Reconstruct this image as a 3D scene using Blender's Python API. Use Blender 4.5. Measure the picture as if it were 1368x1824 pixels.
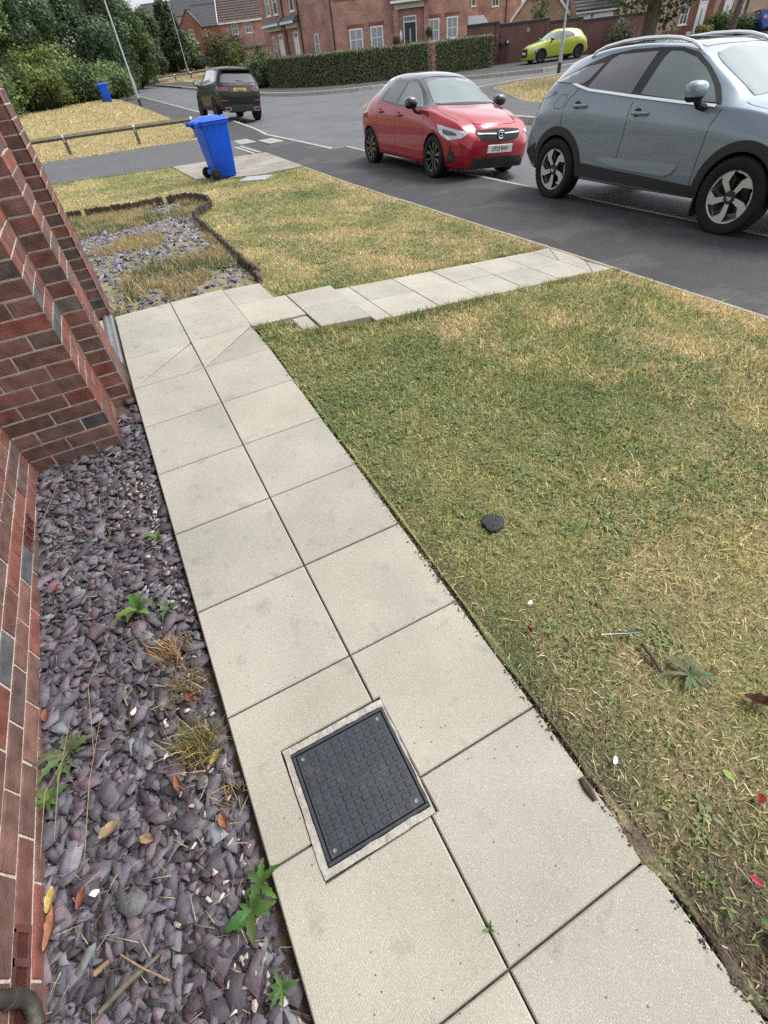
import bpy, bmesh, math, random
import numpy as np
from mathutils import Vector, Matrix
from mathutils.bvhtree import BVHTree
from mathutils.geometry import delaunay_2d_cdt

random.seed(7); RNG = np.random.default_rng(7)
PI = math.pi; R = math.radians
SC = bpy.context.scene
COL = SC.collection
for o in list(bpy.data.objects): bpy.data.objects.remove(o)

# ------------------------------------------------------------------ camera, sky, sun, exposure
cam_d = bpy.data.cameras.new("camera"); cam = bpy.data.objects.new("camera", cam_d); COL.objects.link(cam)
cam_d.sensor_fit = 'HORIZONTAL'; cam_d.sensor_width = 36.0; cam_d.lens = 36.0 * 830.56 / 1368.0
cam_d.clip_start = 0.02; cam_d.clip_end = 2500
cam.matrix_world = Matrix(((0.883324, 0.38251, -0.270971, -0.153515), (-0.460014, 0.596178, -0.657996, 0.058649), (-0.090143, 0.705874, 0.702578, 1.647767), (0.0, 0.0, 0.0, 1.0)))
SC.camera = cam

W = bpy.data.worlds.new("World"); SC.world = W; W.use_nodes = True
wn = W.node_tree.nodes; wl = W.node_tree.links
SUN_EL, SUN_AZ = R(58), R(98)            # azimuth clockwise from +Y
sky = wn.new('ShaderNodeTexSky'); sky.sky_type = 'NISHITA'; sky.sun_disc = False
sky.sun_elevation = SUN_EL; sky.sun_rotation = SUN_AZ; sky.air_density = 1.0; sky.dust_density = 3.0
hs = wn.new('ShaderNodeHueSaturation'); hs.inputs['Saturation'].default_value = 0.16; hs.inputs['Value'].default_value = 1.25
tcw = wn.new('ShaderNodeTexCoord'); mpw = wn.new('ShaderNodeMapping'); mpw.inputs['Scale'].default_value = (1, 1, 2.6)
nzw = wn.new('ShaderNodeTexNoise'); nzw.inputs['Scale'].default_value = 1.9; nzw.inputs['Detail'].default_value = 7
crw = wn.new('ShaderNodeValToRGB'); crw.color_ramp.elements[0].position = .34; crw.color_ramp.elements[1].position = .68
crw.color_ramp.elements[0].color = (.72, .75, .80, 1); crw.color_ramp.elements[1].color = (1.25, 1.25, 1.24, 1)
mxw = wn.new('ShaderNodeMix'); mxw.data_type = 'RGBA'; mxw.blend_type = 'MULTIPLY'; mxw.inputs[0].default_value = 1.0
wl.new(tcw.outputs['Generated'], mpw.inputs[0]); wl.new(mpw.outputs[0], nzw.inputs['Vector'])
wl.new(nzw.outputs[0], crw.inputs[0]); wl.new(sky.outputs[0], hs.inputs['Color'])
wl.new(hs.outputs[0], mxw.inputs[6]); wl.new(crw.outputs[0], mxw.inputs[7])
bgn = wn['Background']; wl.new(mxw.outputs[2], bgn.inputs['Color']); bgn.inputs['Strength'].default_value = 0.143
sun_d = bpy.data.lights.new("sun", 'SUN'); sun_d.energy = 1.5; sun_d.angle = R(22); sun_d.color = (1, .96, .9)
sun = bpy.data.objects.new("sun", sun_d); COL.objects.link(sun)
_sd = Vector((math.sin(SUN_AZ) * math.cos(SUN_EL), math.cos(SUN_AZ) * math.cos(SUN_EL), math.sin(SUN_EL)))
sun.rotation_euler = (-_sd).to_track_quat('-Z', 'Y').to_euler()
SC.view_settings.view_transform = 'Standard'; SC.view_settings.look = 'None'
SC.view_settings.gamma = 1.0; SC.view_settings.exposure = 0.80; SC.view_settings.use_curve_mapping = False
try:
    SC.cycles.use_denoising = False; SC.cycles.max_bounces = 6; SC.cycles.transparent_max_bounces = 4
    SC.cycles.diffuse_bounces = 3; SC.cycles.glossy_bounces = 3; SC.cycles.caustics_reflective = False
except Exception: pass

# ------------------------------------------------------------------ helpers
def tag(o, label=None, cat=None, group=None, kind=None):
    if label: o['label'] = label
    if cat: o['category'] = cat
    if group: o['group'] = group
    if kind: o['kind'] = kind
    return o
def empty(name, loc=(0, 0, 0), rz=0, label=None, cat=None, group=None, mat=None):
    o = bpy.data.objects.new(name, None); COL.objects.link(o); o.empty_display_size = .1
    if mat is not None: o.matrix_world = mat
    else: o.location = loc; o.rotation_euler = (0, 0, rz)
    return tag(o, label, cat, group)
def copy_tree(o, parent=None):
    c = o.copy(); COL.objects.link(c)
    if parent: c.parent = parent
    for ch in list(o.children): copy_tree(ch, c)
    return c
def clip01(t): return np.clip(t, 0, 1)
def ss(t): t = clip01(t); return t * t * (3 - 2 * t)
def vnoise(x, y, seed=0):
    x = np.asarray(x, float) + seed * 17.31; y = np.asarray(y, float) - seed * 9.77
    xi = np.floor(x).astype(np.int64); yi = np.floor(y).astype(np.int64); fx = x - xi; fy = y - yi
    fx = fx * fx * (3 - 2 * fx); fy = fy * fy * (3 - 2 * fy)
    def h(a, b):
        n = (a * 374761393 + b * 668265263 + seed * 144269) & 0x7fffffff
        n = ((n ^ (n >> 13)) * 1274126177) & 0x7fffffff
        return ((n ^ (n >> 16)) & 0xffff) / 65535.0
    return (h(xi, yi) * (1 - fx) + h(xi + 1, yi) * fx) * (1 - fy) + (h(xi, yi + 1) * (1 - fx) + h(xi + 1, yi + 1) * fx) * fy
def fbm(x, y, seed=0, o=3):
    s = 0; a = .5; t = 0
    for k in range(o):
        s = s + a * vnoise(x * 2 ** k, y * 2 ** k, seed + k); t += a; a *= .5
    return s / t

def np_mesh(name, V, F, cols=None, mats=(), parent=None, smooth=False, midx=None):
    """V (n,3); F list of integer arrays (m,k)"""
    me = bpy.data.meshes.new(name)
    V = np.asarray(V, np.float32); me.vertices.add(len(V)); me.vertices.foreach_set('co', V.ravel())
    idx = np.concatenate([f.ravel() for f in F]).astype(np.int32)
    starts = []; off = 0
    for f in F:
        n, k = f.shape; starts.append(off + np.arange(n) * k); off += n * k
    starts = np.concatenate(starts).astype(np.int32)
    me.loops.add(len(idx)); me.loops.foreach_set('vertex_index', idx)
    me.polygons.add(len(starts)); me.polygons.foreach_set('loop_start', starts)
    for m in mats: me.materials.append(m)
    if midx is not None: me.polygons.foreach_set('material_index', np.asarray(midx, np.int32))
    if cols is not None:
        a = me.attributes.new('Col', 'FLOAT_COLOR', 'POINT')
        c = np.ones((len(V), 4), np.float32); c[:, :3] = cols; a.data.foreach_set('color', c.ravel())
    me.update(calc_edges=True)
    if smooth: me.polygons.foreach_set('use_smooth', np.ones(len(starts), bool))
    o = bpy.data.objects.new(name, me); COL.objects.link(o)
    if parent: o.parent = parent
    return o

class MB:
    """collects shapes into ONE mesh"""
    def __init__(s): s.v = []; s.f = []; s.m = []; s.c = []; s.T = Matrix(); s.mi = 0; s.col = None
    def add(s, vs, fs):
        b = len(s.v)
        for p in vs: s.v.append(tuple(s.T @ Vector(p))); s.c.append(s.col or (1, 1, 1))
        for f in fs: s.f.append(tuple(b + i for i in f)); s.m.append(s.mi)
    def box(s, x0, y0, z0, x1, y1, z1, ch=0):
        if ch <= 0:
            s.add([(x0,y0,z0),(x1,y0,z0),(x1,y1,z0),(x0,y1,z0),(x0,y0,z1),(x1,y0,z1),(x1,y1,z1),(x0,y1,z1)],
                  [(0,3,2,1),(4,5,6,7),(0,1,5,4),(1,2,6,5),(2,3,7,6),(3,0,4,7)])
        else:                                          # top edges chamfered
            c = ch
            s.add([(x0,y0,z0),(x1,y0,z0),(x1,y1,z0),(x0,y1,z0),(x0,y0,z1-c),(x1,y0,z1-c),(x1,y1,z1-c),(x0,y1,z1-c),
                   (x0+c,y0+c,z1),(x1-c,y0+c,z1),(x1-c,y1-c,z1),(x0+c,y1-c,z1)],
                  [(0,3,2,1),(0,1,5,4),(1,2,6,5),(2,3,7,6),(3,0,4,7),(4,5,9,8),(5,6,10,9),(6,7,11,10),(7,4,8,11),(8,9,10,11)])
    def quad(s, a, b, c, d): s.add([a, b, c, d], [(0, 1, 2, 3)])
    def prism(s, poly, z0, z1):
        n = len(poly); s.add([(p[0], p[1], z0) for p in poly] + [(p[0], p[1], z1) for p in poly],
            [tuple(range(n - 1, -1, -1)), tuple(range(n, 2 * n))] + [(i, (i + 1) % n, n + (i + 1) % n, n + i) for i in range(n)])
    def lathe(s, prof, n=24, axis='z', cap=True):
        vs = []; fs = []; k = len(prof)
        for i in range(n):
            a = 2 * PI * i / n
            for r, h in prof:
                p = (r * math.cos(a), r * math.sin(a), h)
                if axis == 'y': p = (p[0], p[2], p[1])
                if axis == 'x': p = (p[2], p[0], p[1])
                vs.append(p)
        for i in range(n):
            j = (i + 1) % n
            for q in range(k - 1): fs.append((i * k + q, j * k + q, j * k + q + 1, i * k + q + 1))
        if cap:
            fs.append(tuple(i * k for i in range(n))[::-1]); fs.append(tuple(i * k + k - 1 for i in range(n)))
        s.add(vs, fs)
    def tube(s, pts, rad, n=8, cap=True):
        pts = [Vector(p) for p in pts]; rs = rad if hasattr(rad, '__len__') else [rad] * len(pts); vs = []; fs = []
        prev = None
        for i, p in enumerate(pts):
            t = (pts[min(i + 1, len(pts) - 1)] - pts[max(i - 1, 0)]).normalized()
            u = prev if prev is not None else (Vector((0, 0, 1)) if abs(t.z) < .9 else Vector((1, 0, 0)))
            u = (u - t * u.dot(t)).normalized(); w = t.cross(u); prev = u
            for k in range(n):
                a = 2 * PI * k / n; vs.append(p + (u * math.cos(a) + w * math.sin(a)) * rs[i])
        for i in range(len(pts) - 1):
            for k in range(n):
                l = (k + 1) % n; fs.append((i * n + k, i * n + l, (i + 1) * n + l, (i + 1) * n + k))
        if cap: fs.append(tuple(range(n))[::-1]); fs.append(tuple((len(pts) - 1) * n + k for k in range(n)))
        s.add(vs, fs)
    def build(s, name, mats, parent=None, smooth=False, uv=False, ang=40, bevel=0):
        me = bpy.data.meshes.new(name); me.from_pydata(s.v, [], s.f)
        if not isinstance(mats, (list, tuple)): mats = [mats]
        for m in mats: me.materials.append(m)
        me.polygons.foreach_set('material_index', np.array(s.m, np.int32))
        a = me.attributes.new('Col', 'FLOAT_COLOR', 'POINT')
        c = np.ones((len(s.v), 4), np.float32); c[:, :3] = s.c; a.data.foreach_set('color', c.ravel())
        if uv: box_uv(me)
        me.validate(); me.update()
        if smooth:
            me.polygons.foreach_set('use_smooth', np.ones(len(me.polygons), bool)); me.set_sharp_from_angle(angle=R(ang))
        o = bpy.data.objects.new(name, me); COL.objects.link(o)
        if parent: o.parent = parent
        if bevel:
            b = o.modifiers.new('bevel', 'BEVEL'); b.width = bevel; b.segments = 2; b.limit_method = 'ANGLE'
        return o
def box_uv(me):
    me.update(); L = me.uv_layers.new(name='UVMap')
    for p in me.polygons:
        n = p.normal
        if abs(n.z) > .92: u, w = Vector((1, 0, 0)), Vector((0, 1, 0))
        else:
            u = Vector((0, 0, 1)).cross(n).normalized(); w = n.cross(u)
        for li in p.loop_indices:
            c = me.vertices[me.loops[li].vertex_index].co; L.data[li].uv = (c.dot(u), c.dot(w))

# ------------------------------------------------------------------ materials
def newmat(name):
    m = bpy.data.materials.new(name); m.use_nodes = True
    return m, m.node_tree.nodes, m.node_tree.links, m.node_tree.nodes['Principled BSDF']
def mat(name, base=(.5, .5, .5), rough=.7, metal=0, var=0, vscale=8, bump=0, bscale=60, attr=False, coat=0, spec=.5,
        dirt=None, dscale=3, dpos=(.5, .7), trans=0, sub=0, vdetail=5, ior=None):
    m, n, l, b = newmat(name)
    b.inputs['Roughness'].default_value = rough; b.inputs['Metallic'].default_value = metal
    b.inputs['Specular IOR Level'].default_value = spec
    if ior: b.inputs['IOR'].default_value = ior
    if coat: b.inputs['Coat Weight'].default_value = min(1, coat); b.inputs['Coat Roughness'].default_value = .04
    tc = n.new('ShaderNodeTexCoord'); src = tc.outputs['Object']
    rgb = n.new('ShaderNodeRGB'); rgb.outputs[0].default_value = (*base, 1); cur = rgb.outputs[0]
    if attr:
        at = n.new('ShaderNodeAttribute'); at.attribute_name = 'Col'; mx = n.new('ShaderNodeMix'); mx.data_type = 'RGBA'
        mx.blend_type = 'MULTIPLY'; mx.inputs[0].default_value = 1; l.new(cur, mx.inputs[6]); l.new(at.outputs[0], mx.inputs[7]); cur = mx.outputs[2]
    if var:
        nz = n.new('ShaderNodeTexNoise'); nz.inputs['Scale'].default_value = vscale; nz.inputs['Detail'].default_value = vdetail
        l.new(src, nz.inputs['Vector']); mr = n.new('ShaderNodeMapRange'); mr.inputs[1].default_value = .25; mr.inputs[2].default_value = .75
        mr.inputs[3].default_value = 1 - var; mr.inputs[4].default_value = 1 + var; l.new(nz.outputs[0], mr.inputs[0])
        mx = n.new('ShaderNodeMix'); mx.data_type = 'RGBA'; mx.blend_type = 'MULTIPLY'; mx.inputs[0].default_value = 1
        l.new(cur, mx.inputs[6]); l.new(mr.outputs[0], mx.inputs[7]); cur = mx.outputs[2]
    if dirt:
        nz = n.new('ShaderNodeTexNoise'); nz.inputs['Scale'].default_value = dscale; nz.inputs['Detail'].default_value = 6
        l.new(src, nz.inputs['Vector']); mr = n.new('ShaderNodeMapRange'); mr.inputs[1].default_value = dpos[0]; mr.inputs[2].default_value = dpos[1]
        l.new(nz.outputs[0], mr.inputs[0]); mx = n.new('ShaderNodeMix'); mx.data_type = 'RGBA'
        l.new(mr.outputs[0], mx.inputs[0]); l.new(cur, mx.inputs[6]); mx.inputs[7].default_value = (*dirt, 1); cur = mx.outputs[2]
    l.new(cur, b.inputs['Base Color'])
    if bump:
        nz = n.new('ShaderNodeTexNoise'); nz.inputs['Scale'].default_value = bscale; nz.inputs['Detail'].default_value = 4
        l.new(src, nz.inputs['Vector']); bp = n.new('ShaderNodeBump'); bp.inputs['Strength'].default_value = bump; bp.inputs['Distance'].default_value = .01
        l.new(nz.outputs[0], bp.inputs['Height']); l.new(bp.outputs[0], b.inputs['Normal'])
    if trans: b.inputs['Transmission Weight'].default_value = trans
    return m
def leafmat(name, base=(1, 1, 1), rough=.55):
    m = mat(name, base, rough, attr=True, spec=.25)
    n = m.node_tree.nodes; l = m.node_tree.links; b = n['Principled BSDF']; out = n['Material Output']
    tr = n.new('ShaderNodeBsdfTranslucent'); ms = n.new('ShaderNodeMixShader'); ms.inputs[0].default_value = .28
    l.new(b.inputs['Base Color'].links[0].from_socket, tr.inputs['Color'])
    l.new(b.outputs[0], ms.inputs[1]); l.new(tr.outputs[0], ms.inputs[2]); l.new(ms.outputs[0], out.inputs['Surface'])
    return m
def brickmat(name, c1, c2, mortar, w=.225, h=.075, mo=.011, rough=.85):
    m, n, l, b = newmat(name); uvn = n.new('ShaderNodeUVMap'); uvn.uv_map = 'UVMap'
    bt = n.new('ShaderNodeTexBrick'); bt.inputs['Scale'].default_value = 1; bt.inputs['Brick Width'].default_value = w
    bt.inputs['Row Height'].default_value = h; bt.inputs['Mortar Size'].default_value = mo / 2; bt.inputs['Bias'].default_value = -.1
    bt.inputs['Color1'].default_value = (*c1, 1); bt.inputs['Color2'].default_value = (*c2, 1); bt.inputs['Mortar'].default_value = (*mortar, 1)
    l.new(uvn.outputs[0], bt.inputs['Vector'])
    nz = n.new('ShaderNodeTexNoise'); nz.inputs['Scale'].default_value = 1.3; nz.inputs['Detail'].default_value = 8; l.new(uvn.outputs[0], nz.inputs['Vector'])
    mr = n.new('ShaderNodeMapRange'); mr.inputs[1].default_value = .3; mr.inputs[2].default_value = .7; mr.inputs[3].default_value = .72; mr.inputs[4].default_value = 1.25
    l.new(nz.outputs[0], mr.inputs[0]); mx = n.new('ShaderNodeMix'); mx.data_type = 'RGBA'; mx.blend_type = 'MULTIPLY'; mx.inputs[0].default_value = 1
    l.new(bt.outputs[0], mx.inputs[6]); l.new(mr.outputs[0], mx.inputs[7]); l.new(mx.outputs[2], b.inputs['Base Color'])
    b.inputs['Roughness'].default_value = rough
    bp = n.new('ShaderNodeBump'); bp.inputs['Strength'].default_value = .4; bp.inputs['Distance'].default_value = .006; bp.invert = True
    l.new(bt.outputs['Fac'], bp.inputs['Height']); l.new(bp.outputs[0], b.inputs['Normal'])
    return m
def slabmat():
    m, n, l, b = newmat('paving_slab'); tc = n.new('ShaderNodeTexCoord'); src = tc.outputs['Object']
    at = n.new('ShaderNodeAttribute'); at.attribute_name = 'Col'; cur = at.outputs[0]
    def noise(sc, lo, hi, a, bb, det=4):
        nz = n.new('ShaderNodeTexNoise'); nz.inputs['Scale'].default_value = sc; nz.inputs['Detail'].default_value = det; l.new(src, nz.inputs['Vector'])
        mr = n.new('ShaderNodeMapRange'); mr.inputs[1].default_value = lo; mr.inputs[2].default_value = hi; mr.inputs[3].default_value = a; mr.inputs[4].default_value = bb
        l.new(nz.outputs[0], mr.inputs[0]); return nz, mr
    def mul(v):
        nonlocal cur
        mx = n.new('ShaderNodeMix'); mx.data_type = 'RGBA'; mx.blend_type = 'MULTIPLY'; mx.inputs[0].default_value = 1
        l.new(cur, mx.inputs[6]); l.new(v, mx.inputs[7]); cur = mx.outputs[2]
    n1, m1 = noise(2.6, .32, .68, .87, 1.09, 9); mul(m1.outputs[0])
    n2, m2 = noise(300, .3, .7, .80, 1.16, 3); mul(m2.outputs[0])
    n3, m3 = noise(11, .60, .74, 1.0, .80, 9); mul(m3.outputs[0])
    # white and dark aggregate specks
    for sc, thr, colr in ((330, .055, (.58, .56, .51)), (120, .035, (.12, .11, .10))):
        vo = n.new('ShaderNodeTexVoronoi'); vo.inputs['Scale'].default_value = sc; l.new(src, vo.inputs['Vector'])
        sp = n.new('ShaderNodeSeparateColor'); l.new(vo.outputs['Color'], sp.inputs[0])
        g = n.new('ShaderNodeMath'); g.operation = 'GREATER_THAN'; g.inputs[1].default_value = 0.90 if sc == 330 else .992; l.new(sp.outputs[0], g.inputs[0])
        d = n.new('ShaderNodeMath'); d.operation = 'LESS_THAN'; d.inputs[1].default_value = .34; l.new(vo.outputs['Distance'], d.inputs[0])
        mm = n.new('ShaderNodeMath'); mm.operation = 'MULTIPLY'; l.new(g.outputs[0], mm.inputs[0]); l.new(d.outputs[0], mm.inputs[1])
        mx = n.new('ShaderNodeMix'); mx.data_type = 'RGBA'; l.new(mm.outputs[0], mx.inputs[0]); l.new(cur, mx.inputs[6]); mx.inputs[7].default_value = (*colr, 1); cur = mx.outputs[2]
    l.new(cur, b.inputs['Base Color']); b.inputs['Roughness'].default_value = .9; b.inputs['Specular IOR Level'].default_value = .25
    wv = n.new('ShaderNodeTexWave'); wv.wave_type = 'BANDS'; wv.bands_direction = 'X'; wv.inputs['Scale'].default_value = 46; wv.inputs['Distortion'].default_value = 1.2
    wv.inputs['Detail'].default_value = 2; l.new(src, wv.inputs['Vector'])
    ad = n.new('ShaderNodeMath'); ad.operation = 'MULTIPLY_ADD'; ad.inputs[1].default_value = .16; l.new(wv.outputs[0], ad.inputs[0]); l.new(n2.outputs[0], ad.inputs[2])
    bp = n.new('ShaderNodeBump'); bp.inputs['Strength'].default_value = .45; bp.inputs['Distance'].default_value = .003
    l.new(ad.outputs[0], bp.inputs['Height']); l.new(bp.outputs[0], b.inputs['Normal'])
    return m
def asphalt(name, base, patch, pscale=.9, ppos=(.55, .66), fine=220):
    m, n, l, b = newmat(name); tc = n.new('ShaderNodeTexCoord'); src = tc.outputs['Object']
    nz = n.new('ShaderNodeTexNoise'); nz.inputs['Scale'].default_value = pscale; nz.inputs['Detail'].default_value = 5; nz.inputs['Distortion'].default_value = .6; l.new(src, nz.inputs['Vector'])
    mr = n.new('ShaderNodeMapRange'); mr.inputs[1].default_value = ppos[0]; mr.inputs[2].default_value = ppos[1]; l.new(nz.outputs[0], mr.inputs[0])
    mx = n.new('ShaderNodeMix'); mx.data_type = 'RGBA'; l.new(mr.outputs[0], mx.inputs[0]); mx.inputs[6].default_value = (*base, 1); mx.inputs[7].default_value = (*patch, 1)
    nf = n.new('ShaderNodeTexNoise'); nf.inputs['Scale'].default_value = fine; nf.inputs['Detail'].default_value = 3; l.new(src, nf.inputs['Vector'])
    mf = n.new('ShaderNodeMapRange'); mf.inputs[1].default_value = .3; mf.inputs[2].default_value = .7; mf.inputs[3].default_value = .6; mf.inputs[4].default_value = 1.45; l.new(nf.outputs[0], mf.inputs[0])
    nl = n.new('ShaderNodeTexNoise'); nl.inputs['Scale'].default_value = 3.5; nl.inputs['Roughness'].default_value = .7; nl.inputs['Detail'].default_value = 6; l.new(src, nl.inputs['Vector'])
    ml = n.new('ShaderNodeMapRange'); ml.inputs[1].default_value = .3; ml.inputs[2].default_value = .7; ml.inputs[3].default_value = .86; ml.inputs[4].default_value = 1.16; l.new(nl.outputs[0], ml.inputs[0])
    m2 = n.new('ShaderNodeMath'); m2.operation = 'MULTIPLY'; l.new(mf.outputs[0], m2.inputs[0]); l.new(ml.outputs[0], m2.inputs[1])
    m3 = n.new('ShaderNodeMix'); m3.data_type = 'RGBA'; m3.blend_type = 'MULTIPLY'; m3.inputs[0].default_value = 1; l.new(mx.outputs[2], m3.inputs[6]); l.new(m2.outputs[0], m3.inputs[7])
    l.new(m3.outputs[2], b.inputs['Base Color']); b.inputs['Roughness'].default_value = .82; b.inputs['Specular IOR Level'].default_value = .35
    bp = n.new('ShaderNodeBump'); bp.inputs['Strength'].default_value = .5; bp.inputs['Distance'].default_value = .004; l.new(nf.outputs[0], bp.inputs['Height']); l.new(bp.outputs[0], b.inputs['Normal'])
    return m

M = {}
M['slab'] = slabmat()
M['soil'] = mat('soil', (1, 1, 1), .95, attr=True, var=.65, vscale=110, vdetail=8, bump=1.0, bscale=160)
M['earth'] = mat('earth', (.085, .065, .050), .95, var=.5, vscale=30, bump=.8, bscale=60)
M['footway'] = asphalt('footway_asphalt', (.044, .044, .046), (.062, .061, .060), 1.1, (.53, .58), 70)
M['road'] = asphalt('road_asphalt', (.105, .107, .113), (.090, .091, .097), .35, (.50, .60), 60)
M['drive'] = asphalt('drive_asphalt', (.085, .086, .09), (.075, .076, .08), .5, (.4, .7), 160)
M['kerb'] = mat('kerb_concrete', (.36, .34, .29), .9, var=.25, vscale=6, bump=.3, bscale=80)
M['edging'] = mat('edging_concrete', (.33, .29, .23), .9, var=.25, vscale=9, bump=.3, bscale=80)
M['pavers'] = brickmat('block_paving', (.22, .20, .165), (.30, .27, .23), (.13, .118, .10), .2, .1, .012)
M['pad'] = mat('concrete_pad', (.27, .265, .25), .9, var=.15, vscale=8)
M['brick'] = mat('facing_brick', (1, 1, 1), .88, attr=True, var=.42, vscale=16, vdetail=10, bump=.5, bscale=150, spec=.2, dirt=(.20, .17, .15), dscale=9, dpos=(.62, .85))
M['mortar'] = mat('mortar', (.50, .455, .39), .95, var=.18, vscale=50, bump=.5, bscale=140)
M['slate'] = mat('slate', (1, 1, 1), .72, attr=True, var=.28, vscale=45, bump=.35, bscale=110, spec=.35)
M['blade'] = leafmat('grass_blade')
M['leaf'] = leafmat('leaf')
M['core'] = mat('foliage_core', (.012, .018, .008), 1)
M['bark'] = mat('bark', (.085, .065, .05), .95, var=.45, vscale=12, bump=.8, bscale=30)
M['timber'] = mat('weathered_timber', (.135, .118, .085), .9, var=.4, vscale=14, bump=.4, bscale=60)
M['logs'] = mat('log_edging', (.075, .055, .042), .95, attr=True, var=.4, vscale=30, bump=.5, bscale=80)
M['steel'] = mat('galvanised_steel', (.42, .44, .45), .45, metal=.75, var=.15, vscale=12)
M['polegrey'] = mat('lamp_post_grey', (.36, .40, .42), .5, metal=.3, var=.12, vscale=5)
M['darkpost'] = mat('post_base_black', (.03, .03, .03), .6)
M['bin'] = mat('blue_plastic', (.003, .078, .58), .38, var=.06, vscale=5, spec=.4)
M['rubber'] = mat('rubber', (.012, .012, .013), .75, var=.2, vscale=40, bump=.15, bscale=90, spec=.3)
M['cover'] = mat('cover_plastic', (.019, .024, .033), .55, var=.25, vscale=25, bump=.12, bscale=160, dirt=(.055, .052, .048), dscale=18, dpos=(.56, .8))
M['surround'] = mat('surround_mortar', (.34, .325, .285), .95, var=.3, vscale=30, bump=.7, bscale=70)
M['screw'] = mat('screw', (.20, .19, .18), .55, metal=.5, var=.4, vscale=300)
M['white'] = mat('white_paint', (.74, .74, .74), .45)
M['cream'] = mat('cream_render', (.62, .58, .48), .8)
M['dark'] = mat('black_plastic', (.012, .012, .013), .55)
M['trim'] = mat('dark_trim', (.022, .023, .025), .7, bump=.15, bscale=300)
M['gloss'] = mat('gloss_black', (.006, .006, .007), .1, coat=1)
M['mesh'] = mat('grille_mesh', (.008, .008, .009), .7, bump=.4, bscale=60)
M['void'] = mat('underbody', (.004, .004, .004), .9)
M['chrome'] = mat('chrome', (.72, .73, .74), .16, metal=1)
M['alloy'] = mat('diamond_cut_alloy', (.50, .51, .53), .32, metal=.45)
M['glass'] = mat('car_glass', (.13, .165, .165), .03, spec=.6, coat=.5, ior=1.5)
M['darkglass'] = mat('privacy_glass', (.035, .037, .042), .04, spec=1.0, coat=.7, ior=1.6)
M['screen'] = mat('windscreen_glass', (.12, .165, .16), .03, spec=.6, coat=.2, ior=1.5)
M['lamp'] = mat('lamp_lens', (.42, .44, .47), .10, coat=1, metal=.6, var=.3, vscale=30)
M['lampdark'] = mat('lamp_dark', (.03, .03, .035), .08, coat=1)
M['taillamp'] = mat('tail_lamp', (.10, .008, .012), .08, coat=1)
M['reflector'] = mat('red_reflector', (.42, .03, .03), .2, coat=1)
M['plate_w'] = mat('plate_white', (.72, .72, .70), .4)
M['plate_y'] = mat('plate_yellow', (.72, .42, .02), .4)
M['ink'] = mat('plate_ink', (.008, .008, .010), .5)
M['silvertext'] = mat('silver_letters', (.33, .33, .34), .4, metal=.6)
def paint(name, c, metal=.35, rough=.32, coat=1): return mat(name, c, .45, metal=metal * .5, coat=coat, spec=.25)
M['p_grey'] = paint('grey_car_paint', (.175, .225, .275), .4, .28)
M['p_red'] = paint('red_car_paint', (.30, .004, .016), .45, .28)
M['p_black'] = paint('black_car_paint', (.005, .0055, .0065), .0, .35, .25)
M['p_yellow'] = paint('yellow_car_paint', (.36, .41, .03), .25)
M['p_white'] = paint('white_car_paint', (.72, .72, .73), 0)
M['p_blue'] = paint('blue_car_paint', (.01, .045, .22), .3)
M['house_red'] = brickmat('red_house_brick', (.43, .205, .155), (.31, .14, .115), (.46, .40, .35))
M['house_pink'] = brickmat('pink_house_brick', (.42, .225, .185), (.32, .155, .135), (.42, .36, .32))
M['house_brown'] = brickmat('brown_house_brick', (.24, .085, .055), (.19, .065, .045), (.26, .18, .14))
M['house_buff'] = brickmat('buff_house_brick', (.42, .29, .195), (.34, .225, .155), (.42, .35, .28))
M['wall_brick'] = brickmat('garden_wall_brick', (.135, .05, .042), (.095, .038, .036), (.22, .17, .15))
M['roof_brown'] = mat('brown_roof_tile', (.085, .062, .055), .85, var=.3, vscale=3, bump=.3, bscale=20)
M['roof_grey'] = mat('grey_roof_tile', (.065, .066, .072), .85, var=.3, vscale=3, bump=.3, bscale=20)
M['pane'] = mat('window_glass', (.10, .12, .13), .06, spec=1, ior=1.6)
M['curtain'] = mat('net_curtain_glass', (.30, .33, .34), .12, spec=.8, var=.25, vscale=9)
M['doordark'] = mat('dark_door', (.018, .024, .032), .4)
M['leadgrey'] = mat('lead_canopy', (.12, .125, .14), .7, var=.2, vscale=5)

# ------------------------------------------------------------------ terrain
KERB_X = 5.93
def GZ(x, y):
    x = np.asarray(x, float); y = np.asarray(y, float)
    base = -.17 + .013 * np.maximum(0, y - 10) - .012 * np.clip(x - 8, 0, 14) + .008 * np.clip(x - 22, 0, 14) - .03 * np.clip(x - 40, 0, 16) - .55 * np.exp(-((x - 38.2) / 3.2) ** 2 - ((y - 34.2) / 2.6) ** 2) + .05 * np.clip(y - 95, 0, 200)
    base = base + .38 * ss((y - 24) / 24) * ss((5 - x) / 3)
    H = np.where(y < 3.5, .066 * y - .014, np.where(y < 5, .2, .2 - (y - 5) * .05))
    lin = clip01((4.2 - x) / 3.7); w = np.where(x < .5, 1, lin) * ss((12.5 - y) / 5)
    return base * (1 - w) + np.maximum(H, -.3) * w
def PZ(y): return .066 * np.minimum(y, 3.31)     # top of the slab path
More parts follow.
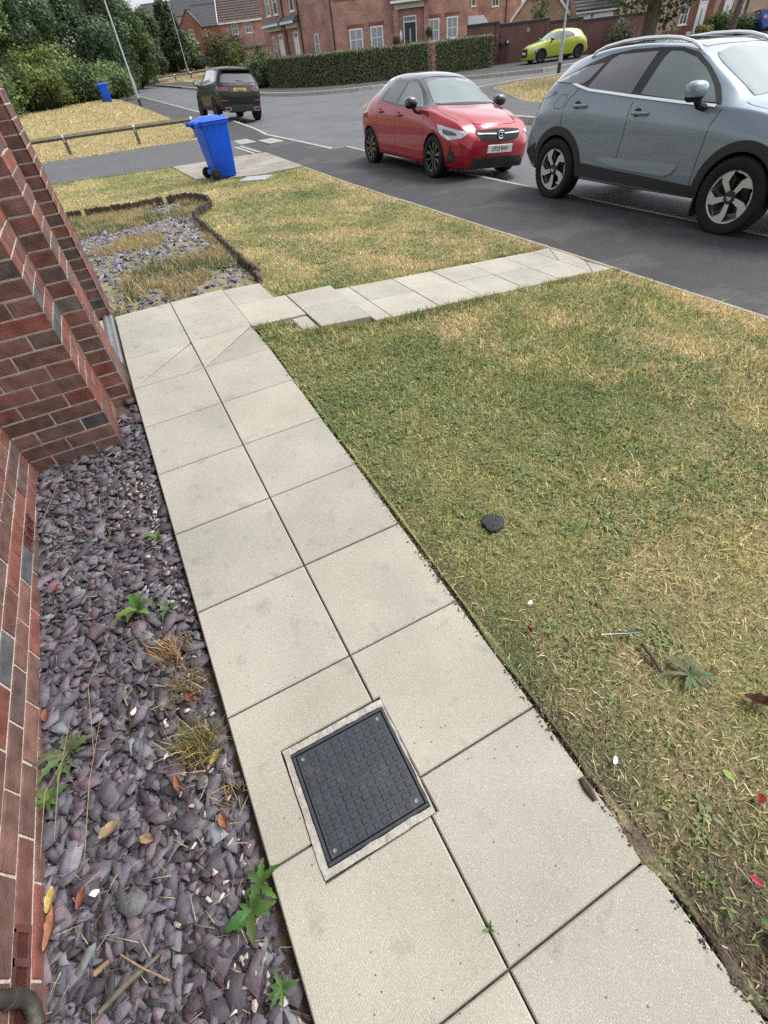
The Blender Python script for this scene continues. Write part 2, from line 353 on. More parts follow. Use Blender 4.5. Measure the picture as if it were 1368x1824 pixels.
# colour of the turf itself (green, olive, straw, bare soil), linear
def straw(x, y):
    x = np.asarray(x, float); y = np.asarray(y, float)
    s = np.zeros_like(x) + .20
    s = np.maximum(s, .85 * ss((x - 3.55) / .5) * (y < 16))                       # dried strip by the footway edging
    s = np.maximum(s, .8 * np.exp(-(((x - 2.1) / .45) ** 2 + ((y - 3.12) / .28) ** 2)))
    s = np.maximum(s, .35 * ss((x - 1.3) / 1.6) * (y < 4.6))
    s = np.maximum(s, .5 * (y > 4.4) * (y < 17) * (fbm(x * .9, y * .9, 21) > .5))
    s = np.maximum(s, np.where(y > 21, .8, 0)); s = np.maximum(s, np.where(x > 9, .95, 0))
    n = fbm(x * 2.2, y * 2.2, 3, 5); n2 = fbm(x * 9, y * 9, 8, 3)
    gr_ = .45 * np.exp(-(((x - 1.15) / .55) ** 2 + ((y - 1.75) / .75) ** 2)) + .3 * np.exp(-(((x - 1.0) / .5) ** 2 + ((y - 2.9) / .35) ** 2))
    return clip01(s - gr_ + (n - .5) * 1.6 + (n2 - .5) * .9)
def turf(x, y, jit=0):
    s = straw(x, y)[:, None]; g = clip01((fbm(x * 1.7, y * 1.7, 9, 5) - .5) * 2.0 + .5)[:, None]
    green = np.array([.175, .250, .085]) * (1 - g) + np.array([.43, .425, .165]) * g
    dry = np.array([.66, .53, .29])
    c = green * (1 - s) + dry * s
    return c
def soil_amount(x, y):
    """bare earth along the right edge of the path, close to the camera"""
    d = x - .47; s = np.exp(-(d / .06) ** 2) * ss((2.8 - y) / 2.0) * .8
    s = np.maximum(s, .8 * ss((.8 - y) / .6) * np.exp(-(d / .20) ** 2))
    s = np.maximum(s, .95 * ss((.15 - y) / .3) * np.exp(-(d / .38) ** 2))
    return clip01(s * clip01((fbm(x * 7, y * 7, 31, 4) - .30) * 3.2))

def axis(*segs):
    a = []
    for s0, s1, st in segs: a.append(np.arange(s0, s1 - 1e-6, st))
    a.append([segs[-1][1]]); return np.concatenate(a)
gx = axis((-500, -100, 40), (-100, -20, 5), (-20, -3, .5), (-3, 5, .1), (5, 12, .5), (12, 40, 1), (40, 100, 5), (100, 500, 40))
gy = axis((-60, -6, 3), (-6, -2, .4), (-2, 16, .1), (16, 60, .4), (60, 140, 1.5), (140, 300, 8), (300, 900, 60))
X, Y = np.meshgrid(gx, gy); nx, ny = len(gx), len(gy)
Zg = GZ(X, Y)
# the ground dips a few cm under the road and footways so that their sheets never touch it
hard = ((X > 4.22) & ~((X > 11.5) & (Y > 14) & (Y < 25.5) & (X < 60)) ) & (Y < 95) & (X < 60)
Zg = Zg - .16 * hard - .052 * ((X < -.45) & (Y < 3.45)) - .03 * ((np.abs(X) < .42) & (Y < 3.4))
i0 = (np.arange(ny - 1)[:, None] * nx + np.arange(nx - 1)[None, :]).ravel()
Fq = np.stack([i0, i0 + 1, i0 + nx + 1, i0 + nx], 1)
tc_ = turf(X.ravel(), Y.ravel()) * np.where(((X < 4.2) & (X > .45) & (Y < 4.6)).ravel(), .40, .42)[:, None] + np.array([.012, .008, .004])
sa = np.maximum(soil_amount(X.ravel(), Y.ravel()), ((X < -.45) & (Y < 5)).ravel() * 1.0)[:, None]
near_soil = np.array([.082, .058, .045])
tc_ = tc_ * (1 - sa) + near_soil * sa
ground = np_mesh('ground', np.stack([X.ravel(), Y.ravel(), Zg.ravel()], 1), [Fq], tc_, [M['soil']], smooth=True)
tag(ground, kind='structure')

def inside(px, py, poly):
    px = np.asarray(px); py = np.asarray(py); r = np.zeros(px.shape, bool); n = len(poly); j = n - 1
    for i in range(n):
        xi, yi = poly[i]; xj, yj = poly[j]
        if yi != yj: r ^= ((yi > py) != (yj > py)) & (px < (xj - xi) * (py - yi) / (yj - yi) + xi)
        j = i
    return r
def densify(poly, step, closed=True):
    out = []; n = len(poly)
    for i in range(n if closed else n - 1):
        a = Vector(poly[i]); b = Vector(poly[(i + 1) % n]); k = max(1, int((b - a).length / step))
        for q in range(k): out.append(tuple(a.lerp(b, q / k)))
    if not closed: out.append(tuple(poly[-1]))
    return out
def drape(name, poly, off, m, step=1.0, kind='structure', skirt=.15, zf=None, uv=False):
    zf = zf or GZ
    P = densify([tuple(p) for p in poly], step); nb = len(P)
    xs = [p[0] for p in P]; ys = [p[1] for p in P]
    GX, GY = np.meshgrid(np.arange(min(xs), max(xs), step) + step * .37, np.arange(min(ys), max(ys), step) + step * .41)
    gxx, gyy = GX.ravel(), GY.ravel(); k = inside(gxx, gyy, P)
    k &= np.min(np.hypot(gxx[:, None] - np.array(xs), gyy[:, None] - np.array(ys)), 1) > step * .35 if len(gxx) else k
    pts = [Vector(p) for p in P] + [Vector((a, b)) for a, b in zip(gxx[k], gyy[k])]
    vs, _, fs, _, _, _ = delaunay_2d_cdt(pts, [(i, (i + 1) % nb) for i in range(nb)], [], 1, 1e-5)
    va = np.array([tuple(v) for v in vs]); z = zf(va[:, 0], va[:, 1]) + off
    mb = MB(); mb.add([(a, b, c) for (a, b), c in zip(va, z)], fs)
    if skirt:
        zb = zf(np.array(xs), np.array(ys)) + off
        for i in range(nb):
            j = (i + 1) % nb; mb.quad((xs[i], ys[i], zb[i] - skirt), (xs[j], ys[j], zb[j] - skirt), (xs[j], ys[j], zb[j]), (xs[i], ys[i], zb[i]))
    o = mb.build(name, m, uv=uv); tag(o, kind=kind)
    return o

# ------------------------------------------------------------------ roads, footways, kerbs
fzf = lambda x, y: GZ(x, y) + .028 * clip01((np.asarray(x) - 4.25) / 1.2)
footway = drape('footway', [(4.2, -25), (5.93, -25), (5.93, 14.2), (5.55, 14.3), (5.45, 17), (5.33, 19.4), (5.55, 21.4), (5.78, 25), (5.87, 34), (6.1, 52), (6.6, 95), (4.4, 95), (4.3, 45), (4.2, 24)], 0, M['footway'], zf=fzf)
rz = lambda x, y: GZ(x, y) - .115
road = drape('road', [(5.99, -25), (11.35, -25), (11.35, 10), (11.5, 15), (12.1, 18), (13.2, 20.6), (15, 23.2), (17.2, 24.7), (20, 25.3), (60, 25.3), (60, 28.8), (25, 28.8), (22.5, 31), (20.5, 33.2), (18.1, 34.1), (15.8, 34.4), (13.9, 35.4), (12.7, 37.4), (12.0, 41), (11.8, 60), (12.4, 95), (6.66, 95), (6.16, 52), (5.93, 34), (5.84, 25), (5.61, 21.4), (5.39, 19.4), (5.51, 17), (5.61, 14.36), (5.99, 14.26)], 0, M['road'], 1.5, zf=rz, skirt=.1)
far_footway = drape('far_footway', [(11.95, 95), (11.95, 60), (12.15, 41), (12.82, 37.5), (14.0, 35.55), (15.85, 34.55), (18.1, 34.25), (20.6, 33.32), (22.6, 31.12), (25.05, 28.92), (60, 28.92), (60, 42), (28, 40), (16, 60), (16, 95)], .02, M['footway'], 1.5)
near_footway = drape('junction_footway', [(11.47, -25), (13.3, -25), (13.4, 12), (14.4, 17.5), (17.6, 23.7), (23.4, 25.15), (20, 25.15), (17.3, 24.55), (15.1, 23.05), (13.32, 20.5), (12.22, 17.9), (11.62, 15), (11.47, 10)], .02, M['drive'], 1.2)
def kerb(name, line, w, top, m, zf=None, depth=.25):
    zf = zf or fzf
    L = densify(line, .9, False); mb = MB()
    for i in range(len(L) - 1):
        a = Vector(L[i]); b = Vector(L[i + 1]); d = (b - a).normalized(); nrm = Vector((-d.y, d.x)) * w / 2
        a2 = a + d * .004; b2 = b - d * .004; jz = random.uniform(-.003, .003)
        za = float(zf(a.x, a.y)) + top + jz; zb = float(zf(b.x, b.y)) + top + jz
        p = [(*(a2 - nrm), za), (*(b2 - nrm), zb), (*(b2 + nrm), zb), (*(a2 + nrm), za)]
        c = .012; q = [(*(a2 - nrm * (1 - c / w * 2)), za + c), (*(b2 - nrm * (1 - c / w * 2)), zb + c), (*(b2 + nrm * (1 - c / w * 2)), zb + c), (*(a2 + nrm * (1 - c / w * 2)), za + c)]
        g = [(x, y, z - depth) for x, y, z in p]
        mb.add(g + p + q, [(0, 1, 5, 4), (1, 2, 6, 5), (2, 3, 7, 6), (3, 0, 4, 7), (4, 5, 9, 8), (5, 6, 10, 9), (6, 7, 11, 10), (7, 4, 8, 11), (8, 9, 10, 11)])
    return tag(mb.build(name, m), kind='structure')
kerb('kerb', [(5.96, -25), (5.96, 14.22)], .07, -.006, M['kerb'])
kerb('kerb', [(5.58, 14.34), (5.48, 17), (5.36, 19.4), (5.58, 21.4), (5.81, 25), (5.9, 34), (6.13, 52), (6.63, 95)], .10, -.006, M['kerb'])
kerb('kerb', [(5.9, 14.3), (5.62, 14.34)], .07, -.02, M['kerb'])
kerb('kerb', [(11.41, -25), (11.41, 10), (11.56, 15), (12.16, 18), (13.26, 20.55), (15.05, 23.12), (17.25, 24.62), (20, 25.22), (60, 25.22)], .12, -.0, M['kerb'])
kerb('kerb', [(60, 28.86), (25.02, 28.86), (22.55, 31.06), (20.55, 33.26), (18.1, 34.18), (15.82, 34.48), (13.95, 35.48), (12.76, 37.45), (12.07, 41), (11.87, 60), (12.3, 95)], .13, .02, M['kerb'])
kerb('edging', [(4.17, -25), (4.17, 12.7)], .05, .006, M['edging'])
drive = drape('driveway', [(-14, 16.6), (-1.2, 17.0), (1.73, 16.15), (3.1, 15.98), (4.18, 15.75), (4.18, 22.0), (3.4, 21.25), (-1.6, 22.2), (-14, 23.0)], .022, M['drive'])
patch_poly = [(1.73, 16.12), (1.86, 13.65), (2.62, 13.0), (3.05, 12.75), (4.18, 12.75), (4.18, 15.72), (3.1, 15.95)]
paved_patch = drape('paved_patch', patch_poly, .03, M['pavers'], .6, uv=True)
far_path = drape('far_path', [(4.5, 95.2), (12.3, 95.2), (13.2, 98), (20, 104), (30, 112), (30, 113.4), (19.4, 105.6), (11.6, 99.2), (4.5, 97)], .03, M['drive'], 2)
# two pale service covers set in the footway and a double channel across the drive mouth
for px, py in ((4.40, 18.75), (4.98, 17.75)):
    z = float(fzf(px, py)); mb = MB(); mb.T = Matrix.Translation((px, py, z + .012)) @ Matrix.Rotation(R(0), 4, 'Z')
    mb.box(-.24, -.62, -.05, .24, .62, .004); mb.box(-.05, -.09, .004, .05, .09, .010)
    o = mb.build('service_slab', M['pad']); tag(o, 'pale concrete service slab in the footway, ' + ('nearer the dry verge' if px < 4.6 else 'nearer the kerb line'), 'service slab', 'pale service slabs in the footway')
mb = MB(); z = float(GZ(3.87, 16.9))
for dx in (-.06, .10): mb.box(3.9 + dx, 15.78, z - .05, 3.97 + dx, 18.3, z + .034)
tag(mb.build('drive_edging', M['kerb']), kind='structure')
mb = MB(); z = float(GZ(2.95, 12.5)); mb.T = Matrix.Translation((2.93, 12.45, z)) @ Matrix.Rotation(R(-38), 4, 'Z'); mb.box(-.30, -.24, -.04, .30, .24, .03, .006)
tag(mb.build('stone_slab', mat('grey_stone', (.30, .30, .33), .9, var=.3, vscale=9)), 'loose grey stone slab lying in the grass beside the paved patch', 'stone slab')

# ------------------------------------------------------------------ slab path
S_ = .4715
pm = MB(); slab_cols = [(.360, .341, .286), (.345, .329, .278), (.370, .349, .290), (.334, .321, .276), (.356, .338, .286)]
def slab(poly, zf, th=.055, gap=.0028, dz=0, dark=1.0):
    """one slab; poly counter-clockwise xy"""
    c = random.choice(slab_cols); k = random.uniform(.95, 1.03) * dark; pm.col = (c[0] * k, c[1] * k, c[2] * k)
    n = len(poly); P = [Vector(p) for p in poly]; cen = sum(P, Vector((0, 0))) / n
    def inset(d):
        out = []
        for i in range(n):
            a, b, e = P[i - 1], P[i], P[(i + 1) % n]
            d1 = (b - a).normalized(); d2 = (e - b).normalized(); n1 = Vector((-d1.y, d1.x)); n2 = Vector((-d2.y, d2.x))
            bis = (n1 + n2); bis = bis / max(.3, bis.length_squared) * 2
            out.append(b + bis * d)
        return out
    A = inset(gap); B = inset(gap + .004); j = random.uniform(-.0015, .0015) + dz
    zs = lambda p: float(zf(p.x, p.y)) + j
    vs = [(p.x, p.y, zs(p) - th) for p in A] + [(p.x, p.y, zs(p) - .004) for p in A] + [(p.x, p.y, zs(p)) for p in B]
    fs = [(i, (i + 1) % n, n + (i + 1) % n, n + i) for i in range(n)] + [(n + i, n + (i + 1) % n, 2 * n + (i + 1) % n, 2 * n + i) for i in range(n)] + [tuple(2 * n + i for i in range(n))]
    pm.add(vs, fs)
pz = lambda x, y: PZ(y)
COVER = (-.338, .372, .022, .752)      # mortar surround of the inspection cover, cut out of the slabs round it
y0s = [j * S_ for j in range(-4, 8)]
for j in range(-4, 7):
    a = j * S_; b = a + S_
    if j in (0, 1):                      # the left slabs are cut round the cover
        x0, y0, x1, y1 = COVER
        if j == 0: slab([(-S_, a), (0, a), (0, y0), (x0, y0), (x0, b), (-S_, b)], pz)
        else: slab([(-S_, a), (x0, a), (x0, y1), (0, y1), (0, b), (-S_, b)], pz)
        xr = x1
        if j == 0: slab([(0, a), (S_, a), (S_, b), (xr, b), (xr, y0), (0, y0)], pz)
        else: slab([(0, y1), (xr, y1), (xr, a), (S_, a), (S_, b), (0, b)], pz)
    else:
        slab([(-S_, a), (0, a), (0, b), (-S_, b)], pz); slab([(0, a), (S_ + random.uniform(-.003, .003), a), (S_, b), (0, b)], pz)
ye = 7 * S_
lz = lambda x, y: np.where(np.asarray(y) < 3.77, PZ(3.31) + .012 * clip01((np.asarray(y) - 3.31) / .46), .2305)
# mitred row, then the landing
slab([(-S_, ye), (0, ye), (0, 3.77)], pz); slab([(-S_, ye), (0, 3.77), (-S_, 3.77)], lz)
slab([(0, ye), (S_, ye), (S_, 3.77)], pz); slab([(0, ye), (S_, 3.77), (0, 3.77)], lz)
for a, b in ((3.77, 4.285), (4.285, 4.75)): slab([(-S_, a), (0, a), (0, b), (-S_, b)], lz); slab([(0, a), (S_, a), (S_, b), (0, b)], lz)
# branch to the footway, stepping down towards the road
b1 = lambda x, y: .218 - .05 * (np.asarray(x) - .5)
slab([(S_, 4.285), (.815, 4.285), (.815, 4.74), (S_, 4.74)], b1); slab([(S_, 3.76), (.92, 3.76), (.92, 4.285), (S_, 4.285)], b1)
slab([(.925, 3.87), (1.34, 3.88), (1.35, 4.29), (.925, 4.285)], b1, .06); slab([(.925, 3.46), (1.33, 3.42), (1.34, 3.88), (.925, 3.87)], b1, .06)
slab([(.79, 3.50), (.92, 3.47), (.92, 3.757), (.79, 3.757)], b1, dz=-.012)
bz = lambda x, y: .155 - .108 * (np.asarray(x) - 1.35)
ax = [1.345, 1.50, 1.97, 2.44, 2.92, 3.40, 3.86]
near = lambda x: 3.37 + .085 * (x - 1.345); mid = lambda x: near(x) + .40 + .02 * x; far = lambda x: mid(x) + .42
for i in range(len(ax) - 1):
    a, b = ax[i], ax[i + 1]
    slab([(a, near(a)), (b, near(b)), (b, mid(b)), (a, mid(a))], bz); slab([(a, mid(a)), (b, mid(b)), (b, far(b)), (a, far(a))], bz)
a, b = 3.86, 4.14
slab([(a, near(a)), (b, near(b) - .02), (b - .05, mid(b) - .18)], bz); slab([(a, near(a)), (b - .05, mid(b) - .18), (b, mid(b)), (a, mid(a))], bz)
slab([(a, mid(a)), (b, mid(b)), (b, far(b) + .02)], bz); slab([(a, mid(a)), (b, far(b) + .02), (a, far(a))], bz)
path = pm.build('path', M['slab']); tag(path, kind='structure')
bed = MB()                                    # dark bedding seen in the joints
def bedpoly(poly, zf, off):
    for i in range(1):
        bed.add([(x, y, float(zf(x, y)) + off) for x, y in poly], [tuple(range(len(poly)))])
for j in range(-4, 7):
    a = j * S_; bedpoly([(-S_ + .006, a), (S_ - .006, a), (S_ - .006, a + S_), (-S_ + .006, a + S_)], pz, -.016)
bedpoly([(-S_, ye), (S_, ye), (S_, 4.74), (-S_, 4.74)], lambda x, y: .21, 0)
bedpoly([(S_, 3.78), (1.33, 3.5), (1.33, 4.27), (S_, 4.27)], b1, -.02)
for i in range(len(ax) - 1): bedpoly([(ax[i], near(ax[i]) + .01), (ax[i + 1], near(ax[i + 1]) + .01), (ax[i + 1], far(ax[i + 1]) - .01), (ax[i], far(ax[i]) - .01)], bz, -.016)
tag(bed.build('path_bedding', M['earth']), kind='structure')
# ragged earth creeping over the right-hand edge of the slabs
ysl = np.arange(-1.6, 3.72, .02); nk = 9; vv = []
for y in ysl:
    n1 = float(fbm(np.array([y * 6.]), np.array([1.5]), 41, 3)[0]); n2 = float(fbm(np.array([y * 17.]), np.array([4.5]), 43, 3)[0])
    amt = float(ss(np.array((1.3 - y) / 1.8))) * .7 + .02
    xin = S_ + .016 - amt * (.055 * max(0, n1 - .38) * 2.6 + .022 * n2); xo = S_ + .022 + .018 * n1
    for k in range(nk):
        t = k / (nk - 1); x = xin + (xo - xin) * t; zg = PZ(y) - .013; zt = PZ(y) + .0004
        h = zt + (-.003 + .005 * n2) * math.sin(PI * min(1, t * 1.6)) if t < .62 else zt + (zg - zt) * (t - .62) / .38
        vv.append((x, y, h - (.005 if k == 0 else 0) + random.uniform(-.002, .002)))
ii = (np.arange(len(ysl) - 1)[:, None] * nk + np.arange(nk - 1)[None]).ravel()
vv = np.array(vv); kk = (ss((1.2 - vv[:, 1]) / 1.3) * clip01(-.3 + 2.2 * fbm(vv[:, 0] * 14, vv[:, 1] * 9, 47)))[:, None]
cc_ = turf(vv[:, 0], vv[:, 1]) * .62 * (1 - kk) + near_soil * kk
tag(np_mesh('earth_edge', vv, [np.stack([ii, ii + 1, ii + nk + 1, ii + nk], 1)], cc_, [M['soil']], smooth=True), kind='structure')

# ------------------------------------------------------------------ slate chippings (uncountable)
def chips(n, xf, size, zf, lift, seed, flat=.45, pal=None):
    rg = np.random.default_rng(seed); x, y = xf(rg, n); n = len(x); k = 5
    L = rg.uniform(size[0], size[1], n) * rg.uniform(.55, 1.25, n); Wd = L * rg.uniform(.32, .8, n); th = L * rg.uniform(.03, .065, n)
    ang = np.sort((np.arange(k) + rg.uniform(-.62, .62, (n, k))) * 2 * PI / k, 1); rad = rg.uniform(.72, 1.2, (n, k))
    px = np.cos(ang) * rad * L[:, None] / 2; py = np.sin(ang) * rad * Wd[:, None] / 2
    a = rg.uniform(0, 2 * PI, n); tx = rg.normal(0, flat, n); ty = rg.normal(0, flat, n)
    ca, sa_ = np.cos(a)[:, None], np.sin(a)[:, None]
    def place(h):
        X = px * ca - py * sa_; Y = px * sa_ + py * ca; Z = h[:, None] + X * tx[:, None] + Y * ty[:, None]
        return np.stack([X + x[:, None], Y + y[:, None], Z + (zf(x, y) + lift * rg2)[:, None]], 2)
    rg2 = rg.uniform(0, 1, n) ** 1.3
    top = place(th); bot = place(-th); bot[:, :, :2] = bot[:, :, :2] * 1.03 - np.stack([x, y], 1)[:, None, :] * .03
    V = np.concatenate([top, bot], 1).reshape(-1, 3); b = np.arange(n) * 2 * k
    F1 = b[:, None] + np.arange(k)[None]; q = []
    for i in range(k): j = (i + 1) % k; q.append(np.stack([b + i, b + k + i, b + k + j, b + j], 1))
    pal = np.array(pal); c = pal[rg.integers(0, len(pal), n)] * rg.uniform(.5, 1.4, (n, 1)) * np.array([.90, .86, .92])
    return V, [F1, np.concatenate(q)], np.repeat(c, 2 * k, 0)
slate_pal = [(.125, .115, .128)] * 5 + [(.132, .105, .115)] * 3 + [(.108, .107, .118)] * 5 + [(.16, .16, .17), (.085, .08, .088), (.118, .088, .094), (.16, .18, .172), (.095, .092, .10), (.075, .072, .08)]
def strip(rg, n):
    y = rg.uniform(-.9, 3.28, n); x = rg.uniform(-1.09, -.487, n)
    m = ((y < 2.80) | (x > -.615)) & ~((y > 3.1) & (x < -.53)) & ~((x > -.515) & (rg.uniform(0, 1, n) < .8) & (y < 1.2)); return x[m], y[m]
SZ = lambda x, y: PZ(y) - .060
parts = []
for nn, sz, lf, sd, fl in ((7500, (.020, .045), .016, 1, .32), (6000, (.034, .074), .030, 2, .23), (1500, (.065, .105), .036, 3, .13)): parts.append(chips(nn, strip, sz, SZ, lf, sd, fl, slate_pal))
def join(parts):
    V = []; F = {}; Cc = []; off = 0
    for v, f, c in parts:
        V.append(v); Cc.append(c)
        for a in f: F.setdefault(a.shape[1], []).append(a + off)
        off += len(v)
    return np.concatenate(V), [np.concatenate(x) for x in F.values()], np.concatenate(Cc)
v, f, c = join(parts); tag(np_mesh('slate_chippings', v, f, c, [M['slate']]), kind='stuff')
mb = MB(); mb.quad((-1.1, -1.0, SZ(0, -1.) - .004), (-S_ + .0, -1.0, SZ(0, -1.) - .004), (-S_ + .0, 3.3, SZ(0, 3.3) - .004), (-1.1, 3.3, SZ(0, 3.3) - .004))
tag(mb.build('slate_bed_earth', M['earth']), kind='structure')
EDGE = [(-1.35, 12.2), (-1.02, 12.07), (-.3, 11.9), (.29, 11.73), (.74, 11.73), (1.25, 11.66), (1.47, 11.3), (1.55, 11.0), (1.52, 10.44), (1.05, 9.55), (.985, 9.2), (.96, 8.42), (.92, 7.4), (.895, 6.66), (.87, 5.8), (.855, 4.82)]
BED = [(-.5, 4.78), (.855, 4.8)] + EDGE[::-1] + [(-3, 12.3), (-3, 4.78)]
def bedpts(rg, n):
    x = rg.uniform(-1.2, 1.5, n); y = rg.uniform(4.78, 12, n)
    m = inside(x, y, BED) & ((x > -.49) | (y > 5.4)) & (x > -1.3 + 0 * y); d = np.clip(1.25 - (y - 4.8) / 14, .4, 1)
    return x[m & (rg.uniform(0, 1, n) < d)], y[m & (rg.uniform(0, 1, n) < 2)]
def bedpts2(rg, n):
    x = rg.uniform(-1.2, 1.5, n); y = rg.uniform(4.78, 12, n); k = inside(x, y, BED) & ((x > -.49) | (y > 5.4)); return x[k], y[k]
BZ = lambda x, y: GZ(x, y) - .012
far_pal = [(.20, .195, .225)] * 4 + [(.17, .16, .19)] * 3 + [(.26, .26, .285)] * 2 + [(.12, .115, .135)]
v, f, c = join([chips(9000, bedpts2, (.05, .09), BZ, .03, 5, .35, far_pal)])
tag(np_mesh('slate_chippings', v, f, c, [M['slate']]), kind='stuff')
mb = MB()
rg = np.random.default_rng(11)
def pebbles(n, xf, seed):
    return chips(n, xf, (.014, .030), lambda x, y: SZ(x, y) + .030, .016, seed, .25, [(.42, .39, .34), (.48, .46, .42), (.32, .28, .23), (.38, .34, .29)])
def pebpts(rg, n):
    y = rg.uniform(-.2, 2.7, n); x = -.50 - np.abs(rg.normal(0, .14, n)); k = (x > -1.05) & (rg.uniform(0, 1, n) < np.exp(-((x + .5) / .2) ** 2) + .1) & (fbm(x * 4, y * 2.5, 19) > .42); return x[k], y[k]
v, f, c = pebbles(420, pebpts, 6); tag(np_mesh('pale_pebbles', v, f, c, [M['slate']]), kind='stuff')

# ------------------------------------------------------------------ grass
Cw = np.array(cam.matrix_world.translation); Mw = np.array(cam.matrix_world.to_3x3())
def in_view(x, y, mar=1.25):
    z = GZ(x, y); q = (np.stack([x, y, z], 1) - Cw) @ Mw; d = np.maximum(-q[:, 2], 1e-3)
    return (-q[:, 2] > .05) & (np.abs(q[:, 0] / d) < mar * 684 / 830.6) & (np.abs(q[:, 1] / d) < mar * 912 / 830.6)
def blades(x, y, h, w, rg, lean=1.0, colf=None, zf=GZ, drymix=.22, dark=1.0):
    n = len(x); a = rg.uniform(0, 2 * PI, n); l = np.abs(rg.normal(0, lean, n)) + .15; hh = h * rg.uniform(.45, 1.4, n); ww = w * rg.uniform(.6, 1.4, n)
    dx, dy = np.cos(a), np.sin(a); nrm = np.sqrt(1 + l * l); z = zf(x, y) - .004
    b = rg.uniform(0, 2 * PI, n); sx, sy = np.cos(b) * ww / 2, np.sin(b) * ww / 2
    def P(t, k, s): return np.stack([x + dx * hh * l / nrm * t + sx * s, y + dy * hh * l / nrm * t + sy * s, z + hh / nrm * k], 1)
    V = np.stack([P(0, 0, -1), P(0, 0, 1), P(.42, .62, -.8), P(.42, .62, .8), P(1, .95, 0)], 1).reshape(-1, 3)
    q = np.arange(n) * 5; F = [np.stack([q, q + 1, q + 3, q + 2], 1), np.stack([q + 2, q + 3, q + 4], 1)]
    c = colf(x, y); k = rg.uniform(.45, 1.75, (n, 1)); c = c * k * dark
    dm = (rg.uniform(0, 1, n) < drymix)[:, None]; c = np.where(dm, np.array([.52, .43, .25]) * rg.uniform(.6, 1.25, (n, 1)), c)
    return V, F, np.repeat(c, 5, 0)
def scatter(n, x0, x1, y0, y1, rg, maskf):
    x = rg.uniform(x0, x1, n); y = rg.uniform(y0, y1, n); m = maskf(x, y) & in_view(x, y); return x[m], y[m]
BR = [(S_ - .02, 3.74), (.8, 3.74), (.78, 3.47), (1.34, 3.38), (4.14, 3.6), (4.14, 4.58), (1.5, 4.2), (1.36, 4.31), (.93, 4.31), (.83, 4.78), (S_ - .02, 4.78)]
GREY = [(2.62, 12.65), (2.78, 12.15), (3.25, 12.25), (3.1, 12.75)]
def lawnmask(x, y):
    m = (x > S_ - .006 + .03 * fbm(y * 9, x * 0, 14)) & (x < 4.14) & ~inside(x, y, BR)
    m &= RNG.uniform(0, 1, len(x)) > soil_amount(x, y) * .90
    return m & (RNG.uniform(0, 1, len(x)) < .55 + .9 * fbm(x * 4, y * 4, 77))
rg = np.random.default_rng(21); parts = []
def ring(n, r0, r1, h, w, x0=S_, x1=4.14, y0=-1.6, y1=4.6):
    x, y = scatter(n, x0, x1, y0, y1, rg, lawnmask); d = np.hypot(x - Cw[0], y - Cw[1]); k = (d >= r0) & (d < r1); return blades(x[k], y[k], h, w, rg, .95, turf)
def ring2(n, r0, r1, h, w):
    x, y = scatter(n, S_, 4.14, -1.6, 4.6, rg, lawnmask); d = np.hypot(x - Cw[0], y - Cw[1]); k = (d >= r0) & (d < r1); return blades(x[k], y[k], h, w, rg, 1.9, turf, drymix=.16)
parts += [ring(150000, 0, 1.8, .022, .0034), ring(150000, 1.8, 2.9, .026, .0044), ring(180000, 2.9, 7, .032, .0058)]
parts += [ring2(95000, 0, 1.8, .042, .0042), ring2(90000, 1.8, 2.9, .046, .0054), ring2(90000, 2.9, 7, .052, .007)]
def flat_straw(n, r0, r1, h, w):
    x, y = scatter(n, S_, 4.14, -1.6, 4.6, rg, lambda a, b: lawnmask(a, b) & (fbm(a * 3, b * 3, 71) > .40) & (straw(a, b) > .18)); d = np.hypot(x - Cw[0], y - Cw[1]); k = (d >= r0) & (d < r1)
    return blades(x[k], y[k], h, w, rg, 4.5, lambda a, b: np.tile([.62, .52, .31], (len(a), 1)), zf=lambda a, b: GZ(a, b) + .010, drymix=.15)
parts += [flat_straw(22000, 0, 1.8, .050, .0022), flat_straw(22000, 1.8, 3, .06, .003), flat_straw(22000, 3, 7, .08, .004)]
def coarse(n, r0, r1, h, w):
    x, y = scatter(n, S_, 4.14, -1.6, 4.6, rg, lambda a, b: lawnmask(a, b) & (fbm(a * 2.1, b * 2.1, 91, 4) > .54)); d = np.hypot(x - Cw[0], y - Cw[1]); k = (d >= r0) & (d < r1)
    return blades(x[k], y[k], h, w, rg, 1.6, lambda a, b: np.tile([.13, .20, .07], (len(a), 1)), zf=lambda a, b: GZ(a, b) + .004, drymix=.05)
parts += [coarse(36000, 0, 1.9, .045, .0050), coarse(36000, 1.9, 3.2, .05, .0065), coarse(22000, 3.2, 7, .06, .008)]
cx_, cy_ = scatter(60000, S_ - .02, 1.6, -1.4, 2.2, rg, lambda a, b: RNG.uniform(0, 1, len(a)) < soil_amount(a, b) * .75 + .015)
crumb_xy = (cx_, cy_)
thx, thy = scatter(120000, S_ - .01, 4.1, -1.5, 3.4, rg, lambda a, b: RNG.uniform(0, 1, len(a)) < np.exp(-np.hypot(a - Cw[0], b - Cw[1]) / 2.2) + .08)
TH_ = np.array([(.34, .27, .15), (.24, .20, .10), (.17, .16, .075), (.42, .34, .20), (.15, .19, .07), (.19, .125, .07)])
parts.append(blades(thx, thy, .024, .0042, rg, 5.0, lambda a, b: TH_[rg.integers(0, 6, len(a))], zf=lambda a, b: GZ(a, b) + .006, drymix=.05))
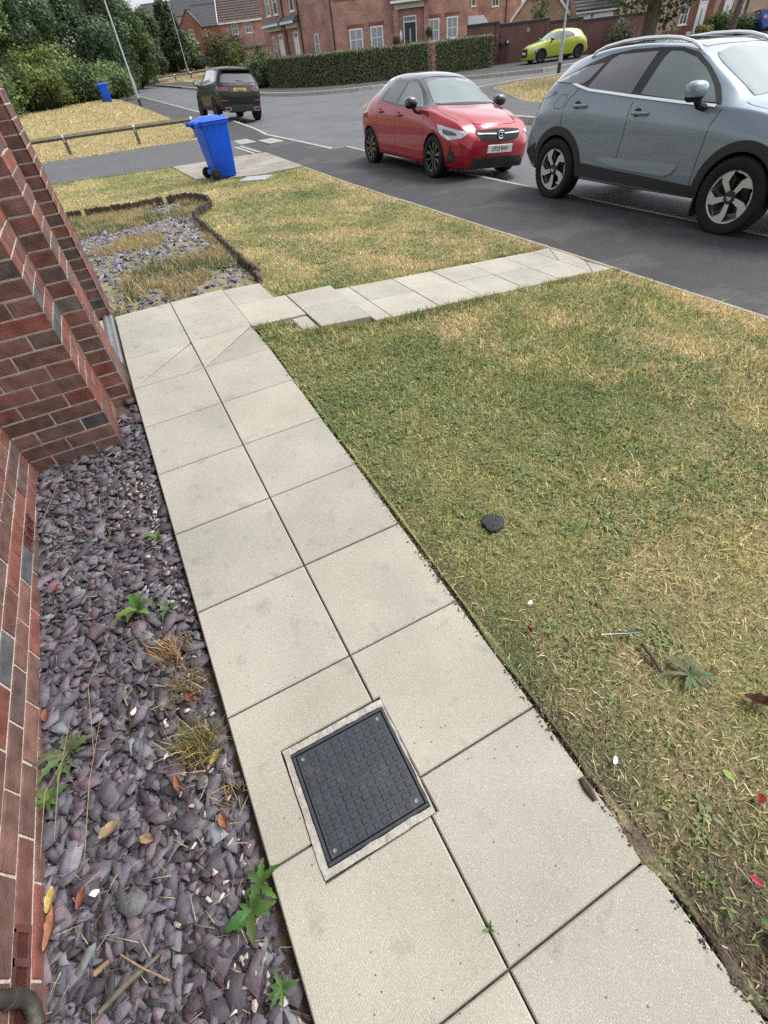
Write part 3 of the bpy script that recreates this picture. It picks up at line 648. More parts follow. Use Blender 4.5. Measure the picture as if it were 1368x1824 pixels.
# longer tufts where the lawn meets the slabs
def tuftmask(x, y): return lawnmask(x, y) & (inside(x, y + .10, BR) | inside(x, y - .06, BR)) & (fbm(x * 5, y * 5, 12) > .42)
x, y = scatter(90000, S_, 4.14, 3.1, 4.8, rg, tuftmask); parts.append(blades(x, y, .06, .0045, rg, .6, lambda a, b: turf(a, b) * .6 + np.array([.06, .09, .02]) * .4, drymix=.12))
v, f, c = join(parts); tag(np_mesh('lawn_grass', v, f, c, [M['blade']]), kind='stuff')
vv_, ff_, cc_ = chips(len(crumb_xy[0]), lambda r, n: crumb_xy, (.004, .013), lambda a, b: np.maximum(GZ(a, b), np.where(a < S_ + .01, PZ(b), -9)), .004, 88, .5, [(.095, .066, .05), (.075, .052, .04), (.12, .085, .062), (.06, .045, .036)])
tag(np_mesh('soil_crumbs', vv_, ff_, cc_, [M['slate']]), kind='stuff')
def lawn2(x, y):
    return (x < 4.14) & (y > 4.2) & ~inside(x, y, BED) & ~inside(x, y, BR) & ~inside(x, y, patch_poly) & ~inside(x, y, GREY) & (x > -2.2) & (y < 17.0 - .28 * np.maximum(0, x + 1.2)) & ~((x < S_) & (y < 5)) & ((x > -.4) | (y > 7))
parts = []
x, y = scatter(150000, -2, 4.14, 4.2, 8, rg, lawn2); parts.append(blades(x, y, .036, .0065, rg, 1.2, turf, drymix=.3))
x, y = scatter(150000, -2, 4.14, 8, 17, rg, lawn2); parts.append(blades(x, y, .045, .009, rg, 1.2, turf, drymix=.3))
v, f, c = join(parts); tag(np_mesh('lawn_grass', v, f, c, [M['blade']]), kind='stuff')
# weeds and grass growing through the far slate bed
def bedgrass(x, y):
    g = fbm(x * 1.5 + 3, y * .9, 55, 3); return inside(x, y, BED) & ((x > -.49) | (y > 5.3)) & (x > -1.4) & (g > .47 + .12 * (y < 5.6) * (x < 0))
x, y = scatter(70000, -1.4, 1.55, 4.8, 12, rg, bedgrass)
gm = lambda a, b: np.where((fbm(a * 1.9, b * 1.9, 61) > .5)[:, None], np.array([.085, .125, .035]), np.array([.36, .28, .13]))
v, f, c = blades(x, y, .085, .0065, rg, .6, gm, drymix=.35); tag(np_mesh('bed_grass', v, f, c, [M['blade']]), kind='stuff')
def verge(x, y): return (x < 4.15) & (y > 21.4 - .14 * x) & ~((x > 3.3) & (y < 22.2))
parts = []
x, y = scatter(150000, -9, 4.2, 21, 34, rg, verge); parts.append(blades(x, y, .075, .013, rg, .9, turf, drymix=.45))
x, y = scatter(90000, -9, 4.3, 34, 60, rg, verge); parts.append(blades(x, y, .10, .024, rg, .8, turf, drymix=.45))
v, f, c = join(parts); tag(np_mesh('verge_grass', v, f, c, [M['blade']]), kind='stuff')
ISL = [(13.45, 4), (13.5, 12), (14.5, 17.5), (17.7, 23.7), (23.4, 25.1), (45, 25.1), (45, 4)]
x, y = scatter(110000, 13, 34, 8, 25.2, rg, lambda a, b: inside(a, b, ISL)); parts = [blades(x, y, .10, .016, rg, .8, turf, drymix=.6)]
v, f, c = join(parts); tag(np_mesh('island_grass', v, f, c, [M['blade']]), kind='stuff')
x, y = scatter(60000, -2, 45, 96, 128, rg, lambda a, b: ~inside(a, b, [(4.5, 95.2), (12.3, 95.2), (13.2, 98), (20, 104), (30, 112), (30, 113.4), (19.4, 105.6), (11.6, 99.2), (4.5, 97)]))
v, f, c = blades(x, y, .16, .06, rg, .8, turf, drymix=.5); tag(np_mesh('far_grass', v, f, c, [M['blade']]), kind='stuff')
# broad leaves of clover, plantain and hawkbit scattered in the lawn
def rosettes(n, x0, x1, y0, y1, L, seed, maskf, k=6, cols=((.165, .225, .075), (.205, .25, .115), (.14, .20, .06), (.24, .265, .12))):
    rg = np.random.default_rng(seed); x, y = scatter(n, x0, x1, y0, y1, rg, maskf); n = len(x)
    X = np.repeat(x, k); Y = np.repeat(y, k); a = rg.uniform(0, 2 * PI, n * k); l = L * rg.uniform(.4, 1.2, n * k) * np.repeat(rg.uniform(.5, 1.2, n), k); w = l * rg.uniform(.22, .38, n * k); z = GZ(X, Y) + .006
    dx, dy = np.cos(a), np.sin(a); up = rg.uniform(.1, .55, n * k)
    def P(t, s, h): return np.stack([X + dx * l * t - dy * w * s, Y + dy * l * t + dx * w * s, z + l * h * up], 1)
    V = np.stack([P(.05, 0, .05), P(.45, -.5, .75), P(.5, 0, .62), P(.45, .5, .75), P(1, 0, .7)], 1).reshape(-1, 3)
    q = np.arange(n * k) * 5; F = [np.stack([q, q + 1, q + 2], 1), np.stack([q, q + 2, q + 3], 1), np.stack([q + 1, q + 4, q + 2], 1), np.stack([q + 2, q + 4, q + 3], 1)]
    c = np.array(cols)[rg.integers(0, len(cols), n * k)] * rg.uniform(.7, 1.3, (n * k, 1)); return V, F, np.repeat(c, 5, 0)
wm = lambda x, y: lawnmask(x, y) & (fbm(x * 2.6, y * 2.6, 15, 4) > .47) & (straw(x, y) < .72)
v, f, c = join([rosettes(8500, S_, 3.3, -1.2, 2.6, .030, 31, wm), rosettes(7000, S_, 4.0, 2, 4.2, .036, 32, wm), rosettes(9000, .5, 4.0, 4.4, 11, .05, 33, lambda a, b: lawn2(a, b) & (fbm(a * 1.8, b * 1.8, 16, 4) > .5))])
tag(np_mesh('lawn_weeds', v, f, c, [M['leaf']]), kind='stuff')

# ------------------------------------------------------------------ inspection cover in the path
tilt = math.atan(.066)
CX, CY = -.150, .556
cov = empty('inspection_cover', mat=Matrix.Translation((CX, CY, PZ(CY))) @ Matrix.Rotation(tilt, 4, 'X') @ Matrix.Rotation(R(-1.0), 4, 'Z'),
            label='black square inspection cover with raised squares set in the slab path', cat='inspection cover')
mb = MB(); nseg = 40                                   # rough mortar surround
def rect_ring(hx0, hy0, hx1, hy1, z, jit):
    out = []
    for i in range(nseg):
        t = i / nseg * 4; s = int(t); f = t - s
        cs = [(hx0, hy0), (hx1, hy0), (hx1, hy1), (hx0, hy1)]; a = cs[s]; b = cs[(s + 1) % 4]
        out.append((a[0] + (b[0] - a[0]) * f + random.uniform(-jit, jit), a[1] + (b[1] - a[1]) * f + random.uniform(-jit, jit), z + random.uniform(-jit, jit) * .3))
    return out
O_ = rect_ring(-.185, -.182, .172, .190, -.02, 0); A_ = rect_ring(-.187, -.184, .172, .190, .0035, .0022); B_ = rect_ring(-.168, -.164, .166, .168, .004, .002); D_ = rect_ring(-.164, -.161, .164, .165, -.02, 0)
vs = O_ + A_ + B_ + D_; fs = []
for r_ in range(3):
    for i in range(nseg): j = (i + 1) % nseg; fs.append((r_ * nseg + i, r_ * nseg + j, (r_ + 1) * nseg + j, (r_ + 1) * nseg + i))
mb.add(vs, fs); mb.build('surround', M['surround'], cov)
mb = MB()
for x0, y0, x1, y1 in ((-.165, -.162, .165, -.152), (-.165, .155, .165, .165), (-.165, -.152, -.155, .155), (.155, -.152, .165, .155)): mb.box(x0, y0, -.02, x1, y1, .0075, .002)
mb.build('frame', M['cover'], cov)
mb = MB(); mb.box(-.1525, -.1495, -.02, .1525, .1525, .006, .002); nq = 11; q = .0268
for i in range(nq):
    for j in range(nq):
        if (i in (0, nq - 1) and j in (0, nq - 1)): continue
        if j == 5 and 4 <= i <= 6: continue
        x = (i - 5) * q; y = (j - 5) * q; mb.box(x - .0092, y - .0092, .005, x + .0092, y + .0092, .0084, .0018)
mb.box(-.038, -.0105, .005, .038, .0105, .0078, .0015)
mb.build('lid', M['cover'], cov)
for sx in (-1, 1):
    for sy in (-1, 1):
        mb = MB(); mb.T = Matrix.Translation((sx * .134, sy * .134, 0)); mb.lathe([(.0058, .004), (.0058, .0085), (.0048, .0085), (.0022, .0072), (.0008, .0072)], 14)
        mb.build('screw', M['screw'], cov, smooth=True)

# ------------------------------------------------------------------ the near house: every brick is modelled
house = empty('brick_house', (-1.075, 2.795, 0), label='near red and grey brick house with stepped pier and doorway along the path', cat='house')
brick_pal = [(.170, .078, .064)] * 7 + [(.195, .074, .058)] * 4 + [(.150, .084, .070)] * 6 + [(.122, .082, .072)] * 3 + [(.105, .088, .082)] * 1 + [(.088, .088, .090)] + [(.165, .09, .074)] * 5
CH, BL, JT = .0775, .225, .0105
def brickwall(name, p0, u, nrm, ulen, z0, z1, seed, bond=0, header=False, holes=(), parent=None, name_m=None):
    """p0 xy origin, u direction, nrm outward; mortar sheet plus one chamfered block per brick"""
    rg = random.Random(seed); mb = MB(); u = Vector((*u, 0)); nv = Vector((*nrm, 0)); o = Vector((*p0, 0)); U = Vector((0, 0, 1))
    mb.mi = 1; rec = -.0045
    mb.quad(*(o + u * a + U * z + nv * rec for a, z in ((0, z0), (ulen, z0), (ulen, z1), (0, z1))))
    mb.mi = 0; nr = int((z1 - z0) / CH)
    for r_ in range(nr):
        za = z0 + r_ * CH; zb = za + CH - JT
        if header: cuts = [0, ulen]
        else:
            off = BL * .5 if (r_ + bond) % 2 else 0; cuts = [0]; x = off if off > 0 else BL
            while x < ulen - .03: cuts.append(x); x += BL
            cuts.append(ulen)
        for a, b in zip(cuts[:-1], cuts[1:]):
            a2 = a + (JT / 2 if a > 0 else 0); b2 = b - (JT / 2 if b < ulen else 0)
            if any(h[0] < (a2 + b2) / 2 < h[1] and h[2] < (za + zb) / 2 < h[3] for h in holes): continue
            c = rg.choice(brick_pal); k = rg.uniform(.8, 1.2); mb.col = (c[0] * k, c[1] * k, c[2] * k)
            d = rg.uniform(-.0012, .0018); e = .0032; j = [rg.uniform(-.0016, .0016) for _ in range(8)]
            A = [(a2 + j[0] * (a > 0), za + j[1]), (b2 + j[2] * (b < ulen), za + j[3]), (b2 + j[4] * (b < ulen), zb + j[5]), (a2 + j[6] * (a > 0), zb + j[7])]
            Bq = [(A[0][0] + e * (a > 0), A[0][1] + e), (A[1][0] - e * (b < ulen), A[1][1] + e), (A[2][0] - e * (b < ulen), A[2][1] - e), (A[3][0] + e * (a > 0), A[3][1] - e)]
            vs = [o + u * x + U * z + nv * rec for x, z in A] + [o + u * x + U * z + nv * (d - .0012) for x, z in A] + [o + u * x + U * z + nv * d for x, z in Bq]
            mb.add(vs, [(0, 1, 5, 4), (1, 2, 6, 5), (2, 3, 7, 6), (3, 0, 4, 7), (4, 5, 9, 8), (5, 6, 10, 9), (6, 7, 11, 10), (7, 4, 8, 11), (8, 9, 10, 11)])
    o = mb.build(name, [M['brick'], M['mortar']]); o.parent = parent; o.matrix_parent_inverse = parent.matrix_world.inverted() if parent else Matrix()
    return o
bpy.context.view_layer.update()
ZB = .0775 * -3 + .145
W0 = (-1.075, 2.795)
def brick_at(y, r_):
    u = y + 3.4; off = BL * .5 if r_ % 2 else 0; k = math.floor((u - off) / BL); return off + k * BL - 3.4, off + (k + 1) * BL - 3.4, ZB + r_ * CH, ZB + r_ * CH + CH
VENTS = [(2.795 - b_, 2.795 - a_, c_, d_) for a_, b_, c_, d_ in (brick_at(2.25, 3), brick_at(.47, 2))]
house_z1 = ZB + 34 * CH
brickwall('wall', (-1.075, -3.4), (0, 1), (1, 0), 6.195, ZB, house_z1, 1, holes=[(6.195 - b, 6.195 - a, c, d) for a, b, c, d in VENTS], parent=house)
brickwall('pier', (-1.075, 2.795), (1, 0), (0, -1), .461, ZB, house_z1, 2, parent=house)
brickwall('pier', (-.614, 2.795), (0, 1), (1, 0), .462, ZB, house_z1, 3, bond=1, parent=house)
brickwall('jamb', (-.614, 3.257), (1, 0), (0, -1), .114, ZB, house_z1, 4, header=True, parent=house)
brickwall('wall', (-.5, 3.257), (0, 1), (1, 0), .473, ZB, house_z1, 5, bond=1, parent=house)
brickwall('jamb', (-.735, 4.82), (1, 0), (0, -1), .225, ZB + 4 * CH, house_z1, 6, bond=1, parent=house)
brickwall('wall', (-.5, 4.82), (0, 1), (1, 0), .62, ZB, house_z1, 7, parent=house)
def part(mb, name, m, parent, **k):
    o = mb.build(name, m, **k); o.parent = parent; o.matrix_parent_inverse = parent.matrix_world.inverted(); return o
# plain masonry behind and above, doorway, threshold
mb = MB(); mb.box(-5, -3.4, -.4, -1.082, 2.80, 5.2); mb.box(-5, 2.802, -.4, -.622, 3.26, 5.2); mb.box(-5, 3.262, -.4, -.509, 3.728, 5.2); mb.box(-5, 4.828, -.4, -.509, 5.44, 5.2)
mb.box(-5, 3.73, 2.36, -.512, 4.826, 5.2)
mb.box(-1.08, -3.4, house_z1 + .001, -1.0765, 2.795, 5.2); mb.box(-1.07, 2.7965, house_z1 + .001, -.616, 3.25, 5.2); mb.box(-.6, 3.2585, house_z1 + .001, -.502, 3.728, 5.2); mb.box(-.6, 4.83, house_z1 + .001, -.502, 5.44, 5.2)
part(mb, 'upper_wall', M['wall_brick'], house, uv=True)
mb = MB(); mb.box(-.80, 3.74, .14, -.70, 4.81, 2.36); part(mb, 'door', M['doordark'], house)
mb = MB(); mb.box(-.71, 3.735, -.1, -.512, 4.815, .205); part(mb, 'door_step', M['mortar'], house)
mb = MB(); mb.box(-.56, 3.74, .19, -.487, 4.81, .232); mb.box(-.545, 3.74, .232, -.536, 4.81, .243); mb.box(-.505, 3.74, .232, -.496, 4.81, .240)
part(mb, 'door_threshold', M['steel'], house)
mb = MB(); mb.box(-5.4, -3.8, 5.2, -.2, 5.8, 5.3); mb.quad((-5.4, -3.8, 5.3), (-.2, -3.8, 5.3), (-2.8, -3.8, 7.4), (-5.4, -3.8, 5.31)); mb.quad((-.2, -3.8, 5.3), (-.2, 5.8, 5.3), (-2.8, 5.8, 7.4), (-2.8, -3.8, 7.4))
part(mb, 'roof', M['roof_brown'], house)
for a, b, c, d in VENTS:
    mb = MB(); mb.col = (.27, .075, .055); y0, y1 = 2.795 - b + .004, 2.795 - a - .004
    zc0, zc1 = c + .002, d - JT
    mb.col = (.07, .022, .018); mb.box(-1.0790, y0, zc0, -1.0782, y1, zc1); mb.col = (.11, .045, .038)  # slots are shallow; darker backing paints the shade of deep holes
    nb = 4
    for k in range(nb): yy = y0 + (y1 - y0) * k / (nb - 1); mb.box(-1.079, yy - .009, zc0, -1.073, yy + .009, zc1)
    mb.box(-1.079, y0, zc0, -1.0735, y1, zc0 + .008); mb.box(-1.079, y0, zc1 - .008, -1.0735, y1, zc1)
    part(mb, 'air_brick', M['brick'], house)
mb = MB(); mb.tube([(-1.055, .495, .75), (-1.055, .495, .135), (-1.054, .489, .108), (-1.052, .470, .090), (-1.05, .445, .082), (-1.045, .25, .070)], .017, 14)
mb.tube([(-1.055, .495, .18), (-1.055, .495, .15)], .020, 14); mb.tube([(-1.051, .452, .0835), (-1.05, .435, .082)], .020, 14)
part(mb, 'waste_pipe', mat('old_pipe', (.045, .04, .032), .6, var=.5, vscale=30, bump=.3, bscale=90), house, smooth=True)

# ------------------------------------------------------------------ wheelie bins
def make_bin(label, group):
    t = empty('wheelie_bin', label=label, cat='bin', group=group)
    mb = MB()
    def ring(hx0, hx1, hy, z, r=.05, n=5):
        out = []
        for cx, cy, a0 in ((hx1 - r, hy - r, 0), (hx0 + r, hy - r, 90), (hx0 + r, -hy + r, 180), (hx1 - r, -hy + r, 270)):
            for k in range(n): a = R(a0 + 90 * k / (n - 1)); out.append((cx + r * math.cos(a), cy + r * math.sin(a), z))
        return out
    rings = [ring(-.20, .25, .215, .02), ring(-.21, .255, .22, .03), ring(-.255, .29, .25, .55), ring(-.285, .315, .275, .93), ring(-.285, .315, .275, .94), ring(-.31, .34, .295, .94), ring(-.31, .34, .295, .985), ring(-.29, .32, .275, .985)]
    n = len(rings[0]); vs = [p for r_ in rings for p in r_]; fs = [tuple(range(n))[::-1]]
    for i in range(len(rings) - 1):
        for k in range(n): l = (k + 1) % n; fs.append((i * n + k, i * n + l, (i + 1) * n + l, (i + 1) * n + k))
    fs.append(tuple((len(rings) - 1) * n + k for k in range(n))); mb.add(vs, fs)
    for k in (-.15, 0, .15): mb.box(k - .006, .262, .86, k + .006, .289, .94); mb.box(k - .006, -.289, .86, k + .006, -.262, .94)
    mb.prism([(-.22, -.12), (-.30, -.10), (-.30, .10), (-.22, .12)], .10, .17)
    mb.build('body', M['bin'], t, smooth=True, ang=35)
    mb = MB(); rr = [ring(-.315, .365, .305, .987), ring(-.32, .372, .31, 1.0), ring(-.31, .362, .30, 1.012), ring(-.25, .30, .24, 1.035), ring(-.22, .22, .20, 1.04), ring(-.20, .19, .18, 1.062), ring(-.18, .17, .16, 1.068)]
    vs = [p for r_ in rr for p in r_]; fs = [tuple(range(n))[::-1]]
    for i in range(len(rr) - 1):
        for k in range(n): l = (k + 1) % n; fs.append((i * n + k, i * n + l, (i + 1) * n + l, (i + 1) * n + k))
    fs.append(tuple((len(rr) - 1) * n + k for k in range(n))); mb.add(vs, fs)
    mb.box(.30, -.04, 1.01, .36, .04, 1.05, .01)
    mb.build('lid', M['bin'], t, smooth=True, ang=35)
    for s in (-1, 1):
        mb = MB(); mb.tube([(-.28, s * .22, .90), (-.36, s * .22, .955), (-.44, s * .215, 1.0)], [.028, .024, .02], 8)
        mb.box(-.42, s * .24 - .02, .93, -.29, s * .24 + .02, 1.0, .005)
        mb.build('handle_arm', M['bin'], t, smooth=True)
    mb = MB(); mb.tube([(-.425, -.235, .995), (-.43, 0, 1.0), (-.425, .235, .995)], .017, 10); mb.build('handle', M['bin'], t, smooth=True)
    mb = MB(); mb.tube([(-.255, -.25, .105), (-.255, .25, .105)], .012, 8); mb.build('axle', M['dark'], t, smooth=True)
    for s in (-1, 1):
        mb = MB(); mb.T = Matrix.Translation((-.255, s * .262, .105)); mb.lathe([(.03, -.03), (.085, -.03), (.10, -.024), (.105, -.012), (.105, .012), (.10, .024), (.085, .03), (.07, .022), (.045, .022), (.03, .034)], 26, 'y'); w = mb.build('wheel', M['rubber'], t, smooth=True, ang=50)
        mb = MB(); mb.T = Matrix.Translation((-.255, s * .262, .105)); mb.lathe([(.022, -.036), (.03, -.036), (.03, .036), (.022, .036)], 14, 'y'); mb.build('hub', M['trim'], w)
    return t
bin_a = make_bin('tall blue wheelie bin standing on the pale paved patch, nearer the camera', 'blue wheelie bins')
bin_a.location = (2.42, 13.30, float(GZ(2.42, 13.3)) + .028); bin_a.rotation_euler.z = R(10)
bin_b = copy_tree(bin_a); bin_b['label'] = 'far blue wheelie bin against the bushes at the top of the dry verge'
bin_b.location = (2.62, 47.7, float(GZ(2.62, 47.7)) - .02); bin_b.rotation_euler.z = R(4)

# ------------------------------------------------------------------ log edging, knee rails, lamp posts
mb = MB(); pts = densify([Vector(p) for p in EDGE], .062, False)
for i, p in enumerate(pts):
    x, y = p[0], p[1]; z = float(GZ(x, y)); h = .115 + random.uniform(-.012, .012) + (.03 if y > 9.4 else -.015)
    a = Vector(pts[min(i + 1, len(pts) - 1)]) - Vector(pts[max(i - 1, 0)]); an = math.atan2(a[1], a[0]); k = random.uniform(.7, 1.3); mb.col = (k, k * random.uniform(.93, 1.03), k)
    mb.T = Matrix.Translation((x, y, z - .06)) @ Matrix.Rotation(an, 4, 'Z') @ Matrix.Rotation(random.uniform(-.10, .10) - (.25 if 5 < y < 9.4 else 0), 4, 'X')
    prof = [(-.0315, -.02), (.0315, -.02), (.0315, .002), (.016, .022), (-.016, .022), (-.0315, .002)]
    if i % 23 == 11: continue
    lo = [(a_, b_, 0) for a_, b_ in prof]; m1 = [(a_, b_, h + .04) for a_, b_ in prof]; tp = [(a_ * .72, b_ * .8, h + .053) for a_, b_ in prof]; n = 6
    mb.add(lo + m1 + tp, [(q, (q + 1) % n, n + (q + 1) % n, n + q) for q in range(n)] + [(n + q, n + (q + 1) % n, 2 * n + (q + 1) % n, 2 * n + q) for q in range(n)] + [tuple(range(2 * n, 3 * n))])
tag(mb.build('log_edging', M['logs']), 'low dark log roll edging curving round the overgrown slate bed', 'log edging')

def knee_rail(name_label, posts, ends, h, group=None, sc=1.0):
    zs = [float(GZ(*p)) for p in posts]; P = [Vector((p[0], p[1], z)) for p, z in zip(posts, zs)]
    t = empty('knee_rail', P[0], label=name_label, cat='knee rail', group=group); bpy.context.view_layer.update()
    d = (P[-1] - P[0]); d.z = 0; d.normalize(); an = math.atan2(d.y, d.x)
    for p in P:
        mb = MB(); mb.T = Matrix.Translation(p) @ Matrix.Rotation(an, 4, 'Z'); mb.box(-.05 * sc, -.05 * sc, -.2, .05 * sc, .05 * sc, h, .008); part(mb, 'post', M['timber'], t)
        mb = MB(); mb.T = Matrix.Translation(p + Vector((0, 0, h + .045))) @ Matrix.Rotation(an, 4, 'Z')
        mb.prism([(-.03, -.066), (.03, -.066), (.03, .066), (-.03, .066)], -.14, -.02); c = .074 * sc
        for a0, a1 in (((-c, 0), (0, c)), ((0, c), (c, 0))):
            mb.quad((-.035, a0[0], a0[1]), (.035, a0[0], a0[1]), (.035, a1[0], a1[1]), (-.035, a1[0], a1[1]))
        part(mb, 'strap', M['steel'], t)
    Q = [Vector((e[0], e[1], float(GZ(*e)))) for e in ends] ; line = [Q[0]] + P + ([Q[1]] if len(Q) > 1 else [])
    mb = MB(); vs = []; fs = []; c = .066 * sc; side = Vector((-d.y, d.x, 0))
    for p in line:
        o = p + Vector((0, 0, h + .04)); vs += [o - side * c, o + Vector((0, 0, c)), o + side * c, o - Vector((0, 0, c))]
    for i in range(len(line) - 1):
        for k in range(4): l = (k + 1) % 4; fs.append((i * 4 + k, i * 4 + l, i * 4 + 4 + l, i * 4 + 4 + k))
    fs += [(0, 1, 2, 3), tuple(len(vs) - 4 + k for k in (3, 2, 1, 0))]; mb.add(vs, fs); part(mb, 'rail', M['timber'], t)
    return t
knee_rail('long timber knee rail with three posts along the dry verge behind the blue bin', [(-2.9, 22.95), (-.62, 22.79), (1.66, 22.56), (3.57, 22.15)], [(-7.5, 23.3), (3.72, 22.13)], .46)
knee_rail('far low timber rail beside the footpath, beyond the end of the road', [(12.9, 95.4), (15.6, 96.5), (18.1, 97.4)], [(12.6, 95.2), (21.5, 98.6)], .62, sc=1.5)
# metal barrier at the end of the footway
t = empty('guard_rail', (9.9, 97, float(GZ(9.9, 97))), label='grey tubular metal barrier beside the lamp post at the far end of the footway', cat='barrier'); bpy.context.view_layer.update()
mb = MB(); z = float(GZ(10, 98))
mb.tube([(9.8, 99, z), (9.8, 99, z + 1.15), (13.6, 97, z + 1.15), (13.6, 97, z)], .04, 8); part(mb, 'frame', M['steel'], t)
mb = MB(); mb.tube([(11.7, 98, z), (11.7, 98, z + 1.13)], .035, 8); part(mb, 'upright', M['steel'], t)

def lamp_post(label, x, y, h, r0=.085, r1=.05, lean=0):
    z = float(GZ(x, y)); t = empty('lamp_post', (x, y, z), label=label, cat='lamp post')
    mb = MB(); mb.lathe([(r0 * 1.08, -.2), (r0 * 1.08, .42)], 16); mb.build('base', M['darkpost'], t, smooth=True)
    mb = MB(); mb.lathe([(r0, .42), (r0, 1.45), (r1 * 1.15, 1.6), (r1, 1.62), (r1 * .9, h)], 16); mb.box(-.03, -r0 - .004, .7, .03, -r0 + .01, 1.15); mb.build('column', M['polegrey'], t, smooth=True)
    mb = MB(); mb.tube([(0, 0, h - .05), (0, 0, h + .06), (.25, 0, h + .12)], .03, 8); mb.box(.15, -.12, h + .09, .72, .12, h + .17, .03); mb.build('lantern', M['polegrey'], t)
    return t
lamp_post('slim grey lamp post beside the left footway, near the far blue bin', 4.33, 44.3, 6.2)
lamp_post('grey lamp post on the dry grass island in front of the yellow hatchback', 23.4, 25.7, 6.2)
lamp_post('distant thin lamp post in front of the dark red gabled house', 18.95, 103.5, 8.0, .08, .05)

# ------------------------------------------------------------------ cars
def pchip(keys, xq):
    k = sorted(keys); x = np.array([a for a, _ in k], float); y = np.array([b for _, b in k], float); h = np.diff(x); d = np.diff(y) / h; m = np.zeros_like(x)
    m[0] = d[0]; m[-1] = d[-1]
    for i in range(1, len(x) - 1):
        if d[i - 1] * d[i] > 0: w1 = 2 * h[i] + h[i - 1]; w2 = h[i] + 2 * h[i - 1]; m[i] = (w1 + w2) / (w1 / d[i - 1] + w2 / d[i])
    xq = np.clip(xq, x[0], x[-1]); i = np.clip(np.searchsorted(x, xq) - 1, 0, len(x) - 2); t = (xq - x[i]) / h[i]
    return (2*t**3-3*t**2+1)*y[i] + (t**3-2*t**2+t)*h[i]*m[i] + (-2*t**3+3*t**2)*y[i+1] + (t**3-t**2)*h[i]*m[i+1]
def bez(p, n, end=False):
    p = [np.array(q, float) for q in p]; t = np.linspace(0, 1, n + 1)[: n + (1 if end else 0)][:, None]
    if len(p) == 2: return p[0] * (1 - t) + p[1] * t
    if len(p) == 3: return p[0] * (1 - t) ** 2 + 2 * p[1] * t * (1 - t) + p[2] * t ** 2
    return p[0] * (1-t)**3 + 3 * p[1] * t * (1-t)**2 + 3 * p[2] * t*t*(1-t) + p[3] * t**3
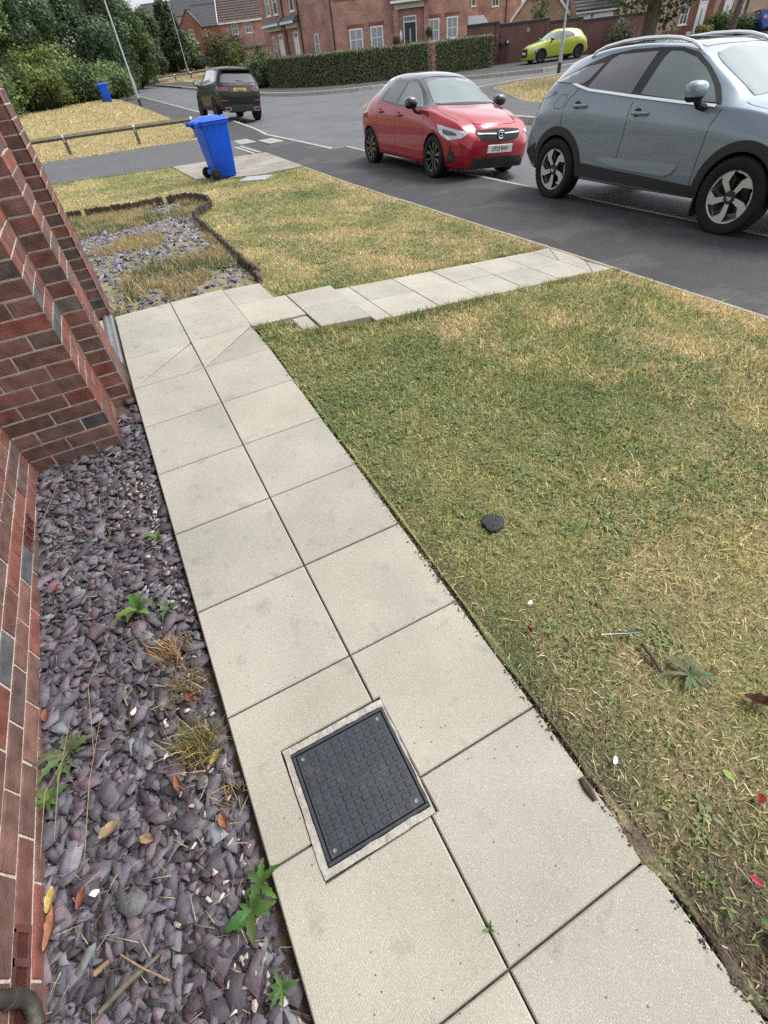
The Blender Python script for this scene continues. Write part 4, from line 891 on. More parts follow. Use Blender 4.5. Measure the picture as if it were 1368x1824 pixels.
class Car:
    def __init__(s, name, label, cfg, pose, mpaint, roll=0, pitch=0, group=None, label_cat='car'):
        s.c = cfg; x, y, z, yaw = pose
        s.root = empty(name, mat=Matrix.Translation((x, y, z)) @ Matrix.Rotation(R(yaw), 4, 'Z') @ Matrix.Rotation(R(pitch), 4, 'Y') @ Matrix.Rotation(R(roll), 4, 'X'), label=label, cat=label_cat, group=group)
        s.paint = mpaint; s.body()
    def body(s):
        c = s.c; x0, x1 = c['rear'], c['front']; L = x1 - x0
        t = np.linspace(0, 1, 74); e = .5 - .5 * np.cos(PI * t); xs = x0 + L * (.62 * t + .38 * e)
        K = {k: pchip(c[k], xs) for k in ('zb', 'wl', 'w', 'zm', 'yb', 'zs', 'yr', 'zr', 'zc')}
        rows = []
        for i, x in enumerate(xs):
            g = {k: float(v[i]) for k, v in K.items()}
            g['zr'] = max(g['zr'], g['zs'] + .004); g['zc'] = max(g['zc'], g['zr'] + .006)
            P = [bez([(0, g['zb']), (g['wl'] * .86, g['zb'])], 4), bez([(g['wl'] * .86, g['zb']), (g['wl'], g['zb']), (g['wl'], g['zb'] + .05)], 3),
                 bez([(g['wl'], g['zb'] + .05), (g['w'] - .006, g['zb'] * .62 + g['zm'] * .38), (g['w'], g['zm'])], 9),
                 bez([(g['w'], g['zm']), (g['w'] * .55 + g['yb'] * .45 + .006, g['zm'] * .5 + g['zs'] * .5), (g['yb'] + .012, g['zs'] - .012)], 7),
                 bez([(g['yb'] + .012, g['zs'] - .012), (g['yb'] + .002, g['zs'] + .004), (g['yb'] - .012, g['zs'] + .018 * min(1, (g['zr'] - g['zs']) * 8))], 2),
                 bez([(g['yb'] - .012, g['zs'] + .018 * min(1, (g['zr'] - g['zs']) * 8)), (g['yb'] * .50 + g['yr'] * .50 + .012, g['zs'] * .45 + g['zr'] * .55), (g['yr'], g['zr'])], 8),
                 bez([(g['yr'], g['zr']), (g['yr'] - .05, g['zr'] + .62 * (g['zc'] - g['zr'])), (g['yr'] * .5, g['zc']), (0, g['zc'])], 9, True)]
            rows.append(np.concatenate(P))
        n = len(rows[0]); nx_ = len(xs); vs = []
        for x, r_ in zip(xs, rows): vs += [(x, -p[0], p[1]) for p in r_]
        base = len(vs)
        for x, r_ in zip(xs, rows): vs += [(x, p[0], p[1]) for p in r_]
        fs = []
        for i in range(nx_ - 1):
            for k in range(n - 1):
                a = i * n + k; fs.append((a, a + 1, a + n + 1, a + n)); b = base + a; fs.append((b, b + n, b + n + 1, b + 1))
        bm = bmesh.new(); bv = [bm.verts.new(v) for v in vs]
        for f in fs:
            try: bm.faces.new([bv[i] for i in f])
            except ValueError: pass
        # bulging end caps
        for end, sgn, bulge in ((0, -1, c.get('bulge_r', .05)), (nx_ - 1, 1, c.get('bulge_f', .06))):
            prev = [end * n + k for k in range(n)] + [base + end * n + k for k in range(n - 2, 0, -1)]
            cen = Vector((xs[end], 0, float(rows[end][:, 1].mean()))); loop = [bv[i] for i in prev]
            for q in (.82, .58, .3):
                new = []
                for v0 in prev:
                    p = Vector(vs[v0]); new.append(bm.verts.new((p.x + sgn * bulge * (1 - q ** 2.2), cen.y + (p.y) * q, cen.z + (p.z - cen.z) * q)))
                m_ = len(loop)
                for k in range(m_):
                    l = (k + 1) % m_
                    try: bm.faces.new((loop[k], loop[l], new[l], new[k]))
                    except ValueError: pass
                loop = new
            try: bm.faces.new(loop)
            except ValueError: pass
        bmesh.ops.remove_doubles(bm, verts=bm.verts, dist=.0004); bmesh.ops.recalc_face_normals(bm, faces=bm.faces)
        nb_ = sum(1 for e in bm.edges if len(e.link_faces) != 2)
        if nb_: print('NONMANIFOLD', s.root.name, nb_, [tuple(round(q, 2) for q in e.verts[0].co) for e in bm.edges if len(e.link_faces) != 2][:6])
        s.bvh = BVHTree.FromBMesh(bm)
        me = bpy.data.meshes.new('body'); bm.to_mesh(me); bm.free(); me.materials.append(s.paint); me.materials.append(M['void'])
        o = bpy.data.objects.new('body', me); COL.objects.link(o)
        # wheel arches cut by boolean
        cut = []
        for wx in (c['wf'], c['wr']):
            for sg in (-1, 1):
                mb = MB(); mb.T = Matrix.Translation((wx, sg * .95, c['wrad'])); mb.lathe([(c['arch'], -.40), (c['arch'], .40)], 48, 'y'); mb.mi = 0
                cu = mb.build('cutter', [M['void']]); cut.append(cu)
                md = o.modifiers.new('b', 'BOOLEAN'); md.object = cu; md.operation = 'DIFFERENCE'; md.solver = 'FAST'; md.material_mode = 'TRANSFER'
        dg = bpy.context.evaluated_depsgraph_get(); me2 = bpy.data.meshes.new_from_object(o.evaluated_get(dg)); me2.name = 'body'
        o.modifiers.clear(); o.data = me2; bpy.data.meshes.remove(me)
        for cu in cut: m_ = cu.data; bpy.data.objects.remove(cu); bpy.data.meshes.remove(m_)
        me2.polygons.foreach_set('use_smooth', np.ones(len(me2.polygons), bool)); me2.set_sharp_from_angle(angle=R(32))
        o.parent = s.root; s.bodyo = o
    # map functions: 2D -> ray
    def ray(s, mode, u, v):
        if mode == 'R': return Vector((u, -3, v)), Vector((0, 1, 0))
        if mode == 'L': return Vector((u, 3, v)), Vector((0, -1, 0))
        if mode == 'F': return Vector((5, u, v)), Vector((-1, 0, 0))
        if mode == 'B': return Vector((-5, u, v)), Vector((1, 0, 0))
        if mode == 'T': return Vector((u, v, 4)), Vector((0, 0, -1))
        if mode[0] in 'fb':                 # oblique corner views: angle in degrees after the letter; u is along the view's right
            a = R(float(mode[1:])); d = Vector((-math.cos(a), -math.sin(a), 0)) if mode[0] == 'f' else Vector((math.cos(a), -math.sin(a), 0))
            rt = Vector((d.y, -d.x, 0)); ex = (s.c['front'] - .29) if mode[0] == 'f' else (s.c['rear'] + .29); ey = math.copysign(.70, a) * 1.0
            return Vector((ex, ey, 0)) - d * 6 + rt * u + Vector((0, 0, v)), d
    def hitp(s, mode, u, v):
        o, d = s.ray(mode, u, v); h = s.bvh.ray_cast(o, d)
        if h[0] is None:
            best = None
            for k in range(1, 14):
                for du, dv in ((0, -1), (0, 1), (1, 0), (-1, 0), (1, 1), (-1, 1), (1, -1), (-1, -1)):
                    o2, d2 = s.ray(mode, u + du * k * .012, v + dv * k * .012); h = s.bvh.ray_cast(o2, d2)
                    if h[0] is not None: return h[0], d
            return o + d * 3, d
        return h[0], d
    def shell(s, name, m, mode, poly, off=.004, th=.012, res=.045, parent=None, smooth=True):
        P = densify(poly, res); nb = len(P); xs = [p[0] for p in P]; ys = [p[1] for p in P]
        GX, GY = np.meshgrid(np.arange(min(xs), max(xs), res) + res * .4, np.arange(min(ys), max(ys), res) + res * .4); gx_, gy_ = GX.ravel(), GY.ravel()
        if len(gx_):
            k = inside(gx_, gy_, P) & (np.min(np.hypot(gx_[:, None] - np.array(xs), gy_[:, None] - np.array(ys)), 1) > res * .45); gx_, gy_ = gx_[k], gy_[k]
        pts = [Vector(p) for p in P] + [Vector((a, b)) for a, b in zip(gx_, gy_)]
        v2, _, fs, _, _, _ = delaunay_2d_cdt(pts, [(i, (i + 1) % nb) for i in range(nb)], [], 1, 1e-6)
        mb = MB(); top = []; bot = []
        for q in v2:
            h, d = s.hitp(mode, q[0], q[1]); top.append(h - d * (off(q[1]) if callable(off) else off)); bot.append(h - d * ((off(q[1]) if callable(off) else off) - th))
        n = len(top); cnt = {}
        for f in fs:
            for i in range(len(f)): e = (f[i], f[(i + 1) % len(f)]); cnt[e] = 1
        edges = [e for e in cnt if (e[1], e[0]) not in cnt]
        flip = mode in ('L', 'B') or False
        mb.add(top + bot, [tuple(f) for f in fs] + [(e[1], e[0], n + e[0], n + e[1]) for e in edges])
        o = mb.build(name, m, parent or s.root, smooth=smooth, ang=50)
        bm = bmesh.new(); bm.from_mesh(o.data); bmesh.ops.recalc_face_normals(bm, faces=bm.faces)
        # orient outward: the first face should look back at the viewer
        _, d = s.ray(mode, 0, 0); tot = sum((f.normal.dot(d) * f.calc_area() for f in bm.faces if abs(f.normal.dot(d)) > .2))
        if tot > 0: bmesh.ops.reverse_faces(bm, faces=bm.faces)
        bm.to_mesh(o.data); bm.free()
        if smooth: o.data.polygons.foreach_set('use_smooth', np.ones(len(o.data.polygons), bool)); o.data.set_sharp_from_angle(angle=R(45))
        return o
    def strip(s, name, m, mode, line, w, off=.0012, th=.006, closed=False, parent=None):
        L = [Vector(p) for p in densify(line, .04, closed)]; n = len(L); a = []; b = []
        for i, p in enumerate(L):
            t = (L[min(i + 1, n - 1)] - L[max(i - 1, 0)]) if not closed else (L[(i + 1) % n] - L[i - 1]); t.normalize(); nr = Vector((-t.y, t.x)) * w / 2; a.append(p + nr); b.append(p - nr)
        mb = MB(); vs = []
        for p, q in zip(a, b):
            h1, d = s.hitp(mode, *p); h2, d = s.hitp(mode, *q); vs += [h1 - d * off, h2 - d * off, h1 - d * (off - th), h2 - d * (off - th)]
        fs = []
        for i in range(n if closed else n - 1):
            k = i * 4; l = ((i + 1) % n) * 4; fs += [(k, k + 1, l + 1, l), (k + 2, k, l, l + 2), (k + 1, k + 3, l + 3, l + 1)]
        mb.add(vs, fs); o = mb.build(name, m, parent or s.root)
        bm = bmesh.new(); bm.from_mesh(o.data); _, d = s.ray(mode, 0, 0)
        for f in bm.faces:
            pass
        tot = sum(f.normal.dot(d) * f.calc_area() for f in bm.faces)
        if tot > 0: bmesh.ops.reverse_faces(bm, faces=bm.faces)
        bm.to_mesh(o.data); bm.free(); return o
    def arch_ring(s, name, m, wx, r0, r1, mode, a0=-8, a1=188, off=.012):
        n = 40; pts = [(wx + r0 * math.cos(R(a0 + (a1 - a0) * i / n)), s.c['wrad'] + r0 * math.sin(R(a0 + (a1 - a0) * i / n))) for i in range(n + 1)]
        pts2 = [(wx + r1 * math.cos(R(a0 + (a1 - a0) * i / n)), s.c['wrad'] + r1 * math.sin(R(a0 + (a1 - a0) * i / n))) for i in range(n + 1)][::-1]
        return s.shell(name, m, mode, pts + pts2, off, .03, .05)
    def wheel(s, wx, sg, rimr, style, width=.21, steer=0):
        r = s.c['wrad']; y = s.c['track']
        T = Matrix.Translation((wx, sg * y, r)) @ Matrix.Rotation(R(steer), 4, 'Z')
        if sg > 0: T = T @ Matrix.Rotation(PI, 4, 'Z')
        # local: outer face looks to -y
        mb = MB(); mb.T = T; h = width / 2
        mb.lathe([(rimr * .93, -h + .035), (rimr * .98, -h + .012), (rimr + .012, -h + .004), (rimr + .03, -h - .004), (r - .03, -h - .002), (r - .012, -h + .012), (r - .002, -h + .04), (r, -h + .06), (r, h - .06), (r - .012, h - .012), (rimr + .02, h), (rimr * .9, h - .02)], 56, 'y', cap=False)
        for k in range(44):                     # tread blocks
            a = 2 * PI * k / 44; mb.T = T @ Matrix.Rotation(a, 4, 'Y'); mb.box(-.012, -h + .016, r - .014, .012, -h + .07, r + .0004)
        tyre = mb.build('tyre', M['rubber'], None, smooth=True, ang=35)
        mb = MB(); mb.T = T; mb.lathe([(.02, -.02), (.15, -.02), (.16, .0), (.16, .02), (.02, .02)], 30, 'y'); hubd = mb.build('wheel', M['trim'], s.root, smooth=True, ang=35); tyre.parent = hubd
        mb = MB(); mb.T = T; mb.mi = 0; yf = -h + .016
        mb.lathe([(rimr * .985, yf + .004), (rimr * .955, yf - .002), (rimr * .92, yf + .006), (rimr * .88, yf + .05), (rimr * .86, h - .02)], 56, 'y', cap=False)
        face = style['face']; side = 1
        def spoke(poly, yo, yi, mi):
            """poly in wheel plane (a radial, b tangential)"""
            n = len(poly); vs = [(b, yo + (.012 if math.hypot(a, b) < rimr * .45 else 0), a) for a, b in poly] + [(b, yi, a) for a, b in poly]
            mb.mi = mi; mb.add(vs, [tuple(range(n))]); mb.mi = 1; mb.add(vs, [(i, (i + 1) % n, n + (i + 1) % n, n + i) for i in range(n)])
        R_ = rimr * .955
        for k in range(5):
            mb.T = T @ Matrix.Rotation(2 * PI * k / 5 + style.get('rot', 0), 4, 'Y')
            if style['kind'] == 'bent':
                arm = [(.055, -.020), (.055, .026), (R_ * .70, .033), (R_ * .985, .085), (R_ * .93, .150), (R_ * .97, .035), (R_ * .99, -.01), (R_ * .74, -.034)]
                arm = [(.055, -.022), (.055, .022), (R_ * .62, .030), (R_ * .82, .098), (R_ * .955, .125), (R_ * .998, .04), (R_ * .985, -.012), (R_ * .70, -.032)]
                spoke(arm, yf + .002, yf + .05, 0)
                arc = [(R_ * math.cos(q) * .998, R_ * math.sin(q) * .998) for q in np.linspace(-.62, -.10, 9)] + [(R_ * .93 * math.cos(q), R_ * .93 * math.sin(q)) for q in np.linspace(-.10, -.62, 9)]
                spoke(arc, yf + .004, yf + .04, 0)
                spoke([(.06, .024), (R_ * .60, .034), (R_ * .74, .085), (R_ * .58, .09), (.10, .045)], yf + .028, yf + .05, 1)
            else:
                for b in (-1, 1):
                    spoke([(.045, b * .012), (.045, b * .034), (R_ * .97, b * .066 + .0), (R_ * .985, b * .030)][::b], yf + .004, yf + .05, 0)
                    spoke([(R_ * .62, b * .048), (R_ * .62, b * .056), (R_ * .95, b * .074), (R_ * .96, b * .066)][::b], yf + .001, yf + .02, 2)
        mb.T = T; mb.mi = 1; mb.lathe([(.001, yf + .006), (.055, yf + .006), (.064, yf + .016), (.064, yf + .06)], 24, 'y', cap=False)
        for k in range(5):
            a = 2 * PI * (k + .5) / 5; mb.T = T @ Matrix.Translation((math.sin(a) * .057, yf + .012, math.cos(a) * .057)); mb.lathe([(.009, -.004), (.009, .02)], 8, 'y')
        mb.T = T; mb.mi = 2
        if style.get('ring'):
            mb.lathe([(.019, yf + .004), (.024, yf + .002), (.024, yf + .007)], 20, 'y', cap=False); mb.box(-.028, yf + .001, -.004, .028, yf + .006, .004)
        mb.build('rim', [face, style['side'], style['accent']], hubd, smooth=True, ang=30)
        return hubd
    def text(s, txt, mode, u, v, size, m, name='lettering', parent=None, depth=.003, stretch=1.0, base=None):
        cu = bpy.data.curves.new('t', 'FONT'); cu.body = txt; cu.size = size; cu.align_x = 'CENTER'; cu.align_y = 'CENTER'; cu.extrude = depth / 2; cu.offset = size * .012
        o = bpy.data.objects.new('t', cu); COL.objects.link(o); dg = bpy.context.evaluated_depsgraph_get(); me = bpy.data.meshes.new_from_object(o.evaluated_get(dg)); bpy.data.objects.remove(o)
        me.materials.clear(); me.materials.append(m); ob = bpy.data.objects.new(name, me); COL.objects.link(ob); ob.parent = parent or s.root
        ob.matrix_local = base @ Matrix.Diagonal((stretch, 1, 1, 1)); return ob
    def plate(s, txt, end, z, m, tiltdeg, w=.52, h=.111, xo=None, ts=.088):
        hit, d = s.hitp('F' if end > 0 else 'B', 0, z); x = hit.x + end * .012 if xo is None else xo
        # local plate frame: X right as seen by a viewer facing it, Y up, Z towards the viewer
        B = Matrix(((0, 0, end, x), (end, 0, 0, 0), (0, 1, 0, z), (0, 0, 0, 1))) @ Matrix.Rotation(R(tiltdeg), 4, 'X')
        mb = MB(); mb.T = B; mb.box(-w / 2, -h / 2, -.012, w / 2, h / 2, .004, .003); p = mb.build('number_plate', m, s.root)
        if txt: s.text(txt, None, 0, 0, ts, M['ink'], 'lettering', p, .002, .80, B @ Matrix.Translation((0, 0, .0052)))
        return p
    def mirror(s, sg, x, y, z, mcap, sc=1.0):
        mb = MB(); vs = []; fs = []; nu, nv = 14, 10
        for i in range(nv + 1):
            ph = -PI / 2 + PI * i / nv
            for k in range(nu):
                a = 2 * PI * k / nu; cx, cy, cz = math.cos(ph) * math.cos(a), math.cos(ph) * math.sin(a), math.sin(ph)
                f = lambda q, e: math.copysign(abs(q) ** e, q)
                px = f(cx, .75) * (.095 if cx > 0 else .045); vs.append((x + px * sc * (1 - .35 * max(0, -cz)), y + sg * .02 + f(cy, .7) * .105 * sc, z + f(cz, .7) * .075 * sc))
        for i in range(nv):
            for k in range(nu): l = (k + 1) % nu; fs.append((i * nu + k, i * nu + l, (i + 1) * nu + l, (i + 1) * nu + k))
        half = [f for f in fs]; mb.mi = 0
        mb.add(vs, [f for f in fs if sum(vs[i][2] for i in f) / 4 > z - .02 * sc]); mb.mi = 1; mb.add(vs, [f for f in fs if sum(vs[i][2] for i in f) / 4 <= z - .02 * sc])
        o = mb.build('door_mirror', [mcap, M['dark']], s.root, smooth=True, ang=60)
        mb = MB(); mb.tube([(x + .03, y - sg * .02, z - .05 * sc), (x + .035, y - sg * .06, z - .10 * sc), (x + .04, y - sg * .16, z - .12 * sc)], [.035 * sc, .03 * sc, .03 * sc], 8); mb.build('mirror_arm', M['dark'], o, smooth=True)
        mb = MB(); mb.box(x - .052 * sc, y - .075 * sc, z - .045 * sc, x - .044 * sc, y + .095 * sc, z + .05 * sc); mb.build('mirror_glass', M['chrome'], o)
        return o
    def handle(s, mode, x, z, L=.2, m=None):
        sg = -1 if mode == 'R' else 1
        mm = [(x - L * .18 + .055 * math.cos(a), z + .005 + .042 * math.sin(a)) for a in np.linspace(0, 2 * PI, 14)[:-1]]
        rc = s.shell('handle_shade', M['trim'], mode, mm, .0015, .004, .03)  # flat dark disc; the shade of a hand recess is put into its colour
        h, d = s.hitp(mode, x, z); y = h.y
        mb = MB(); mb.tube([(x - L / 2, y - sg * .005, z), (x - L / 2 + .03, y + sg * .03, z), (x, y + sg * .04, z), (x + L / 2 - .03, y + sg * .03, z), (x + L / 2, y - sg * .005, z)], [.012, .018, .019, .018, .012], 10)
        return mb.build('door_handle', m or s.paint, s.root, smooth=True)

def both(f, *a, **k):
    for sd in ('R', 'L'): f(sd, *a, **k)
STY_GREY = dict(kind='bent', face=M['alloy'], side=M['trim'], accent=M['chrome'], ring=True, rot=.62)
STY_RED = dict(kind='twin', face=M['gloss'], side=M['dark'], accent=M['steel'], rot=.3)
STY_DARK = dict(kind='twin', face=M['trim'], side=M['dark'], accent=M['steel'], rot=.1)

# ---- grey crossover, nearest car
G_ = dict(front=2.25, rear=-2.12, wf=1.333, wr=-1.333, wrad=.357, arch=.405, track=.80, bulge_f=.05, bulge_r=.04,
  zc=[(2.25, .80), (2.2, .92), (2.05, 1.0), (1.6, 1.075), (1.2, 1.125), (1.08, 1.15), (.85, 1.265), (.55, 1.41), (.28, 1.54), (.05, 1.585), (-.5, 1.618), (-.9, 1.61), (-1.35, 1.565), (-1.62, 1.505), (-1.75, 1.42), (-1.9, 1.22), (-2.0, 1.08), (-2.08, .92), (-2.12, .70)],
  zr=[(2.25, .76), (2.05, .95), (1.6, 1.03), (1.15, 1.09), (1.02, 1.125), (.85, 1.215), (.55, 1.36), (.28, 1.50), (.0, 1.548), (-.5, 1.566), (-1.0, 1.545), (-1.35, 1.495), (-1.65, 1.425), (-1.8, 1.30), (-1.95, 1.10), (-2.06, .93), (-2.12, .66)],
  zs=[(2.25, .70), (2.1, .86), (1.6, .985), (1.15, 1.065), (.85, 1.085), (.5, 1.10), (-.25, 1.15), (-.85, 1.19), (-1.2, 1.25), (-1.5, 1.27), (-1.75, 1.20), (-1.95, 1.03), (-2.06, .88), (-2.12, .62)],
  yb=[(2.25, .56), (2.12, .72), (1.9, .79), (1.5, .825), (.9, .845), (0, .848), (-1, .842), (-1.5, .825), (-1.85, .765), (-2.05, .70), (-2.12, .60)],
  yr=[(2.25, .42), (1.6, .60), (1.1, .72), (.85, .70), (.55, .645), (.28, .605), (-.4, .60), (-1.2, .575), (-1.6, .55), (-1.85, .58), (-2.12, .52)],
  w=[(2.25, .64), (2.16, .76), (2.0, .845), (1.75, .893), (1.4, .912), (.9, .900), (0, .895), (-.9, .900), (-1.4, .918), (-1.75, .893), (-2.0, .83), (-2.12, .74)],
  wl=[(2.25, .60), (1.9, .80), (1.4, .86), (0, .86), (-1.4, .86), (-1.9, .80), (-2.12, .68)],
  zm=[(2.25, .55), (1.9, .74), (1.4, .86), (0, .93), (-1.4, 1.00), (-1.8, .92), (-2.12, .52)], zb=[(2.25, .32), (1.9, .28), (0, .27), (-1.8, .30), (-2.12, .40)])
g = Car('parked_car', 'grey crossover parked half on the footway, nearest car to the camera', G_, (6.57, 4.955, -.195, 270.15), M['p_grey'], roll=-2.2, group='parked cars')
glassF = [(-.165, 1.168), (-.10, 1.465), (-.06, 1.512), (.08, 1.503), (.28, 1.45), (.45, 1.365), (.66, 1.225), (.79, 1.112), (.5, 1.115)]
glassR = [(-.30, 1.172), (-.225, 1.518), (-.77, 1.506), (-.86, 1.47), (-1.0, 1.23), (-.92, 1.215)]
glassQ = [(-1.10, 1.262), (-1.035, 1.30), (-.935, 1.445), (-1.2, 1.415), (-1.42, 1.35), (-1.60, 1.285), (-1.40, 1.275)]
outer = [(.86, 1.098), (.83, 1.135), (.72, 1.232), (.47, 1.388), (.28, 1.488), (.06, 1.534), (-.22, 1.548), (-.60, 1.546), (-.9, 1.518), (-1.2, 1.445), (-1.45, 1.355), (-1.64, 1.28), (-1.27, 1.268), (-.95, 1.205), (-.25, 1.155), (.55, 1.100)]
for sd in ('R', 'L'):
    fr = g.shell('window_frame', M['trim'], sd, outer, .008, .014, .045)
    g.shell('side_window', M['glass'], sd, glassF, .0125, .01, .05); g.shell('side_window', M['darkglass'], sd, glassR, .0125, .01, .05); g.shell('quarter_window', M['darkglass'], sd, glassQ, .0125, .01, .05)
    g.strip('belt_trim', M['chrome'], sd, [(-1.27, 1.272), (-1.12, 1.238), (-.95, 1.205), (-.25, 1.152), (.4, 1.108), (.82, 1.086)], .022, .011, .012)
    g.strip('door_gap', M['void'], sd, [(-.215, 1.15), (-.235, 1.05), (-.24, .8), (-.275, .55), (-.29, .33)], .007)
    g.strip('door_gap', M['void'], sd, [(.90, 1.075), (.85, .93), (.83, .66), (.81, .40)], .007)
    g.strip('door_gap', M['void'], sd, [(-1.12, 1.225), (-1.24, 1.12), (-1.30, 1.02), (-1.31, .90), (-1.27, .83)], .007)
    g.strip('fuel_flap', M['void'], sd, [(-1.40, 1.16), (-1.29, 1.155), (-1.30, 1.06), (-1.36, 1.02), (-1.47, 1.02), (-1.50, 1.05)], .005, closed=True) if sd == 'R' else None
    g.handle(sd, -.07, 1.005, .24); g.handle(sd, -1.03, 1.055, .24)
    g.arch_ring('arch_cladding', M['trim'], G_['wr'], .392, .482, sd); g.arch_ring('arch_cladding', M['trim'], G_['wf'], .392, .482, sd)
    g.shell('sill_cladding', M['trim'], sd, [(.90, .30), (.86, .40), (-.29, .445), (-.9, .475), (-.93, .33)], .013, .03, .06)
    g.shell('door_insert', M['alloy'] if False else M['p_grey'], sd, [(-.66, .535), (-.47, .565), (.62, .575), (.56, .49), (.46, .455), (-.26, .475)], lambda v: .006 + (.575 - v) * .13, .05, .05)
    g.shell('tail_lamp', M['taillamp'], sd, [(-1.52, 1.19), (-1.80, 1.20), (-1.97, 1.10), (-1.88, 1.09), (-1.66, 1.135), (-1.54, 1.16)], .006, .02, .03)
    g.shell('rear_bumper', M['trim'], sd, [(-1.80, .38), (-1.80, .63), (-1.98, .56), (-2.09, .50), (-2.1, .42)], .010, .02, .05)
    g.shell('front_bumper', M['trim'], sd, [(1.78, .33), (1.80, .50), (2.1, .42), (2.2, .34)], .010, .02, .05)
    g.shell('headlamp', M['lamp'], sd, [(1.72, .90), (2.05, .86), (2.18, .80), (2.12, .76), (1.8, .85)], .008, .02, .04)
    sg = -1 if sd == 'R' else 1
    rp = [(-1.27, 1.50), (-1.2, 1.545), (-1.05, 1.588), (-.8, 1.618), (-.5, 1.632), (-.2, 1.627), (-.02, 1.610), (.14, 1.575), (.24, 1.535), (.28, 1.505)]
    mb = MB(); mb.tube([(x, sg * (.585 if -1 < x < .1 else .592), z - .002) for x, z in rp], [.010, .014, .016, .017, .017, .017, .017, .016, .014, .010], 10); g_r = mb.build('roof_rail', M['chrome'], g.root, smooth=True)
    g.mirror(sg, .66, sg * 1.02, 1.205, M['p_grey'], 1.15)
    g.shell('mirror_base', M['dark'], sd, [(.66, 1.112), (.80, 1.105), (.79, 1.125), (.67, 1.205)], .010, .015, .04)
g.shell('windscreen', M['screen'], 'F', [(-.60, 1.15), (-.3, 1.165), (0, 1.17), (.3, 1.165), (.60, 1.15), (.585, 1.25), (.53, 1.44), (.50, 1.475), (.2, 1.52), (0, 1.525), (-.2, 1.52), (-.50, 1.475), (-.53, 1.44), (-.585, 1.25)], .011, .016, .05)
g.shell('roof_panel', M['gloss'], 'T', [(.26, -.50), (.28, 0), (.26, .50), (-.4, .53), (-1.3, .50), (-1.42, .3), (-1.45, 0), (-1.42, -.3), (-1.3, -.50), (-.4, -.53)], .004, .01, .07)
g.strip('bonnet_gap', M['void'], 'T', [(1.06, -.74), (1.12, -.755), (1.5, -.73), (1.9, -.66), (2.1, -.52)], .008); g.strip('bonnet_gap', M['void'], 'T', [(1.06, .74), (1.12, .755), (1.5, .73), (1.9, .66), (2.1, .52)], .008)
g.shell('rear_window', M['darkglass'], 'B', [(-.52, 1.40), (.52, 1.40), (.60, 1.15), (-.60, 1.15)], .006, .01, .06)
g.shell('grille', M['gloss'], 'F', [(-.38, .84), (.38, .84), (.30, .55), (-.30, .55)], .008, .015, .05)
for wx in (G_['wf'], G_['wr']):
    for sg in (-1, 1): g.wheel(wx, sg, .246, STY_GREY, .23, 0)
for sg in (-1, 1): mb = MB(); mb.box(.93, min(sg * .90, sg * .72), .12, .95, max(sg * .90, sg * .72), .36); mb.build('mud_flap', M['dark'], g.root)
# parking disc clip and inside mirror seen through the windscreen are left to the glass

# ---- red hatchback
C_ = dict(front=2.04, rear=-1.93, wf=1.269, wr=-1.269, wrad=.312, arch=.352, track=.765, bulge_f=.06, bulge_r=.05,
  zc=[(2.04, .70), (1.98, .78), (1.8, .86), (1.4, .945), (1.05, 1.00), (.93, 1.025), (.7, 1.155), (.4, 1.33), (.18, 1.425), (-.1, 1.462), (-.45, 1.47), (-.9, 1.448), (-1.35, 1.38), (-1.52, 1.32), (-1.66, 1.13), (-1.82, .98), (-1.9, .82), (-1.93, .62)],
  zr=[(2.04, .64), (1.8, .81), (1.4, .905), (1.05, .965), (.93, 1.0), (.7, 1.10), (.4, 1.265), (.18, 1.345), (-.1, 1.38), (-.5, 1.385), (-.9, 1.355), (-1.25, 1.275), (-1.45, 1.18), (-1.64, 1.04), (-1.82, .91), (-1.93, .58)],
  zs=[(2.04, .58), (1.8, .77), (1.4, .87), (1.0, .945), (.7, .955), (0, .985), (-.6, 1.01), (-1.0, 1.035), (-1.3, 1.035), (-1.55, 1.0), (-1.75, .92), (-1.93, .55)],
  yb=[(2.04, .52), (1.9, .66), (1.6, .735), (1.2, .79), (.8, .82), (0, .83), (-.8, .825), (-1.3, .79), (-1.7, .70), (-1.93, .58)],
  yr=[(2.04, .4), (1.5, .56), (1.0, .69), (.7, .65), (.4, .595), (.18, .56), (-.4, .56), (-1.1, .525), (-1.5, .50), (-1.75, .54), (-1.93, .5)],
  w=[(2.04, .60), (1.95, .72), (1.8, .80), (1.55, .857), (1.27, .876), (.9, .865), (0, .860), (-.9, .868), (-1.27, .882), (-1.55, .86), (-1.8, .78), (-1.93, .68)],
  wl=[(2.04, .58), (1.7, .78), (1.27, .82), (0, .815), (-1.27, .82), (-1.93, .66)],
  zm=[(2.04, .48), (1.7, .62), (1.27, .74), (0, .83), (-1.27, .86), (-1.7, .78), (-1.93, .48)], zb=[(2.04, .17), (1.7, .17), (0, .19), (-1.6, .22), (-1.93, .30)])
c = Car('parked_car', 'red hatchback with black roof, facing the camera behind the grey crossover', C_, (6.214, 10.356, -.215, 270.05), M['p_red'], roll=-5.0, group='parked cars')
_me = c.bodyo.data; _me.materials.append(M['gloss']); _gi = len(_me.materials) - 1       # black upper body: pillars and roof edges
for _p in _me.polygons:
    _q = _p.center
    if -1.30 < _q.x < .90 and _q.z > float(pchip(C_['zs'], np.array([_q.x]))[0]) + .014 and (_q.x > -.95 or _q.z > 1.27): _p.material_index = _gi
cF = [(-.095, 1.012), (-.01, 1.30), (.10, 1.325), (.28, 1.285), (.45, 1.21), (.63, 1.09), (.77, .985), (.4, .995)]
cR = [(-.165, 1.018), (-.075, 1.315), (-.45, 1.31), (-.62, 1.26), (-.75, 1.06)]; cQ = [(-.80, 1.075), (-.68, 1.25), (-.80, 1.20), (-.93, 1.13)]
